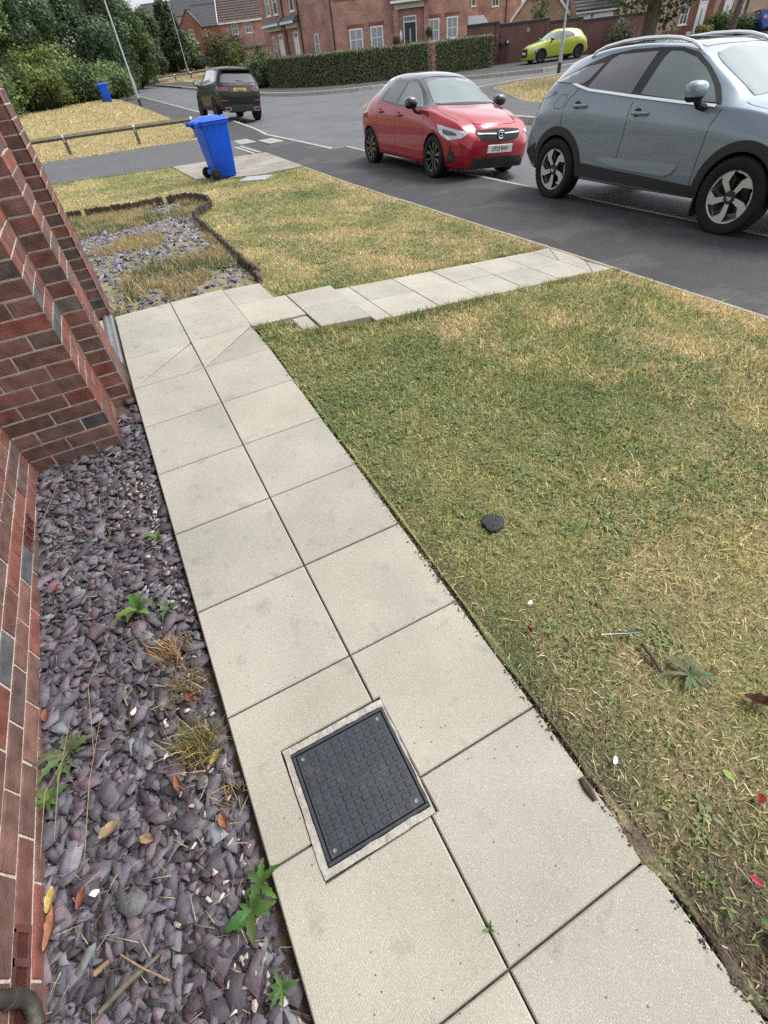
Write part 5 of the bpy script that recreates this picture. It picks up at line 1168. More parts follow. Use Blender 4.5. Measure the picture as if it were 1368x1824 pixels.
co = [(.93, .975), (.88, 1.018), (.70, 1.122), (.42, 1.272), (.20, 1.362), (-.08, 1.396), (-.5, 1.402), (-.85, 1.365), (-1.0, 1.27), (-1.02, 1.12), (-.8, 1.055), (-.15, 1.0), (.45, .98)]
for sd in ('R', 'L'):
    c.shell('window_frame', M['gloss'], sd, co, .008, .014, .04)
    c.shell('side_window', M['glass'], sd, cF, .0125, .01, .045); c.shell('side_window', M['darkglass'], sd, cR, .0125, .01, .045); c.shell('quarter_window', M['darkglass'], sd, cQ, .0125, .01, .04)
    c.strip('door_gap', M['void'], sd, [(-.10, 1.0), (-.13, .93), (-.20, .6), (-.205, .30)], .007); c.strip('door_gap', M['void'], sd, [(.90, .95), (.92, .75), (.91, .5), (.89, .28)], .007)
    c.strip('door_gap', M['void'], sd, [(-.86, 1.06), (-.93, .92), (-.95, .75), (-.91, .6)], .007)
    c.handle(sd, .03, .86, .2); c.handle(sd, -.74, .895, .2)
    c.arch_ring('arch_lip', M['p_red'], C_['wr'], .343, .372, sd, 0, 180, .008); c.arch_ring('arch_lip', M['p_red'], C_['wf'], .343, .372, sd, 0, 180, .008)
    c.shell('side_skirt', M['p_red'], sd, [(.90, .20), (.88, .265), (-.85, .30), (-.90, .225)], .02, .04, .06)
    sg = -1 if sd == 'R' else 1
    c.mirror(sg, .67, sg * .965, 1.045, M['gloss'], 1.12)
    mode = 'f-38' if sd == 'R' else 'f38'
    k = sg     # oblique view: u grows towards the viewer's right
    hl = [(-.34, .70), (-.30, .665), (-.02, .585), (.06, .60), (.22, .655), (.30, .70), (-.10, .775), (-.34, .815)] if False else None
    def P_(pts): return [((-u if sd == 'L' else u), v) for u, v in pts]
    c.shell('headlamp', M['lamp'], mode, P_([(-.36, .775), (-.34, .73), (-.28, .635), (-.22, .60), (-.13, .575), (.10, .60), (.22, .665), (.20, .68), (-.05, .722)]), .008, .02, .035)
    hd = c.shell('headlamp_inner', M['lampdark'], mode, P_([(-.25, .715), (-.235, .655), (-.16, .635), (.02, .64), (.0, .665), (-.10, .692)]), .0105, .01, .03)
    c.shell('fog_surround', M['dark'], mode, P_([(-.09, .50), (-.01, .385), (.03, .345), (-.02, .255), (-.15, .235), (-.125, .36)]), .007, .015, .035)
    c.shell('fog_lamp', M['lampdark'], mode, P_([(-.10, .345), (.01, .345), (.005, .295), (-.10, .285)]), .012, .01, .03)
    c.shell('front_splitter', M['p_red'], mode, P_([(-.42, .235), (-.25, .225), (-.05, .19), (.35, .185), (.35, .165), (-.42, .165)]), .016, .03, .05)
    c.shell('tail_lamp', M['taillamp'], sd, [(-1.55, .98), (-1.80, .92), (-1.9, .80), (-1.75, .84), (-1.58, .92)], .007, .02, .04)
c.shell('windscreen', M['screen'], 'F', [(-.62, 1.015), (-.3, 1.035), (0, 1.04), (.3, 1.035), (.62, 1.015), (.60, 1.06), (.53, 1.24), (.50, 1.295), (.48, 1.32), (.2, 1.36), (0, 1.365), (-.2, 1.36), (-.48, 1.32), (-.53, 1.24), (-.60, 1.06)], .011, .016, .045)
c.shell('roof_panel', M['gloss'], 'T', [(.24, -.555), (.30, 0), (.24, .555), (-.3, .575), (-1.1, .545), (-1.50, .49), (-1.58, 0), (-1.50, -.49), (-1.1, -.545), (-.3, -.575)], .006, .012, .06)
for sg in (-1, 1): c.strip('pillar_trim', M['gloss'], 'F', [(sg * .668, 1.0), (sg * .648, 1.06), (sg * .60, 1.20), (sg * .548, 1.335), (sg * .53, 1.385)], .085, .010, .012)
c.shell('scuttle', M['dark'], 'T', [(.93, -.62), (1.0, -.3), (1.02, 0), (1.0, .3), (.93, .62), (.86, .60), (.90, 0), (.86, -.60)], .005, .01, .05)
c.strip('bonnet_gap', M['void'], 'F', [(-.46, .784), (-.3, .772), (0, .765), (.3, .772), (.46, .784)], .008); c.strip('bonnet_gap', M['void'], 'T', [(.95, -.70), (1.3, -.69), (1.7, -.64)], .008); c.strip('bonnet_gap', M['void'], 'T', [(.95, .70), (1.3, .69), (1.7, .64)], .008)
gr = c.shell('grille', M['mesh'], 'F', [(-.46, .70), (-.2, .715), (0, .718), (.2, .715), (.46, .70), (.47, .66), (.38, .575), (.28, .545), (0, .535), (-.28, .545), (-.38, .575), (-.47, .66)], .008, .015, .04)
for sg in (-1, 1): c.strip('grille_bar', M['chrome'], 'F', [(sg * .09, .652), (sg * .44, .662)], .016, .016, .01, parent=gr)
c.shell('lower_grille', M['dark'], 'F', [(-.50, .335), (.50, .335), (.60, .21), (.52, .175), (-.52, .175), (-.60, .21)], .008, .015, .04)
lg = []
for r_ in range(5):
    for q in range(7):
        x = -.46 + q * .155 + (.07 if r_ % 2 else 0); z = .315 - r_ * .030
        if abs(x) < .11 and r_ > 0: continue
        if abs(x + .05) < .52: c.strip('grille_bar', M['trim'], 'F', [(x, z), (x + .10, z)], .008, .016, .006)
h, d = c.hitp('F', 0, .635); T = Matrix(((0, 0, 1, h.x + .022), (1, 0, 0, 0), (0, 1, 0, .635), (0, 0, 0, 1)))
mb = MB(); mb.T = T; mb.lathe([(.001, 0), (.046, 0), (.046, .006), (.055, .010), (.062, .006), (.062, -.01)], 28, cap=False); em = mb.build('badge', M['chrome'], gr, smooth=True)
mb = MB(); mb.T = T; mb.lathe([(.001, .0018), (.0455, .0018), (.0455, .0008)], 24, cap=False); mb.build('badge_field', M['dark'], em)
mb = MB(); mb.T = T; mb.tube([(-.012, -.040, .004), (-.006, -.015, .005), (.014, -.004, .006), (.008, .018, .006), (-.014, .024, .005), (-.02, .036, .004)], [.006, .011, .009, .012, .009, .004], 6); mb.tube([(.006, .014, .005), (.026, .026, .005), (.034, .012, .004)], [.008, .006, .003], 6); mb.tube([(.01, -.006, .005), (.03, -.018, .005), (.024, -.034, .004)], [.008, .006, .004], 6); mb.tube([(-.004, -.014, .005), (-.03, -.012, .005), (-.036, .006, .004)], [.008, .005, .003], 6)
mb.build('badge_figure', M['alloy'], em, smooth=True)
c.plate('DY23 NVH', 1, .445, M['plate_w'], 6)
for wx in (C_['wf'], C_['wr']):
    for sg in (-1, 1): c.wheel(wx, sg, .222, STY_RED, .20, 0)

# ---- black off-roader seen from behind
D_ = dict(front=2.24, rear=-2.27, wf=1.371, wr=-1.371, wrad=.372, arch=.42, track=.83, bulge_f=.05, bulge_r=.03,
  zc=[(2.24, .95), (2.15, 1.06), (1.7, 1.14), (1.15, 1.19), (1.0, 1.22), (.6, 1.48), (.35, 1.61), (0, 1.675), (-.6, 1.70), (-1.2, 1.695), (-1.7, 1.66), (-1.92, 1.62), (-2.0, 1.50), (-2.12, 1.22), (-2.22, 1.08), (-2.27, .95)],
  zr=[(2.24, .9), (1.7, 1.08), (1.1, 1.14), (1.0, 1.17), (.6, 1.40), (.35, 1.53), (0, 1.595), (-.6, 1.62), (-1.2, 1.61), (-1.7, 1.575), (-1.92, 1.53), (-2.0, 1.43), (-2.12, 1.18), (-2.22, 1.05), (-2.27, .90)],
  zs=[(2.24, .85), (1.7, 1.02), (1.1, 1.09), (.5, 1.12), (-1, 1.17), (-1.8, 1.19), (-2.08, 1.15), (-2.2, 1.0), (-2.27, .86)],
  yb=[(2.24, .66), (2.0, .80), (1.4, .86), (.5, .88), (-1.2, .88), (-1.8, .865), (-2.08, .82), (-2.2, .78), (-2.27, .72)],
  yr=[(2.24, .5), (1.1, .72), (.6, .67), (.35, .655), (-.5, .655), (-1.5, .645), (-1.92, .62), (-2.12, .68), (-2.27, .6)],
  w=[(2.24, .72), (2.05, .86), (1.4, .945), (.8, .925), (-.8, .925), (-1.4, .950), (-1.8, .935), (-2.1, .87), (-2.2, .83), (-2.27, .78)],
  wl=[(2.24, .68), (1.4, .88), (-1.4, .88), (-2.27, .72)], zm=[(2.24, .6), (1.4, .85), (0, .92), (-1.6, .95), (-2.15, .85), (-2.27, .66)], zb=[(2.24, .35), (1.8, .3), (-1.8, .32), (-2.1, .31), (-2.27, .31)])
d = Car('parked_car', 'black off-roader seen from behind, parked by the far kerb line', D_, (6.207, 27.63, .005, 91.2), M['p_black'], roll=5.2, group='parked cars')
dF = [(.05, 1.165), (.06, 1.52), (.30, 1.48), (.62, 1.32), (.85, 1.15)]; dR = [(-.02, 1.165), (-.02, 1.545), (-.95, 1.555), (-1.0, 1.19)]; dQ = [(-1.08, 1.20), (-1.05, 1.545), (-1.72, 1.50), (-1.9, 1.25)]
for sd in ('R', 'L'):
    d.shell('window_frame', M['gloss'], sd, [(.92, 1.13), (.65, 1.335), (.30, 1.515), (0, 1.57), (-1, 1.585), (-1.78, 1.53), (-1.96, 1.24), (-1.0, 1.165)], .008, .014, .05)
    d.shell('side_window', M['darkglass'], sd, dF, .0125, .01, .06); d.shell('side_window', M['darkglass'], sd, dR, .0125, .01, .06); d.shell('quarter_window', M['darkglass'], sd, dQ, .0125, .01, .06)
    d.strip('door_gap', M['void'], sd, [(.02, 1.14), (.0, .8), (-.02, .42)], .008); d.strip('door_gap', M['void'], sd, [(-1.06, 1.16), (-1.1, .95), (-.98, .62), (-.9, .5)], .008)
    d.arch_ring('arch_cladding', M['dark'], D_['wr'], .408, .475, sd); d.arch_ring('arch_cladding', M['dark'], D_['wf'], .408, .475, sd)
    d.shell('sill_cladding', M['dark'], sd, [(.92, .33), (.9, .45), (-.9, .47), (-.93, .35)], .014, .03, .06)
    sg = -1 if sd == 'R' else 1
    d.handle(sd, .18, 1.03, .22); d.handle(sd, -.85, 1.05, .22); d.mirror(sg, .72, sg * 1.02, 1.20, M['p_black'], 1.25)
    k = -1 if sd == 'R' else 1
    tl = d.shell('tail_lamp', M['taillamp'], 'B', [(k * .46, 1.045), (k * .74, 1.07), (k * .86, 1.08), (k * .87, .98), (k * .80, .93), (k * .48, .93)], .010, .03, .035)
    mb = MB(); 
    for yy in (.66, .56):
        h, dd = d.hitp('B', k * yy, .99); mb.T = Matrix.Translation((h.x - .014, k * yy, .995)); mb.lathe([(.048, -.004), (.048, .004), (.036, .004), (.036, -.004)], 18, 'x', cap=False)
    mb.build('lamp_ring', M['lamp'], tl)
    d.shell('reflector', M['reflector'], 'B', [(k * .56, .665), (k * .82, .675), (k * .82, .645), (k * .56, .635)], .012, .02, .05)
    ex = d.shell('exhaust_finisher', M['chrome'], 'B', [(k * .46, .445), (k * .80, .445), (k * .76, .33), (k * .50, .33)], .022, .03, .06)
    d.shell('exhaust_outlet', M['void'], 'B', [(k * .50, .425), (k * .73, .425), (k * .69, .355), (k * .52, .355)], .026, .02, .05, parent=ex)
d.shell('rear_window', M['darkglass'], 'B', [(-.60, 1.46), (-.3, 1.475), (.3, 1.475), (.60, 1.46), (.72, 1.20), (.3, 1.185), (-.3, 1.185), (-.72, 1.20)], .010, .014, .05)
mb = MB(); mb.prism([(-1.86, -.60), (-2.10, -.58), (-2.14, 0), (-2.10, .58), (-1.86, .60)], 1.555, 1.595); mb.prism([(-1.90, -.62), (-2.03, -.60), (-2.03, -.56), (-1.9, -.55)], 1.38, 1.56); mb.prism([(-1.90, .62), (-2.03, .60), (-2.03, .56), (-1.9, .55)], 1.38, 1.56)
d_sp = mb.build('spoiler', M['gloss'], d.root)
d.shell('tailgate_panel', M['gloss'], 'B', [(-.46, 1.05), (.46, 1.05), (.44, .90), (-.44, .90)], .008, .012, .06)
d.shell('bumper_insert', M['trim'], 'B', [(-.46, .53), (.46, .53), (.50, .36), (.44, .30), (-.44, .30), (-.50, .36)], .016, .03, .06)
d.shell('rear_bumper', M['dark'], 'B', [(-.84, .50), (.84, .50), (.80, .38), (-.80, .38)], .008, .02, .06)
d.strip('tailgate_gap', M['void'], 'B', [(-.82, .73), (.82, .73)], .012)
mb = MB(); mb.tube([(-2.115, .06, 1.245), (-2.125, -.12, 1.235), (-2.115, -.40, 1.21)], [.018, .012, .008], 6); mb.build('wiper', M['dark'], d.root)
mb = MB(); mb.prism([(-1.35, -.012), (-1.22, -.02), (-1.22, .02), (-1.35, .012)], 1.68, 1.70); mb.tube([(-1.25, 0, 1.69), (-1.33, 0, 1.76)], [.02, .008], 6); mb.build('aerial', M['dark'], d.root)
pl = d.plate('YF69 ZXB', -1, .975, M['plate_y'], 0)
hh, _ = d.hitp('B', 0, 1.13)
for i, ch in enumerate('DISCOVERY'):
    u = .30 - .60 * i / 8; hh, _ = d.hitp('B', u - .0, 1.145)
    d.text(ch, None, 0, 0, .06, M['silvertext'], 'letter', None, .004, .9, Matrix(((0, 0, -1, hh.x - .006), (-1, 0, 0, u), (0, 1, 0, 1.145), (0, 0, 0, 1))) @ Matrix.Rotation(R(-26), 4, 'X'))
for wx in (D_['wf'], D_['wr']):
    for sg in (-1, 1): d.wheel(wx, sg, .25, STY_DARK, .24)
mb = MB(); mb.tube([(-1.371, -.7, .372), (-1.371, .7, .372)], .06, 8); mb.box(-1.6, -.30, .26, -1.15, .30, .42); mb.build('rear_axle', M['void'], d.root)

# ---- yellow hatchback on the parking bay by the garden wall (same size class as the red one)
def hatch(label, pose, mp, roofm, grille=True, ry=None):
    cfg = dict(C_); y = Car('parked_car', label, cfg, pose, mp, group='parked cars')
    for sd in ('R', 'L'):
        y.shell('window_frame', M['gloss'], sd, co, .008, .014, .06)
        y.shell('side_window', M['darkglass'], sd, cF, .0125, .01, .06); y.shell('side_window', M['darkglass'], sd, cR, .0125, .01, .06)
        y.strip('door_gap', M['void'], sd, [(-.10, 1.0), (-.13, .93), (-.20, .6), (-.205, .30)], .009)
        y.arch_ring('arch_cladding', M['dark'], C_['wr'], .34, .385, sd, -5, 185, .008); y.arch_ring('arch_cladding', M['dark'], C_['wf'], .34, .385, sd, -5, 185, .008)
        y.shell('sill_cladding', M['dark'], sd, [(.90, .19), (.88, .245), (-.85, .27), (-.90, .21)], .02, .04, .08)
        sg = -1 if sd == 'R' else 1; y.mirror(sg, .67, sg * .965, 1.045, M['gloss'], 1.1)
        mode = 'f-38' if sd == 'R' else 'f38'; F_ = lambda pts: [((-u if sd == 'L' else u), v) for u, v in pts]
        y.shell('headlamp', M['lamp'], mode, F_([(-.30, .79), (-.30, .71), (-.10, .66), (.14, .66), (.10, .71)]), .008, .02, .05)
        y.shell('running_lamp', M['lamp'], mode, F_([(-.06, .63), (.02, .63), (-.10, .36), (-.19, .36)]), .010, .02, .05)
        y.shell('lamp_surround', M['dark'], mode, F_([(-.12, .60), (-.06, .60), (-.19, .33), (-.25, .36)]), .006, .012, .05)
        y.shell('tail_lamp', M['taillamp'], sd, [(-1.55, .98), (-1.80, .92), (-1.9, .80), (-1.75, .84), (-1.58, .92)], .007, .02, .05)
        k = -1 if sd == 'R' else 1
        y.shell('rear_lamp', M['taillamp'], 'B', [(k * .34, .90), (k * .66, .92), (k * .66, .80), (k * .36, .82)], .010, .02, .05)
    y.shell('windscreen', M['screen'], 'F', [(-.62, 1.015), (-.3, 1.035), (0, 1.04), (.3, 1.035), (.62, 1.015), (.60, 1.06), (.53, 1.24), (.50, 1.295), (.48, 1.32), (.2, 1.36), (0, 1.365), (-.2, 1.36), (-.48, 1.32), (-.53, 1.24), (-.60, 1.06)], .011, .016, .07)
    y.shell('rear_window', M['darkglass'], 'B', [(-.46, 1.27), (.46, 1.27), (.56, 1.02), (-.56, 1.02)], .010, .014, .07)
    y.shell('grille', M['dark'], 'F', [(-.42, .70), (.42, .70), (.46, .45), (.40, .32), (-.40, .32), (-.46, .45)], .008, .015, .06)
    y.shell('rear_bumper', M['dark'], 'B', [(-.60, .42), (.60, .42), (.56, .28), (-.56, .28)], .010, .02, .06)
    y.plate('', 1, .50, M['plate_w'], 4); y.plate('', -1, .66, M['plate_y'], 0)
    for wx in (C_['wf'], C_['wr']):
        for sg in (-1, 1): y.wheel(wx, sg, .232, STY_DARK, .20)
    return y
yel = hatch('bright yellow hatchback parked against the stepped brick garden wall', (29.6, 33.1, float(GZ(29.6, 33.1)) + .02, 163.5), M['p_yellow'], M['p_yellow'])

# ------------------------------------------------------------------ foliage
def leaf_cloud(blobs, n, size, pal, seed, shellness=.55, flat=.5, aspect=.55, up=.3):
    """blobs: (cx,cy,cz,rx,ry,rz); leaf quads through each blob's volume, denser towards its skin"""
    rg = np.random.default_rng(seed); B = np.array(blobs, float); vol = B[:, 3] * B[:, 4] + B[:, 3] * B[:, 5] + B[:, 4] * B[:, 5]; bi = rg.choice(len(B), n, p=vol / vol.sum()); b = B[bi]
    d = rg.normal(0, 1, (n, 3)); d /= np.linalg.norm(d, axis=1)[:, None]; rr = np.where(rg.uniform(0, 1, n) < shellness, rg.normal(.95, .09, n), rg.uniform(.2, 1, n) ** .5)
    # lumpy skin
    lump = .82 + .36 * fbm(d[:, 0] * 2.3 + bi * 3.1 + 40, d[:, 1] * 2.3 + d[:, 2] * 2.0 + 40, seed, 3)
    P = b[:, :3] + d * b[:, 3:] * (rr * lump)[:, None]
    nrm = d * .8 + rg.normal(0, flat, (n, 3)) + np.array([0, 0, up]); nrm /= np.linalg.norm(nrm, axis=1)[:, None]
    t = np.cross(nrm, rg.normal(0, 1, (n, 3))); t /= np.linalg.norm(t, axis=1)[:, None]; s = np.cross(nrm, t); L = size * rg.uniform(.6, 1.4, n)[:, None]; Wd = L * aspect
    V = np.stack([P - t * L * .5, P + s * Wd * .5 + nrm * L * .08, P + t * L * .5, P - s * Wd * .5 + nrm * L * .08], 1).reshape(-1, 3)
    q = np.arange(n) * 4; pal = np.array(pal); clump = np.clip((fbm(P[:, 0] * .9 + 70, P[:, 2] * .9 + P[:, 1] * .5 + 70, seed + 5, 3) - .5) * 2.2, -.6, .6)
    c = pal[rg.integers(0, len(pal), n)] * (rg.uniform(.6, 1.35, n) * (1 + clump))[:, None]
    return V, [np.stack([q, q + 1, q + 2, q + 3], 1)], np.repeat(c, 4, 0)
def foliage(name, blobs, n, size, pal, seed, parent=None, **k):
    v, f, c = leaf_cloud(blobs, n, size, pal, seed, **k); return np_mesh(name, v, f, c, [M['leaf']], parent)
DG = [(.066, .108, .054), (.086, .134, .062), (.108, .16, .072), (.054, .088, .048)]
MG = [(.085, .135, .048), (.105, .158, .054), (.125, .175, .060), (.065, .108, .042)]
LG = [(.11, .155, .035), (.13, .175, .04), (.085, .125, .03), (.15, .185, .055)]
HG = [(.12, .145, .07), (.165, .180, .095), (.085, .105, .052), (.21, .21, .12)]
OG = [(.105, .115, .035), (.085, .10, .032), (.125, .125, .045), (.07, .085, .028)]
SG = [(.085, .12, .10), (.11, .145, .125), (.065, .095, .08)]
def crown_blobs(rx, rz, zc, n, seed, conic=0):
    rg = random.Random(seed); out = [(0, 0, zc, rx * .62, rx * .62, rz * .75)]
    for i in range(n):
        a = rg.uniform(0, 2 * PI); h = rg.uniform(-.85, .95); k = math.sqrt(max(.05, 1 - h * h)) * (1 - conic * (h + 1) / 2.6); r = rx * rg.uniform(.26, .46)
        out.append((math.cos(a) * rx * .72 * k, math.sin(a) * rx * .72 * k, zc + h * rz * .8, r, r, r * rg.uniform(.7, 1.1)))
    return out
def trunk(parent, h, r, seed, limbs=6, lh=.45, spread=1.5):
    rg = random.Random(seed); mb = MB(); mb.tube([(0, 0, -.3), (0, 0, .15), (.05, .02, h * .4), (.02, -.05, h * .75), (0, 0, h)], [r * 1.35, r * 1.05, r * .85, r * .55, r * .25], 10)
    for i in range(limbs):
        a = rg.uniform(0, 2 * PI); z0 = h * (lh + (1 - lh) * i / limbs); s = spread * rg.uniform(.7, 1.2)
        mb.tube([(0.03, 0, z0), (math.cos(a) * s * .5, math.sin(a) * s * .5, z0 + s * .35), (math.cos(a) * s, math.sin(a) * s, z0 + s * .8)], [r * .4, r * .26, r * .08], 6)
    return mb.build('trunk', M['bark'], parent, smooth=True)
def tree(label, x, y, h, rx, pal, seed, n=9000, leaf=.24, conic=0, group='trees along the left bank', low=.18):
    t = empty('tree', (x, y, float(GZ(x, y)) - .05), random.Random(seed).uniform(0, 6), label=label, cat='tree', group=group)
    trunk(t, h * .8, .05 * h ** .6 + .05, seed, spread=rx * .7); rz = h * (1 - low) / 2; foliage('crown', crown_blobs(rx, rz, h - rz, 16, seed, conic), n, leaf, pal, seed, t); return t
def bush(name, label, x, y, rx, ry, h, pal, seed, n=4200, leaf=.11, group=None, cat='bush', dz=0, nb=9, core=True, aspect=.55):
    t = empty(name, (x, y, float(GZ(x, y)) + dz), label=label, cat=cat, group=group); rg = random.Random(seed); bl = [(0, 0, h * .45, rx * .72, ry * .72, h * .46)]
    for i in range(nb):
        a = 2 * PI * i / nb + rg.uniform(-.3, .3); k = rg.uniform(.45, .62); r = rg.uniform(.32, .48); bl.append((math.cos(a) * rx * k, math.sin(a) * ry * k, h * rg.uniform(.25, .66), rx * r, ry * r, h * rg.uniform(.25, .36)))
    foliage('foliage', bl, n, leaf, pal, seed, t, aspect=aspect)
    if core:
        mb = MB(); mb.lathe([(.01, h * .75), (.34, h * .68), (.55, h * .42), (.5, h * .12), (.3, -.1)], 12); mb.v = [(a * rx, b * ry, c) for a, b, c in mb.v]; mb.build('dark_core', M['core'], t, smooth=True)  # solid near-black core, inner shade of the bush put into its colour
    return t
TR = [(-9.5, 58, 9.5, 4.2, DG, 'tall dark tree at the far left, right behind the brick pier'), (-5.2, 61, 8.6, 3.9, MG, 'mid green tree above the bramble bank, left of the tall lamp post'),
      (-1.6, 64, 7.9, 3.6, DG, 'dark rounded tree behind the bank with a sky gap on its left'), (3.2, 70, 7.6, 3.2, DG, 'dark tree behind the lamp post, above the far blue bin'),
      (5.9, 78, 10.4, 3.4, DG, 'tallest dark tree right of the lamp post'), (9.2, 86, 8.0, 3.4, MG, 'greyish green tree in the middle of the bank'), (12.9, 97, 7.6, 3.2, DG, 'dark bushy tree just left of the conifer')]
for i, (x, y, h, rx, pal, lab) in enumerate(TR): tree(lab, x, y, h, rx, pal, 100 + i, 17000, .17 + .0012 * y, low=.06)
t = tree('feathery dark conifer between the bushy trees and the hill houses', 18.5, 108, 8.6, 2.9, [(.030, .05, .024), (.04, .064, .030), (.026, .042, .024)], 131, 9000, .42, conic=1.25, low=.05)
t2 = tree('small rounded green tree in front of the dark red gabled house', 20.8, 111, 5.0, 2.2, MG, 132, 5000, .38, low=.05)
BS = [(-4.6, 43.5, 2.6, 2.2, 2.6, MG, 'leafy green bramble bush at the left edge of the bank beside the brick pier'), (-1.6, 47.5, 2.6, 2.2, 2.5, LG, 'bright yellow-green bush in the middle of the bank'), (1.0, 51.5, 2.6, 2.4, 2.6, MG, 'mid green bush directly behind the far blue bin'),
      (-4.5, 50, 3.0, 2.4, 3.4, OG, 'olive coloured bush with brown stems on the left bank'), (3.4, 58, 2.6, 2.6, 2.5, MG, 'rounded bush right of the far blue bin'), (4.6, 67, 2.7, 2.6, 2.6, LG, 'light green bush by the foot of the lamp post'), (6.4, 77, 2.8, 2.8, 2.6, DG, 'dark green bush along the footway beyond the lamp post'),
      (9.2, 90, 3.0, 2.6, 3.0, MG, 'bush beside the metal barrier'), (17.6, 112, 3.8, 3.0, 3.7, DG, 'large dark sloping bush beside the far footpath'), (-8, 47, 3.0, 2.6, 3.6, DG, 'dark shrub hidden mostly behind the brick pier'), (-.8, 54, 2.8, 2.2, 3.6, LG, 'tall light green shrub above the brambles')]
for i, (x, y, rx, ry, h, pal, lab) in enumerate(BS): bush('bush', lab, x, y, rx, ry, h, pal, 200 + i, 5600, .15 + .0012 * y, group='bushes along the left bank')
x, y = scatter(26000, -9, 9, 42, 90, np.random.default_rng(5), lambda a, b: (np.abs(b - (46 + (a + 3) * 3.9)) < 3.2) & (a < 8.5))
v, f, c = blades(x, y, .38, .035, np.random.default_rng(6), .5, lambda a, b: np.where((fbm(a, b, 4) > .45)[:, None], np.array([.10, .14, .04]), np.array([.30, .25, .11])), drymix=.25)
tag(np_mesh('bank_grass', v, f, c, [M['blade']]), kind='stuff')

# clipped hedges
def hedge(label, line, w, h, n, seed, z0=None):
    L = densify(line, .25, False); t = empty('hedge', (L[0][0], L[0][1], float(GZ(*L[0]))), label=label, cat='hedge', group='clipped hedges'); bpy.context.view_layer.update()
    rg = np.random.default_rng(seed); A = np.array(L); seg = np.diff(A, axis=0); T = seg / np.linalg.norm(seg, axis=1)[:, None]; i = rg.integers(0, len(seg), n); u = rg.uniform(0, 1, n)
    P = A[i] + seg[i] * u[:, None] + T[i] * rg.normal(0, .16, (n, 1)); N = np.stack([-T[i][:, 1], T[i][:, 0]], 1); face = rg.choice(4, n, p=[.40, .12, .42, .06]); off = rg.uniform(-1, 1, n); z = rg.uniform(0, 1, n)
    lump = 1 + .10 * (fbm(P[:, 0] * 1.6, P[:, 1] * 1.6 + z * 3, seed) - .5); zz = np.where(face == 2, 1 + rg.normal(-.01, .022, n), z)
    sidev = np.where(face == 0, -1 + rg.normal(0, .05, n), np.where(face == 1, 1 + rg.normal(0, .05, n), off))
    k = face == 3; endpt = np.where((rg.uniform(0, 1, n) < .5)[:, None], A[0], A[-1]); P[k] = endpt[k] + rg.normal(0, .04, (k.sum(), 2))
    XY = P + N * (sidev * w / 2 * lump)[:, None]; Z = GZ(XY[:, 0], XY[:, 1]) + zz * h * lump
    nr = np.stack([N[:, 0] * sidev, N[:, 1] * sidev, (face == 2) * 1.2], 1) + rg.normal(0, .55, (n, 3)); nr /= np.linalg.norm(nr, axis=1)[:, None]
    tt = np.cross(nr, rg.normal(0, 1, (n, 3))); tt /= np.linalg.norm(tt, axis=1)[:, None]; s = np.cross(nr, tt); Lf = .11 * rg.uniform(.6, 1.4, n)[:, None]; Q = np.stack([XY[:, 0], XY[:, 1], Z], 1)
    V = np.stack([Q - tt * Lf * .5, Q + s * Lf * .27, Q + tt * Lf * .5, Q - s * Lf * .27], 1).reshape(-1, 3); pal = np.array(HG); c = pal[rg.integers(0, 4, n)] * rg.uniform(.55, 1.4, (n, 1)); q = np.arange(n) * 4
    o = np_mesh('foliage', V, [np.stack([q, q + 1, q + 2, q + 3], 1)], np.repeat(c, 4, 0), [M['leaf']]); o.parent = t; o.matrix_parent_inverse = t.matrix_world.inverted()
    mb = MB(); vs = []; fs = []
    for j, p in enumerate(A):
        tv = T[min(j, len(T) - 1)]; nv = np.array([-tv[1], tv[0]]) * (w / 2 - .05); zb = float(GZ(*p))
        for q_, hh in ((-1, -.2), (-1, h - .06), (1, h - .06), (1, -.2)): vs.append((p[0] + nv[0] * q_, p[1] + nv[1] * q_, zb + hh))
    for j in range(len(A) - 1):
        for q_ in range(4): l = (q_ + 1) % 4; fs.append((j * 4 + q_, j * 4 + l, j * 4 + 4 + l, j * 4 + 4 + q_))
    fs += [(0, 1, 2, 3), tuple(len(vs) - 4 + q_ for q_ in (3, 2, 1, 0))]; mb.add(vs, fs); part(mb, 'dark_core', M['core'], t); return t  # solid green-black filler, the hedge's inner shade given as colour
hedge('long clipped hedge curving round the corner house garden', [(15.2, 48.0), (15.6, 44.2), (16.6, 41.5), (18.4, 39.6), (20.6, 38.7), (22.75, 37.95)], 1.1, 1.6, 30000, 61)
hedge('shorter clipped hedge block between the corner house door path and the garden wall', [(23.5, 37.7), (25.0, 37.1), (26.75, 36.35)], 1.1, 1.55, 14000, 62)
bush('bush', 'loose pale green shrub at the left end of the long clipped hedge', 14.6, 49.6, 1.5, 1.6, 2.3, [(.10, .13, .06), (.13, .155, .08), (.075, .10, .045)], 230, 5000, .17)
bush('bush', 'small yellow-green shrub between the black off-roader and the long hedge', 13.9, 52.4, 1.0, 1.2, 1.7, LG, 231, 2600, .17)

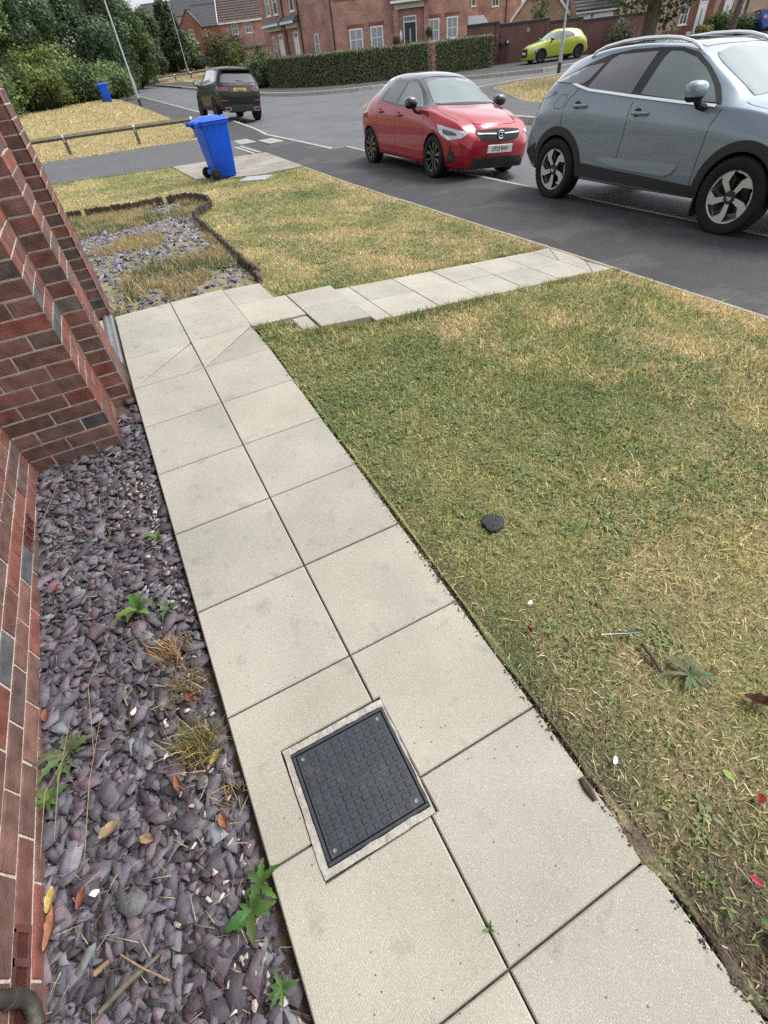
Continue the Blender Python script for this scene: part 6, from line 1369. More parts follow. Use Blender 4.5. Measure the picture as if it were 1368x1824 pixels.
# ------------------------------------------------------------------ houses (the estate is built on one grid: s across, d away)
def SD(s, d_): return (s * .925 + d_ * .38, -s * .38 + d_ * .925)
AX = math.atan2(-.38, .925)
class House:
    """local frame: u along the front, v into the house, z up; origin on the front line"""
    def __init__(s, name, label, s0, d0, z0, group='houses', ang=None, cat='house', org=None):
        x, y = org or SD(s0, d0); s.z0 = z0; s.T = Matrix.Translation((x, y, 0)) @ Matrix.Rotation(AX if ang is None else ang, 4, 'Z'); s.root = empty(name, mat=Matrix.Translation((x, y, z0)) @ Matrix.Rotation(AX if ang is None else ang, 4, 'Z'), label=label, cat=cat, group=group); bpy.context.view_layer.update()
    def mb(s): m = MB(); m.T = s.T; return m
    def put(s, m, name, mt, parent=None, **k): return part(m, name, mt, parent or s.root, **k)
    def box(s, name, mt, u0, v0, z0, u1, v1, z1, parent=None, uv=False, ch=0):
        m = s.mb(); m.box(u0, v0, z0, u1, v1, z1, ch); return s.put(m, name, mt, parent, uv=uv)
    def gable(s, mt, u0, u1, v0, v1, z0, ze, zr, axis='u', name='wall'):
        """walls with gable ends; ridge along axis"""
        m = s.mb()
        if axis == 'u':
            vm = (v0 + v1) / 2; m.add([(u0,v0,z0),(u1,v0,z0),(u1,v1,z0),(u0,v1,z0),(u0,v0,ze),(u1,v0,ze),(u1,v1,ze),(u0,v1,ze),(u0,vm,zr),(u1,vm,zr)], [(0,1,5,4),(2,3,7,6),(1,2,6,9,5),(3,0,4,8,7),(4,5,9,8),(6,7,8,9)])
        else:
            um = (u0 + u1) / 2; m.add([(u0,v0,z0),(u1,v0,z0),(u1,v1,z0),(u0,v1,z0),(u0,v0,ze),(u1,v0,ze),(u1,v1,ze),(u0,v1,ze),(um,v0,zr),(um,v1,zr)], [(0,1,5,8,4),(2,3,7,9,6),(1,2,6,5),(3,0,4,7),(4,8,9,7),(5,6,9,8)])
        return s.put(m, name, mt, uv=True)
    def slope(s, mt, a0, a1, b0, z0, b1, z1, axis='u', course=.3, th=.06, name='roof'):
        """tiled slope as stepped courses from eaves (b0,z0) to ridge (b1,z1); a runs along the ridge"""
        m = s.mb(); L = math.hypot(b1 - b0, z1 - z0); n = max(3, int(L / course)); vs = []
        P = (lambda a, b, z: (a, b, z)) if axis == 'u' else (lambda a, b, z: (b, a, z))
        for i in range(n):
            f0, f1 = i / n, (i + 1) / n + .004; bA, zA = b0 + (b1 - b0) * f0, z0 + (z1 - z0) * f0; bB, zB = b0 + (b1 - b0) * f1, z0 + (z1 - z0) * f1
            m.add([P(a0, bA, zA), P(a1, bA, zA), P(a1, bA, zA + th), P(a0, bA, zA + th), P(a1, bB, zB + .012), P(a0, bB, zB + .012)], [(0, 1, 2, 3), (3, 2, 4, 5), (1, 4, 2), (0, 3, 5)])
        m.box(*(min(P(a0, b1, 0)[0], P(a1, b1, 0)[0]) - (.08 if axis != 'u' else 0), min(P(a0, b1, 0)[1], P(a1, b1, 0)[1]) - (.08 if axis == 'u' else 0), z1 - .02), *(max(P(a0, b1, 0)[0], P(a1, b1, 0)[0]) + (.08 if axis != 'u' else 0), max(P(a0, b1, 0)[1], P(a1, b1, 0)[1]) + (.08 if axis == 'u' else 0), z1 + .09))
        return s.put(m, name, mt)
    def window(s, u0, z0, u1, z1, v=0.0, cols=2, rows=2, pane='pane', sill=True, f=.06, lintel=None, parent=None):
        """frame proud of the wall at v, facing -v"""
        m = s.mb()
        for a, b, c_, e in ((u0, z0, u1, z0 + f), (u0, z1 - f, u1, z1), (u0, z0 + f, u0 + f, z1 - f), (u1 - f, z0 + f, u1, z1 - f)): m.box(a, v - .03, b, c_, v + .06, e)
        g = .022
        for i in range(1, cols): q = u0 + (u1 - u0) * i / cols; m.box(q - g, v - .02, z0 + f, q + g, v + .04, z1 - f)
        for i in range(1, rows): q = z0 + (z1 - z0) * i / rows; m.box(u0 + f, v - .022, q - g, u1 - f, v + .04, q + g)
        w = s.put(m, 'window', M['white'])
        m = s.mb(); m.box(u0 + f * .6, v - .008, z0 + f * .6, u1 - f * .6, v + .03, z1 - f * .6); s.put(m, 'pane', M[pane], w)
        if sill: m = s.mb(); m.box(u0 - .06, v - .09, z0 - .07, u1 + .06, v + .05, z0 - .003); s.put(m, 'sill', M['white'], w)
        return w
    def door(s, u0, z0, u1, z1, mt, v=0.0, light=.28, frame='white', strip=True):
        m = s.mb(); f = .07
        for a, b, c_, e in ((u0, z1 - f, u1, z1), (u0, z0, u0 + f, z1 - f), (u1 - f, z0, u1, z1 - f), (u0 + f, z1 - light - f, u1 - f, z1 - light)): m.box(a, v - .04, b, c_, v + .06, e)
        for i in range(1, 4): q = u0 + (u1 - u0) * i / 4; m.box(q - .012, v - .03, z1 - light, q + .012, v + .03, z1 - f)
        fr = s.put(m, 'door_frame', M['white']); d_ = s.box('door', mt, u0 + f + .002, v - .02, z0, u1 - f - .002, v + .05, z1 - light - f - .002)
        s.box('fanlight', M['pane'], u0 + f + .002, v - .01, z1 - light + .002, u1 - f - .002, v + .03, z1 - f - .002, fr)
        if strip: um = (u0 + u1) / 2; s.box('door_glass', M['curtain'], um - .07, v - .028, z0 + .55, um + .07, v - .015, z1 - light - .4, d_)
        m = s.mb(); m.tube([(u0 + f + .10, v - .06, z0 + .95), (u0 + f + .10, v - .06, z0 + 1.1)], .014, 6); s.put(m, 'handle', M['chrome'], d_); return d_
    def pipe(s, u, z0, z1, v=-.06, r=.05): m = s.mb(); m.tube([(u, v, z0), (u, v, z1)], r, 8); s.put(m, 'downpipe', M['dark'], smooth=True)

# corner house: front with the dark door, and a longer side running away to the left
P1 = (19.973, 46.93); base = float(GZ(20, 46)) - .4
B = House('corner_house', 'red brick corner house with dark front door behind the long clipped hedge', 0, 0, base, org=P1)
hz = 6.4
B.box('wall', M['house_red'], 0, 0, base, 10.4, 8, hz, uv=True)
# side wing polygon along (-.297,.955)
m = MB(); uL = Vector((-.297, .955)); q0 = Vector(P1); q1 = q0 + uL * 9.0; inn = Vector((.955, .297)) * 7
pts = [q0, q0 + inn, q1 + inn, q1]; pts = [(p.x, p.y) for p in pts]; m.prism([pts[0], pts[1], pts[2], pts[3]], base, hz - .02); B.put(m, 'wall', M['house_red'], uv=True)
for u0, u1, z0, z1 in ((1.22, 2.24, 1.65, 2.88), (2.85, 3.82, 1.63, 2.88), (7.33, 8.16, 1.63, 2.88), (8.72, 9.59, 1.67, 2.88)): B.window(u0, z0, u1, z1, pane='curtain', f=.085)
for u0, u1 in ((1.22, 2.24), (2.85, 3.82), (7.33, 8.16), (8.72, 9.59)): B.box('lintel', M['house_brown'], u0 - .12, -.012, 2.885, u1 + .12, .02, 3.10, uv=True)
B.door(5.40, .82, 6.40, 3.20, M['doordark'], v=-.02)
cn = B.box('canopy', M['leadgrey'], 4.42, -.75, 3.98, 7.30, .05, 4.12); m = B.mb(); m.quad((4.42, -.75, 4.12), (7.30, -.75, 4.12), (7.30, 0, 4.5), (4.42, 0, 4.5)); B.put(m, 'canopy_roof', M['leadgrey'], cn)
B.box('fascia', M['white'], 4.40, -.78, 3.88, 7.32, -.70, 4.01, cn); B.box('porch_panel', M['cream'], 4.75, -.30, 3.58, 6.95, -.02, 3.975, cn)
for u in (4.62, 6.95): B.box('porch_pier', M['house_red'], u, -.30, base, u + .36, -.003, 3.58 if u < 5 else 3.9, uv=True)
B.box('band', M['house_brown'], .22, -.015, 4.36, 4.40, .02, 4.56, uv=True)
B.pipe(.02, base, hz); m = B.mb(); m.box(.2, -.1, hz - .12, 10.4, .02, hz + .02); B.put(m, 'gutter', M['dark'])
m = B.mb(); m.add([(-.4, -.4, hz), (10.8, -.4, hz), (10.8, 8.4, hz), (-.4, 8.4, hz), (2.6, 4, hz + 3), (7.6, 4, hz + 3)], [(0, 1, 5, 4), (1, 2, 5), (2, 3, 4, 5), (3, 0, 4), (0, 3, 2, 1)]); B.put(m, 'roof', M['roof_brown'])
# wall lantern, hanging baskets
m = B.mb(); m.T = m.T @ Matrix.Translation((5.15, -.16, 2.15)); m.lathe([(.02, -.28), (.10, -.2), (.13, .12), (.07, .24), (.02, .36)], 10); B.put(m, 'wall_lantern', M['white'], smooth=True)
for u, z in ((4.72, 1.9), (7.30, 2.15)):
    t = empty('hanging_basket', (B.T @ Vector((u, -.42, z))), label='round hanging basket of plants ' + ('left of the dark front door' if u < 6 else 'right of the dark front door on the porch pier'), cat='hanging basket', group='hanging baskets')
    foliage('plants', [(0, 0, .08, .24, .24, .22), (.1, 0, -.12, .16, .16, .2)], 420, .09, [(.12, .10, .05), (.09, .11, .04), (.16, .06, .05)], 300 + int(u), t)
    mb = MB(); mb.lathe([(.02, -.2), (.14, -.13), (.2, 0), (.2, .02)], 10, cap=False); mb.tube([(0, 0, .02), (0, 0, .6)], .008, 5); mb.build('basket', M['bark'], t)
# side wing details, local frame with u running from the far end towards the corner
BW = House('corner_house_wing', 'tmp', 0, 0, base, org=tuple(q1), ang=math.atan2(-.955, .297)); _w = BW.root; BW.root = B.root; bpy.data.objects.remove(_w)
U = lambda tt: 9.0 - tt
BW.window(U(2.32), 1.76, U(1.76), 2.90, cols=1, rows=2, pane='curtain'); BW.window(U(7.94), 1.5, U(7.5), 3.15, cols=1, rows=2)
for a, b in ((8.10, 7.52), (7.08, 6.52), (4.84, 4.34)): BW.window(U(a), 4.36, U(b), 5.75, cols=1, rows=2)
BW.door(U(7.05), .95, U(6.40), 3.22, M['white'], light=.30, strip=False); BW.door(U(4.95), .95, U(4.30), 3.22, M['white'], light=.30, strip=False)
for a, b in ((8.35, 6.02), (5.75, 3.98)):
    cn = BW.box('canopy', M['leadgrey'], U(a), -.60, 3.76, U(b), .0, 3.86); m = BW.mb(); m.quad((U(a), -.6, 3.86), (U(b), -.6, 3.86), (U(b), 0, 4.15), (U(a), 0, 4.15)); m.add([(U(b), -.6, 3.86), (U(b), 0, 3.86), (U(b), 0, 4.15)], [(0, 1, 2)]); BW.put(m, 'canopy_roof', M['leadgrey'], cn); BW.box('fascia', M['white'], U(a), -.64, 3.70, U(b), -.602, 3.84, cn)
    BW.box('porch_panel', M['cream'], U(a) + .2, -.25, 3.44, U(b) - .2, -.01, 3.755, cn)
for tt in (5.87, 3.85): BW.pipe(U(tt), base, hz)
BW.box('plaque', M['house_buff'], U(2.95), -.02, 4.52, U(1.45), .02, 5.6, uv=True)
BW.box('porch_pier', M['house_brown'], U(5.98), -.22, base, U(5.76), -.004, 3.44, uv=True)

# pink brick house with brown tiled roof, far left
z0 = float(GZ(24, 94)) - .6
Cc_ = House('pink_house', 'pink brick house with large brown tiled roof behind the black off-roader', -14.2, 96, z0)
Cc_.gable(M['house_pink'], 0, 10.5, 0, 8, z0, 6.2, 10.4); Cc_.slope(M['roof_brown'], -.25, 10.7, -.35, 6.08, 4, 10.5, course=.36, th=.10); Cc_.slope(M['roof_brown'], -.25, 10.7, 8.35, 6.08, 4, 10.5, course=.36, th=.10)
Cc_.box('fascia', M['white'], -.2, -.36, 5.98, 10.7, -.30, 6.14)
m = Cc_.mb(); m.add([(-.28, -.35, 6.0), (-.28, 4, 10.45), (-.28, 4, 10.65), (-.28, -.35, 6.22), (-.2, -.35, 6.0), (-.2, 4, 10.45), (-.2, 4, 10.65), (-.2, -.35, 6.22)], [(0, 1, 2, 3), (4, 7, 6, 5), (0, 4, 5, 1), (2, 6, 7, 3), (0, 3, 7, 4)]); Cc_.put(m, 'barge_board', M['white'])
for u0, u1 in ((1.45, 2.3), (3.4, 4.25)): Cc_.window(u0, 4.88, u1, 6.03, cols=2, rows=2, pane='pane')
Cc_.box('lean_to', M['leadgrey'], 2.2, -1.5, 3.35, 6.0, 0, 3.5); Cc_.box('lean_to_wall', M['house_pink'], 2.4, -1.3, z0, 5.9, -.01, 3.34, uv=True)
bush('conifer', 'small dark columnar conifer in front of the pink brick house', 27.0, 90.6, .6, .6, 3.0, DG, 240, 1500, .22, cat='conifer')
bush('bush', 'large olive rounded bush in front of the pink brick house', 22.4, 91.8, 3.3, 2.6, 4.9, OG, 241, 9000, .24)
bush('bush', 'blue-green shrub row below the dark red gabled house', 22.6, 112, 2.6, 1.4, 1.9, SG, 242, 4500, .26, dz=.2)
# dark red gabled house beyond
z0 = float(GZ(23, 116)) - .5
Dd = House('gabled_house', 'dark red brick house with grey gable beyond the rounded shrubs', -24.0, 116, z0)
Dd.gable(M['house_brown'], 0, 3.6, 0, 9, z0, 7.0, 9.0, axis='v'); Dd.box('wall', M['house_brown'], 3.6, 1.2, z0, 7, 8, 7.0, uv=True)
Dd.slope(M['roof_grey'], -.1, 9.2, -.25, 6.88, 1.8, 9.1, axis='v', course=.4); Dd.slope(M['roof_grey'], -.1, 9.2, 3.85, 6.88, 1.8, 9.1, axis='v', course=.4); Dd.slope(M['roof_grey'], 1.8, 7.2, 1.0, 6.95, 4.6, 9.7, course=.4)
Dd.window(1.4, 5.66, 2.15, 6.8, cols=2, rows=2); Dd.window(3.75, 5.9, 4.15, 6.7, v=1.2, cols=1, rows=2)
Dd.box('canopy', M['white'], .95, -.5, 5.0, 2.6, 0, 5.16); Dd.box('bay_window', M['white'], 1.2, -.3, 3.4, 2.35, -.01, 4.99); Dd.box('bay_pane', M['pane'], 1.55, -.32, 3.7, 2.0, -.29, 4.9)
# hill houses at the top of the estate
for i, (s0, d0, w_, ze, zr, lab) in enumerate(((-47.5, 186, 9, 12.0, 15.6, 'dark roofed house on the hill, left one of the two above the conifer'), (-37.5, 178, 9, 12.2, 15.9, 'dark roofed house on the hill, right one of the two above the red gable'), (-31.2, 170, 6, 10.8, 14.8, 'small orange brick house with dark roof half hidden behind the red gable'))):
    x, y = SD(s0, d0); z0 = float(GZ(x, y)) - 1
    Hh = House('hill_house', lab, s0, d0, z0); Hh.gable(M['house_pink'], 0, w_, 0, 8, z0, ze, zr); Hh.slope(M['roof_grey'], -.3, w_ + .3, -.4, ze - .1, 4, zr + .1, course=.5); Hh.slope(M['roof_grey'], -.3, w_ + .3, 8.4, ze - .1, 4, zr + .1, course=.5)
    for u in (1.2, w_ - 2.4): Hh.window(u, ze - 1.6, u + 1.2, ze - .4)
    if i: Hh.box('chimney', M['house_pink'], w_ * .3, 3.6, zr - .3, w_ * .3 + .8, 4.4, zr + 1.1, uv=True)

# pink terrace behind the garden wall
z0 = float(GZ(42, 57)) - .6
Ff = House('terrace_house', 'pale pink brick terrace seen above the garden wall right of the corner house', 13.0, 68, z0)
Ff.box('wall', M['house_pink'], 0, 0, z0, 2.75, 8, 7.0, uv=True); Ff.box('wall', M['house_pink'], 2.75, .5, z0, 7.3, 8, 7.0, uv=True); Ff.slope(M['roof_brown'], -.2, 7.5, -.3, 6.95, 4, 9.6); Ff.slope(M['roof_brown'], -.2, 7.5, 8.3, 6.95, 4, 9.6)
Ff.window(2.62 - 1.5, 3.75, 1.55, 5.2, cols=1); Ff.window(2.05, 3.8, 2.5, 5.1, cols=1); Ff.window(4.25, 3.62, 4.98, 5.0, v=.5); Ff.pipe(5.75, z0, 7.0, v=.42)
Ll = House('lean_to', 'grey roofed lean-to between the corner house and the garden wall', 11.1, 52.5, -.3, cat='lean-to'); Ll.box('wall', M['house_red'], .1, .1, -.3, 1.8, 2, 2.2, uv=True); m = Ll.mb(); m.add([(0, 0, 2.25), (1.95, 0, 2.2), (1.95, 2, 2.75), (0, 2, 2.8), (0, 0, 2.32), (1.95, 0, 2.27), (1.95, 2, 2.82), (0, 2, 2.87)], [(0, 1, 5, 4), (1, 2, 6, 5), (2, 3, 7, 6), (3, 0, 4, 7), (4, 5, 6, 7), (3, 2, 1, 0)]); Ll.put(m, 'roof', M['leadgrey'])
# buff gabled garage block
z0 = float(GZ(37, 44)) - .4
Gg = House('garage', 'buff brick garage with white barge boards behind the garden wall', 15.75, 55, z0, cat='garage', ang=AX - R(17))
Gg.gable(M['house_buff'], 0, 4.1, 0, 6, z0, 2.35, 4.5, axis='v'); Gg.slope(M['roof_grey'], -.15, 6.2, -.3, 2.18, 2.05, 4.62, axis='v', course=.34, th=.08); Gg.slope(M['roof_grey'], -.15, 6.2, 4.4, 2.18, 2.05, 4.62, axis='v', course=.34, th=.08)
for sg in (0, 1):
    e = -.30 if sg == 0 else 4.40; m = Gg.mb(); m.add([(e, -.2, 2.1), (2.05, -.2, 4.52), (2.05, -.2, 4.74), (e, -.2, 2.36), (e, -.13, 2.1), (2.05, -.13, 4.52), (2.05, -.13, 4.74), (e, -.13, 2.36)], [(0, 1, 2, 3), (4, 7, 6, 5), (0, 4, 5, 1), (3, 2, 6, 7), (0, 3, 7, 4)]); Gg.put(m, 'barge_board', M['white'])
G2 = House('garage', 'wide grey roofed garage block with white doors, right of the buff gable', 19.95, 52.2, z0, cat='garage')
G2.gable(M['house_buff'], 0, 3.3, 0, 6, z0, 2.3, 4.7); G2.slope(M['roof_grey'], -.2, 3.45, -.4, 2.28, 3, 4.8, course=.32, th=.09); G2.slope(M['roof_grey'], -.2, 3.45, 6.4, 2.28, 3, 4.8, course=.32, th=.09)
G2.box('fascia', M['white'], -.2, -.42, 2.14, 3.45, -.37, 2.32); G2.box('gutter', M['dark'], -.2, -.5, 2.26, 3.45, -.425, 2.36)
for u in (.15, 1.35): G2.box('garage_door', M['white'], u, -.03, z0, u + (1.0 if u < 1 else 1.6), .03, 2.08)
# buff terrace on the right
z0 = float(GZ(47, 37)) - .5
Hr = House('terrace_house', 'buff and red brick terrace behind the thick tree trunk, top right', 23.25, 52, z0)
Hr.box('wall', M['house_buff'], 0, 0, z0, 14, 8, 5.6, uv=True); Hr.box('plinth', M['house_brown'], 3.9, -.02, z0, 14, .02, .55, uv=True); Hr.slope(M['roof_brown'], -.3, 14.3, -.4, 5.5, 4, 8.2); Hr.slope(M['roof_brown'], -.3, 14.3, 8.4, 5.5, 4, 8.2)
for a, b in ((5.6, 7.75), (8.2, 9.25)): Hr.box('porch_panel', M['house_brown'], a, -.05, z0, b, -.021, 2.9, uv=True)
Hr.window(5.10, .80, 5.72, 1.98, v=-.06, cols=2, rows=2); Hr.window(9.55, .85, 10.2, 2.05, v=-.03); Hr.door(6.42, .0, 7.1, 2.2, M['white'], v=-.09, light=.22); Hr.door(8.5, .0, 9.15, 2.2, M['white'], v=-.09, light=.22)
Hr.box('string_course', M['cream'], 0, -.03, 2.45, 5.5, .02, 2.55); Hr.box('meter_box', M['white'], 5.95, -.14, -.05, 6.3, -.055, .35)
Hr.box('white_panel', M['white'], 10.6, -.9, z0, 11.3, -.3, .9); Hr.pipe(10.45, z0, 5.6)

# stepped garden wall with charge points
base = -.5
t = empty('garden_wall', (*SD(9.7, 45), base), label='stepped dark red brick garden wall behind the yellow hatchback', cat='wall'); bpy.context.view_layer.update()
Tm = Matrix.Translation((*SD(0, 45), 0)) @ Matrix.Rotation(AX, 4, 'Z')
for s0, s1, zt in ((9.7, 11.88, 2.24), (11.88, 15.35, 2.10), (15.35, 17.68, 1.95), (17.68, 22.5, 1.80)):
    mb = MB(); mb.T = Tm; mb.box(s0, 0, base, s1 - .002, .22, zt - .15); part(mb, 'panel', M['wall_brick'], t, uv=True)
    mb = MB(); mb.T = Tm; mb.box(s0 - .01, -.03, zt - .149, s1 + .01, .25, zt, .02); part(mb, 'coping', M['trim'], t)
    mb = MB(); mb.T = Tm; mb.box(s1 - .23, -.06, base, s1 - .003, -.001, zt - .15); part(mb, 'pier', M['wall_brick'], t, uv=True)
mb = MB(); mb.T = Tm; mb.box(13.80, -.03, 1.52, 14.02, -.001, 1.74); part(mb, 'vent_plate', M['pad'], t)
for s_, z, lab in ((12.07, 1.10, 'black charge point with hanging cable on the garden wall, left one of the pair'), (12.46, 1.15, 'charge point with a pale face on the garden wall, right one of the pair')):
    x, y = SD(s_, 44.9); c2 = empty('charge_point', (x, y, z), AX, label=lab, cat='charge point', group='charge points on the garden wall')
    mb = MB(); mb.T = Matrix.Rotation(PI / 2, 4, 'X'); mb.lathe([(.10, -.09), (.13, -.06), (.13, .04), (.09, .08)], 16); mb.build('case', M['dark'], c2, smooth=True)
    if s_ > 12.2: mb = MB(); mb.T = Matrix.Translation((.02, -.085, .02)) @ Matrix.Rotation(PI / 2, 4, 'X'); mb.lathe([(.06, 0), (.06, .012)], 14); mb.build('socket_face', M['white'], c2)
    mb = MB(); L_ = .75 if s_ < 12.2 else .9
    mb.tube([(.05, -.08, -.1), (.06, -.07, -.5), (.02, -.07, -L_), (-.10, -.07, -L_ - .06), (-.18, -.07, -L_ + .08), (-.12, -.07, -.45), (-.04, -.06, -.12)], .022, 6); mb.build('cable', M['rubber'], c2, smooth=True)

# trees and shrubs on the right, two more parked cars
bx, by = SD(13.95, 28); t = empty('tree', (bx, by, float(GZ(bx, by)) - .1), label='thick trunked dark tree behind the roof of the grey crossover', cat='tree', group='street trees on the right')
mb = MB(); mb.tube([(0, 0, -.3), (0, 0, .3), (.02, .03, 1.5), (.06, 0, 3.2), (.1, .05, 5.5)], [.46, .34, .29, .26, .15], 14)
for a, z0, L in ((.4, 2.4, 2.4), (2.2, 2.6, 2.2), (3.4, 2.2, 2.0), (4.6, 2.9, 2.4), (5.5, 2.5, 2.0)): mb.tube([(0, 0, z0), (math.cos(a) * L * .5, math.sin(a) * L * .5, z0 + .55), (math.cos(a) * L, math.sin(a) * L, z0 + .9)], [.11, .07, .025], 7)
mb.build('trunk', M['bark'], t, smooth=True)
cb = crown_blobs(3.3, 2.4, 5.0, 18, 401) + [(math.cos(AX) * u, math.sin(AX) * u, z, r, r, r * .9) for u, z, r in ((-1.1, 2.35, .45), (-.5, 2.3, .4), (.55, 2.05, .5), (.75, 1.55, .34), (1.1, 2.2, .5), (1.5, 2.5, .5))]
foliage('crown', cb, 17000, .17, DG, 402, t, aspect=.45)
bx, by = SD(24.4, 38.5); t = empty('tree', (bx, by, float(GZ(bx, by)) - .1), label='thinner leaning grey tree trunk at the top right corner', cat='tree', group='street trees on the right')
mb = MB(); mb.tube([(0, 0, -.3), (.02, 0, .4), (.1, .02, 1.8), (.25, 0, 3.4), (.3, .05, 5)], [.24, .19, .165, .14, .08], 10); mb.build('trunk', M['bark'], t, smooth=True)
foliage('crown', crown_blobs(2.4, 1.6, 5.2, 14, 403), 7000, .17, DG, 404, t)
x, y = SD(19.95, 43.8); bush('bush', 'round dark clipped bush at the right end of the garden wall', x, y, .98, .98, 1.85, HG, 250, 5200, .10, nb=12)
for i, (s_, d_, rx, h, pal, lab) in enumerate(((30.4, 50, 1.0, 1.55, LG, 'yellow-green shrub left of the thinner tree trunk'), (29.2, 49.5, .7, .8, [(.20, .22, .06), (.16, .19, .05)], 'low yellow flowering shrub below the white front door'), (33.0, 50.5, 1.2, 1.25, MG, 'green shrub between the thinner tree trunk and the blue car'))):
    x, y = SD(s_, d_); bush('bush', lab, x, y, rx, rx, h, pal, 260 + i, 2600, .14)
x, y = SD(26.6, 49.8); bush('bush', 'low dark shrub at the foot of the buff terrace', x, y, .6, .5, .5, DG, 270, 900, .12)
x, y = SD(21.5, 45.8); wht = hatch('white car seen only as a roof and bonnet over the grey crossover', (x, y, float(GZ(x, y)) - .12, 265), M['p_white'], M['p_white'])
x, y = SD(34.3, 50.6); blu = hatch('blue car seen from behind at the top right corner', (x, y, float(GZ(x, y)) - .05, 62), M['p_blue'], M['p_blue'])
x, y = SD(17.0, 52.0); tt = tree('thin leafy sapling in front of the buff garage gable', x, y, 4.6, .8, MG, 405, 1100, .14, group='saplings', low=.35)

# ------------------------------------------------------------------ small things lying about
def leafmesh(mb, L, Wd, curl, n=7, tipcurl=.3):
    """pointed leaf along +x with a folded midrib, curled up at the sides"""
    vs = []; fs = []
    for i in range(n + 1):
        t = i / n; w = Wd / 2 * math.sin(PI * min(1, t * .93 + .04)) ** .8; x = L * (t - .5); z = curl * L * (t - .5) ** 2 * 2 * tipcurl
        j = random.uniform(.9, 1.1); vs += [(x, -w * j, z + w * curl), (x, 0, z), (x, w * j, z + w * curl * random.uniform(.5, 1.2))]
    for i in range(n):
        a = i * 3; fs += [(a, a + 3, a + 4, a + 1), (a + 1, a + 4, a + 5, a + 2)]
    k = len(vs); vs += [(x, y, z - .0006) for x, y, z in vs]; fs += [tuple(k + q for q in f[::-1]) for f in fs]
    mb.add(vs, fs); return mb
LZ = lambda x, y: PZ(y) - .018       # top of the slate
GR = lambda x, y: float(GZ(x, y)) + .014
def leafmt(nm, c): return mat(nm, c, .6, var=.45, vscale=60, spec=.3)
LM = dict(rust=leafmt('rust_leaf', (.17, .062, .035)), orange=leafmt('orange_leaf', (.24, .10, .05)), yellow=leafmt('yellow_leaf', (.36, .26, .085)), tan=leafmt('tan_leaf', (.27, .19, .11)), red=leafmt('red_leaf', (.24, .035, .025)), brown=leafmt('brown_leaf', (.10, .045, .025)), pink=leafmt('pink_petal', (.42, .06, .11)), green=leafmt('green_leaf', (.20, .28, .07)))
def leaf(label, x, y, L, Wd, rz, m, curl=.7, zf=LZ, tilt=0, group='fallen leaves'):
    L *= .82; Wd *= .9; mb = leafmesh(MB(), L, Wd, curl); mb.tube([(-L * .5, 0, 0), (-L * .68, .002, .004)], .0009, 4)
    o = mb.build('fallen_leaf', LM[m], smooth=True, ang=60); o.location = (x, y, float(zf(x, y)) + .008); o.rotation_euler = (tilt, random.uniform(-.2, .2), R(rz)); tag(o, label, 'leaf', group); return o
leaf('yellow leaf with dark edges against the foot of the brick wall', -1.045, .705, .075, .034, 78, 'yellow')
leaf('long bright orange leaf beside the wall, below the yellow leaf', -1.045, .64, .115, .030, 72, 'orange', 1.0)
leaf('dull brown leaf on the slate beside the bottom yellow leaf', -.966, .668, .062, .026, 60, 'rust')
leaf('small tan oak-shaped leaf in the middle of the slate strip', -.776, .72, .058, .030, -40, 'tan')
leaf('crumpled pale tan leaf left of the middle of the slate strip', -.871, .798, .085, .040, 20, 'tan', 1.1)
leaf('upright rust orange leaf in front of the dry grass tuft', -.664, .824, .062, .026, 95, 'orange', 1.2)
leaf('yellow leaf caught in the dry grass tuft beside the slab edge', -.535, .845, .060, .030, 40, 'yellow', 1.0)
leaf('orange brown leaf beside the slab edge, below the dry tuft', -.558, .654, .058, .030, 100, 'orange', 1.1)
leaf('dark rust leaf between the two upper dry grass tufts', -.570, 1.08, .068, .026, 110, 'rust', .9)
leaf('red brown leaf against the wall, level with the upper dry tufts', -1.045, 1.276, .055, .034, 85, 'rust')
leaf('small bright red leaf against the wall below the air brick', -.99, 1.86, .045, .026, 30, 'red')
leaf('small tan leaf at the foot of the brick pier', -1.0, 2.62, .06, .03, 10, 'tan')
leaf('large shiny red brown leaf in the grass at the right edge', 1.135, .125, .115, .048, -55, 'brown', 1.3, GR)
leaf('small curled scarlet leaf standing in the lawn left of the feather', .638, .70, .038, .016, 85, 'red', 1.4, GR)
leaf('crumpled red leaf low in the grass at the right edge', .872, -.051, .040, .026, 20, 'red', 1.1, GR)
leaf('bright pink petal on the bare earth, bottom right', .684, -.166, .042, .018, 110, 'pink', .8, GR, group='petals')
leaf('small buff leaf in the grass right of the brown stick', 1.127, .272, .034, .024, 60, 'tan', .7, GR)
leaf('pale green leaf lying in the lawn near the bottom right', .849, .032, .045, .022, 95, 'green', .4, GR)
leaf('tiny orange leaf far up the lawn', 1.907, 1.531, .05, .022, 5, 'orange', .8, GR)
# black heart-shaped piece, feather, sticks, scraps
mb = MB(); n = 30; pts = []
for i in range(n):
    a = 2 * PI * i / n; r = .052 * (1 + .06 * math.sin(3 * a + 1) + random.uniform(-.015, .015)); dent = .009 * math.exp(-((a - 3.75) / .18) ** 2)
    pts.append(((r - dent) * math.cos(a) * 1.0, (r - dent) * math.sin(a) * (1.12 if math.sin(a) < 0 else .92)))
rings = [(1.0, -.012), (1.0, .003), (.95, .006), (.6, .006), (.3, .0065)]; vs = []; fs = []
for s_, z in rings: vs += [(p[0] * s_, p[1] * s_, z + random.uniform(-.0012, .0012)) for p in pts]
for r_ in range(len(rings) - 1):
    for i in range(n): j = (i + 1) % n; fs.append((r_ * n + i, r_ * n + j, (r_ + 1) * n + j, (r_ + 1) * n + i))
fs.append(tuple((len(rings) - 1) * n + i for i in range(n))); mb.add(vs, fs)
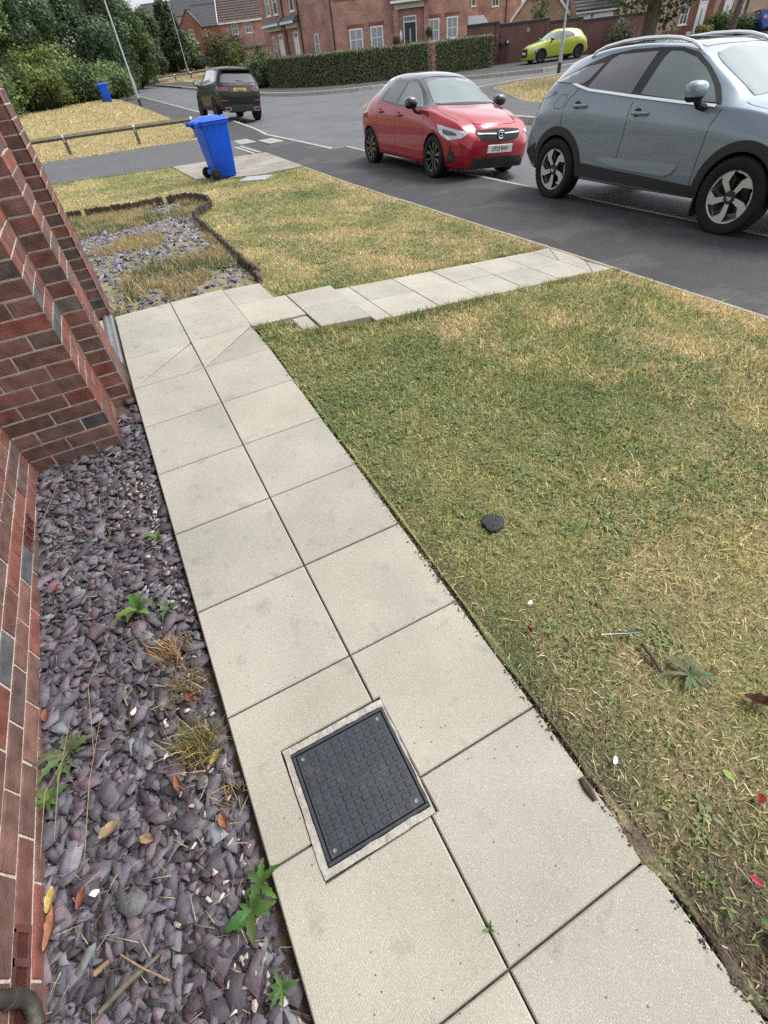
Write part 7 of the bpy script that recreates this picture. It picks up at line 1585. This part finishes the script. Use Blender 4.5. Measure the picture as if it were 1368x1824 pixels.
o = mb.build('rubber_piece', mat('matt_black', (.022, .023, .026), .75, var=.25, vscale=40, bump=.5, bscale=120), smooth=True, ang=50); o.location = (.850, 1.212, GR(.85, 1.212) + .008); o.rotation_euler = (.02, -.05, R(-28)); tag(o, 'matt black rounded flat piece lying on the lawn', 'rubber piece')
t = empty('feather', (.912, .525, GR(.912, .525) + .022), R(-29), label='dark grey feather with a white quill lying on the lawn', cat='feather')
mb = MB(); vs = []; fs = []
for i in range(15):
    k = i / 14; x = -.02 + .10 * k; w = .0075 * math.sin(PI * min(1, k * .9 + .08)) ** .6; z = .006 * k * k; vs += [(x, -w * .5, z), (x, 0, z + .001), (x, w * 1.1, z + random.uniform(0, .001))]
for i in range(14): a = i * 3; fs += [(a, a + 3, a + 4, a + 1), (a + 1, a + 4, a + 5, a + 2)]
mb.add(vs, fs); mb.build('vane', mat('feather_vane', (.035, .036, .045), .7), t)
mb = MB(); mb.tube([(-.065, 0, .001), (-.02, 0, .002), (.07, 0, .006)], [.0016, .0013, .0005], 6); mb.build('quill', M['white'], t)
def stick(label, pts, r, m, name='stick', cat='stick', group=None):
    mb = MB(); mb.tube(pts, r, 7); o = mb.build(name, m, smooth=True); tag(o, label, cat, group); return o
P3 = lambda x, y, dz=0, zf=GR: (x, y, float(zf(x, y)) + dz)
stick('short thick brown stick in the grass below the feather', [P3(.962, .462, .012), P3(.955, .415, .013), P3(.938, .352, .010)], [.0085, .008, .0075], M['bark'])
stick('thin pale twig standing out in the grass right of the black piece', [P3(1.342, .56, .012), P3(1.29, .51, .016), P3(1.24, .47, .010)], [.0025, .003, .0022], LM['tan'])
stick('weathered flat stick lying across the slate at the bottom of the strip', [P3(-.935, .402, .022, LZ), P3(-.86, .423, .03, LZ), P3(-.785, .440, .018, LZ)], [.006, .0075, .004], M['timber'])
stick('thin straw stem crossing the weathered flat stick', [P3(-.875, .488, .02, LZ), P3(-.82, .43, .035, LZ), P3(-.768, .378, .02, LZ)], .0022, LM['tan'])
stick('stubby pale bark fragment on the slate near the waste pipe', [P3(-.94, .482, .02, LZ), P3(-.905, .488, .024, LZ)], [.007, .006], LM['tan'])
o = stick('dark mud smear on the right edge of the slab path', [(.455, .235, PZ(.235) + .002), (.452, .205, PZ(.2) + .003), (.45, .17, PZ(.17) + .001)], [.010, .014, .008], M['earth'], 'mud_lump', 'mud')
for lab, a, m_, b in (('dry stem arching over the slate from the wall, nearest the weeds', (-1.03, .85), (-.99, 1.0), (-.955, 1.24)), ('dry stem leaning on the wall beside the small green weed', (-1.07, .82), (-1.03, .98), (-.975, 1.10)), ('long pale stem lying along the middle of the slate strip', (-.90, 1.05), (-.88, 1.28), (-.80, 1.5)), ('reddish dry stem lying across the slate below the far green weed', (-.95, .76), (-.90, .95), (-.86, 1.18)), ('dry stem bent across the slate in front of the brick pier', (-1.03, 2.35), (-.93, 2.55), (-.80, 2.74))):
    stick(lab, [P3(*a, .012, LZ), P3(*m_, .055, LZ), P3(*b, .02, LZ)], [.0010, .0012, .0007], LM['tan'], 'dry_stem', 'stem', 'dry stems on the slate')
for i, (lab, x, y, s_, zf) in enumerate((('white scrap on the lawn above the scarlet leaf', .718, .79, .014, GR), ('torn white scrap at the muddy path edge on the right', .577, .221, .016, GR), ('white scrap on the slate near the long stem', -.76, 1.13, .016, LZ), ('small white chip of stone high on the lawn', 1.516, 1.182, .013, GR), ('silvery white foil scrap on the slate below the middle leaves', -.93, .66, .017, LZ))):
    rgx = random.Random(900 + i); mb = MB(); k = 7; pt = [(s_ * rgx.uniform(.5, 1.1) * math.cos(2 * PI * q / k), s_ * .6 * rgx.uniform(.5, 1.1) * math.sin(2 * PI * q / k)) for q in range(k)]
    mb.prism(pt, 0, .003); o = mb.build('scrap', M['white']); o.location = P3(x, y, .012, zf); o.rotation_euler = (rgx.uniform(-.4, .4), rgx.uniform(-.3, .3), rgx.uniform(0, 6)); tag(o, lab, 'scrap', 'white scraps')
rgs = np.random.default_rng(77); ys_ = rgs.uniform(-.4, 2.9, 900); xs_ = rgs.uniform(-1.06, -.5, 900); ks_ = (ys_ < 2.7) & (fbm(xs_ * 3, ys_ * 3, 23) > .40); xs_, ys_ = xs_[ks_], ys_[ks_]
v, f, c = blades(xs_, ys_, .055, .0022, rgs, 4.0, lambda a, b: np.tile([.36, .29, .17], (len(a), 1)), zf=lambda a, b: PZ(b) - .020, drymix=.3); tag(np_mesh('straw_litter', v, f, c, [M['blade']]), kind='stuff')
# weeds and dry tufts in the slate
def tuft(label, x, y, n, h, seed, cols, spread=.035, w=.0022, lean=.7):
    rg = np.random.default_rng(seed); xs = x + rg.normal(0, spread * .5, n); ys = y + rg.normal(0, spread * .5, n); c = np.array(cols)
    v, f, cc = blades(xs, ys, h, w, rg, lean, lambda a, b: c[rg.integers(0, len(c), len(a))], zf=lambda a, b: PZ(b) - .03, drymix=0); o = np_mesh('grass_tuft', v, f, cc, [M['blade']]); tag(o, label, 'grass tuft', 'dry grass tufts in the slate'); return o
DRY = [(.42, .32, .16), (.50, .38, .19), (.33, .23, .10), (.28, .17, .08)]
tuft('dense rusty dry grass tuft, upper of the row beside the slab path', -.60, 1.31, 260, .085, 1, DRY + [(.30, .15, .07)], .07)
tuft('wispy green and brown tuft in the middle of the row beside the slab path', -.575, 1.14, 230, .075, 2, DRY + [(.13, .15, .05)] * 2, .07)
tuft('largest straw and green grass tuft beside the slab path, by the inspection cover', -.575, .905, 420, .115, 3, DRY + [(.16, .19, .06)] * 3, .06, .0026)
tuft('thin dry tuft against the slab edge below the largest tuft', -.53, .72, 90, .06, 4, DRY, .06)
tuft('small green tuft in the joint by the doorway', -.485, 3.5, 90, .06, 5, [(.09, .15, .04), (.12, .18, .05)], .09)
def weed(label, x, y, L, n, seed, zf=LZ, col=((.085, .17, .035), (.12, .22, .05), (.07, .14, .03)), jag=.25, wr=.3, up=.45):
    rg = random.Random(seed); t = MB()
    for i in range(n):
        a = 2 * PI * i / n + rg.uniform(-.3, .3); l = L * rg.uniform(.6, 1.15); w = l * wr * rg.uniform(.7, 1.2); m = 8; vs = []; fs = []; u = up * rg.uniform(.5, 1.5); c = rg.choice(col); t.col = tuple(q * rg.uniform(.8, 1.2) for q in c)
        for k in range(m + 1):
            q = k / m; ww = w / 2 * (math.sin(PI * min(1, q ** .8 * .95 + .03)) ** .9) * (1 + jag * (1 if k % 2 else -1)); r = l * q; z = .006 + l * u * q * (1 - .75 * q) * 1.4
            px, py = math.cos(a) * r, math.sin(a) * r; vs += [(px - math.sin(a) * ww, py + math.cos(a) * ww, z + ww * .35), (px, py, z), (px + math.sin(a) * ww, py - math.cos(a) * ww, z + ww * .35)]
        for k in range(m): b = k * 3; fs += [(b, b + 1, b + 4, b + 3), (b + 1, b + 2, b + 5, b + 4)]
        t.add(vs, fs)
    o = t.build('weed', M['leaf'], smooth=True, ang=60); o.location = (x, y, float(zf(x, y)) - .004); tag(o, label, 'weed', 'weeds'); return o
weed('large broad-leaved green dandelion beside the slab path at the bottom', -.545, .415, .066, 8, 1, wr=.40, jag=.17, col=((.055, .115, .028), (.075, .15, .038)))
weed('second cluster of broad leaves against the slab edge below the dandelion', -.505, .46, .062, 6, 2, wr=.34, up=.8, col=((.055, .115, .028), (.075, .15, .038)))
weed('green leafy weed in the middle of the upper slate strip', -.69, 1.56, .085, 7, 3, wr=.36, up=.9)
weed('small bright green weed high in the slate strip', -.55, 1.93, .050, 9, 4, wr=.34, up=.6)
weed('grey-green feathery weed against the wall side of the slate', -.985, 1.10, .105, 14, 5, col=((.10, .14, .07), (.12, .16, .08)), jag=.45, wr=.22)
weed('small dark green weed touching the wall below the feathery weed', -1.045, .985, .06, 8, 6)
weed('fine pale weed beside the slab edge above the dry tufts', -.575, 1.50, .06, 10, 7, col=((.13, .17, .09), (.10, .15, .06)), wr=.24, up=.8)
weed('low green leaves at the very bottom of the slate by the slab edge', -.52, .235, .042, 8, 8, col=((.07, .13, .035), (.09, .16, .045)))
weed('tiny green sprout growing in the slab joint near the bottom', .003, .085, .016, 7, 9, zf=lambda x, y: PZ(y), up=1.2)
weed('pale green flat plant in the lawn near the right edge', 1.02, .30, .085, 13, 10, zf=GR, col=((.15, .19, .10), (.12, .16, .08)), wr=.2)
weed('dark green broad weed in the bare earth at the bottom right corner', .62, -.30, .075, 7, 11, zf=GR)
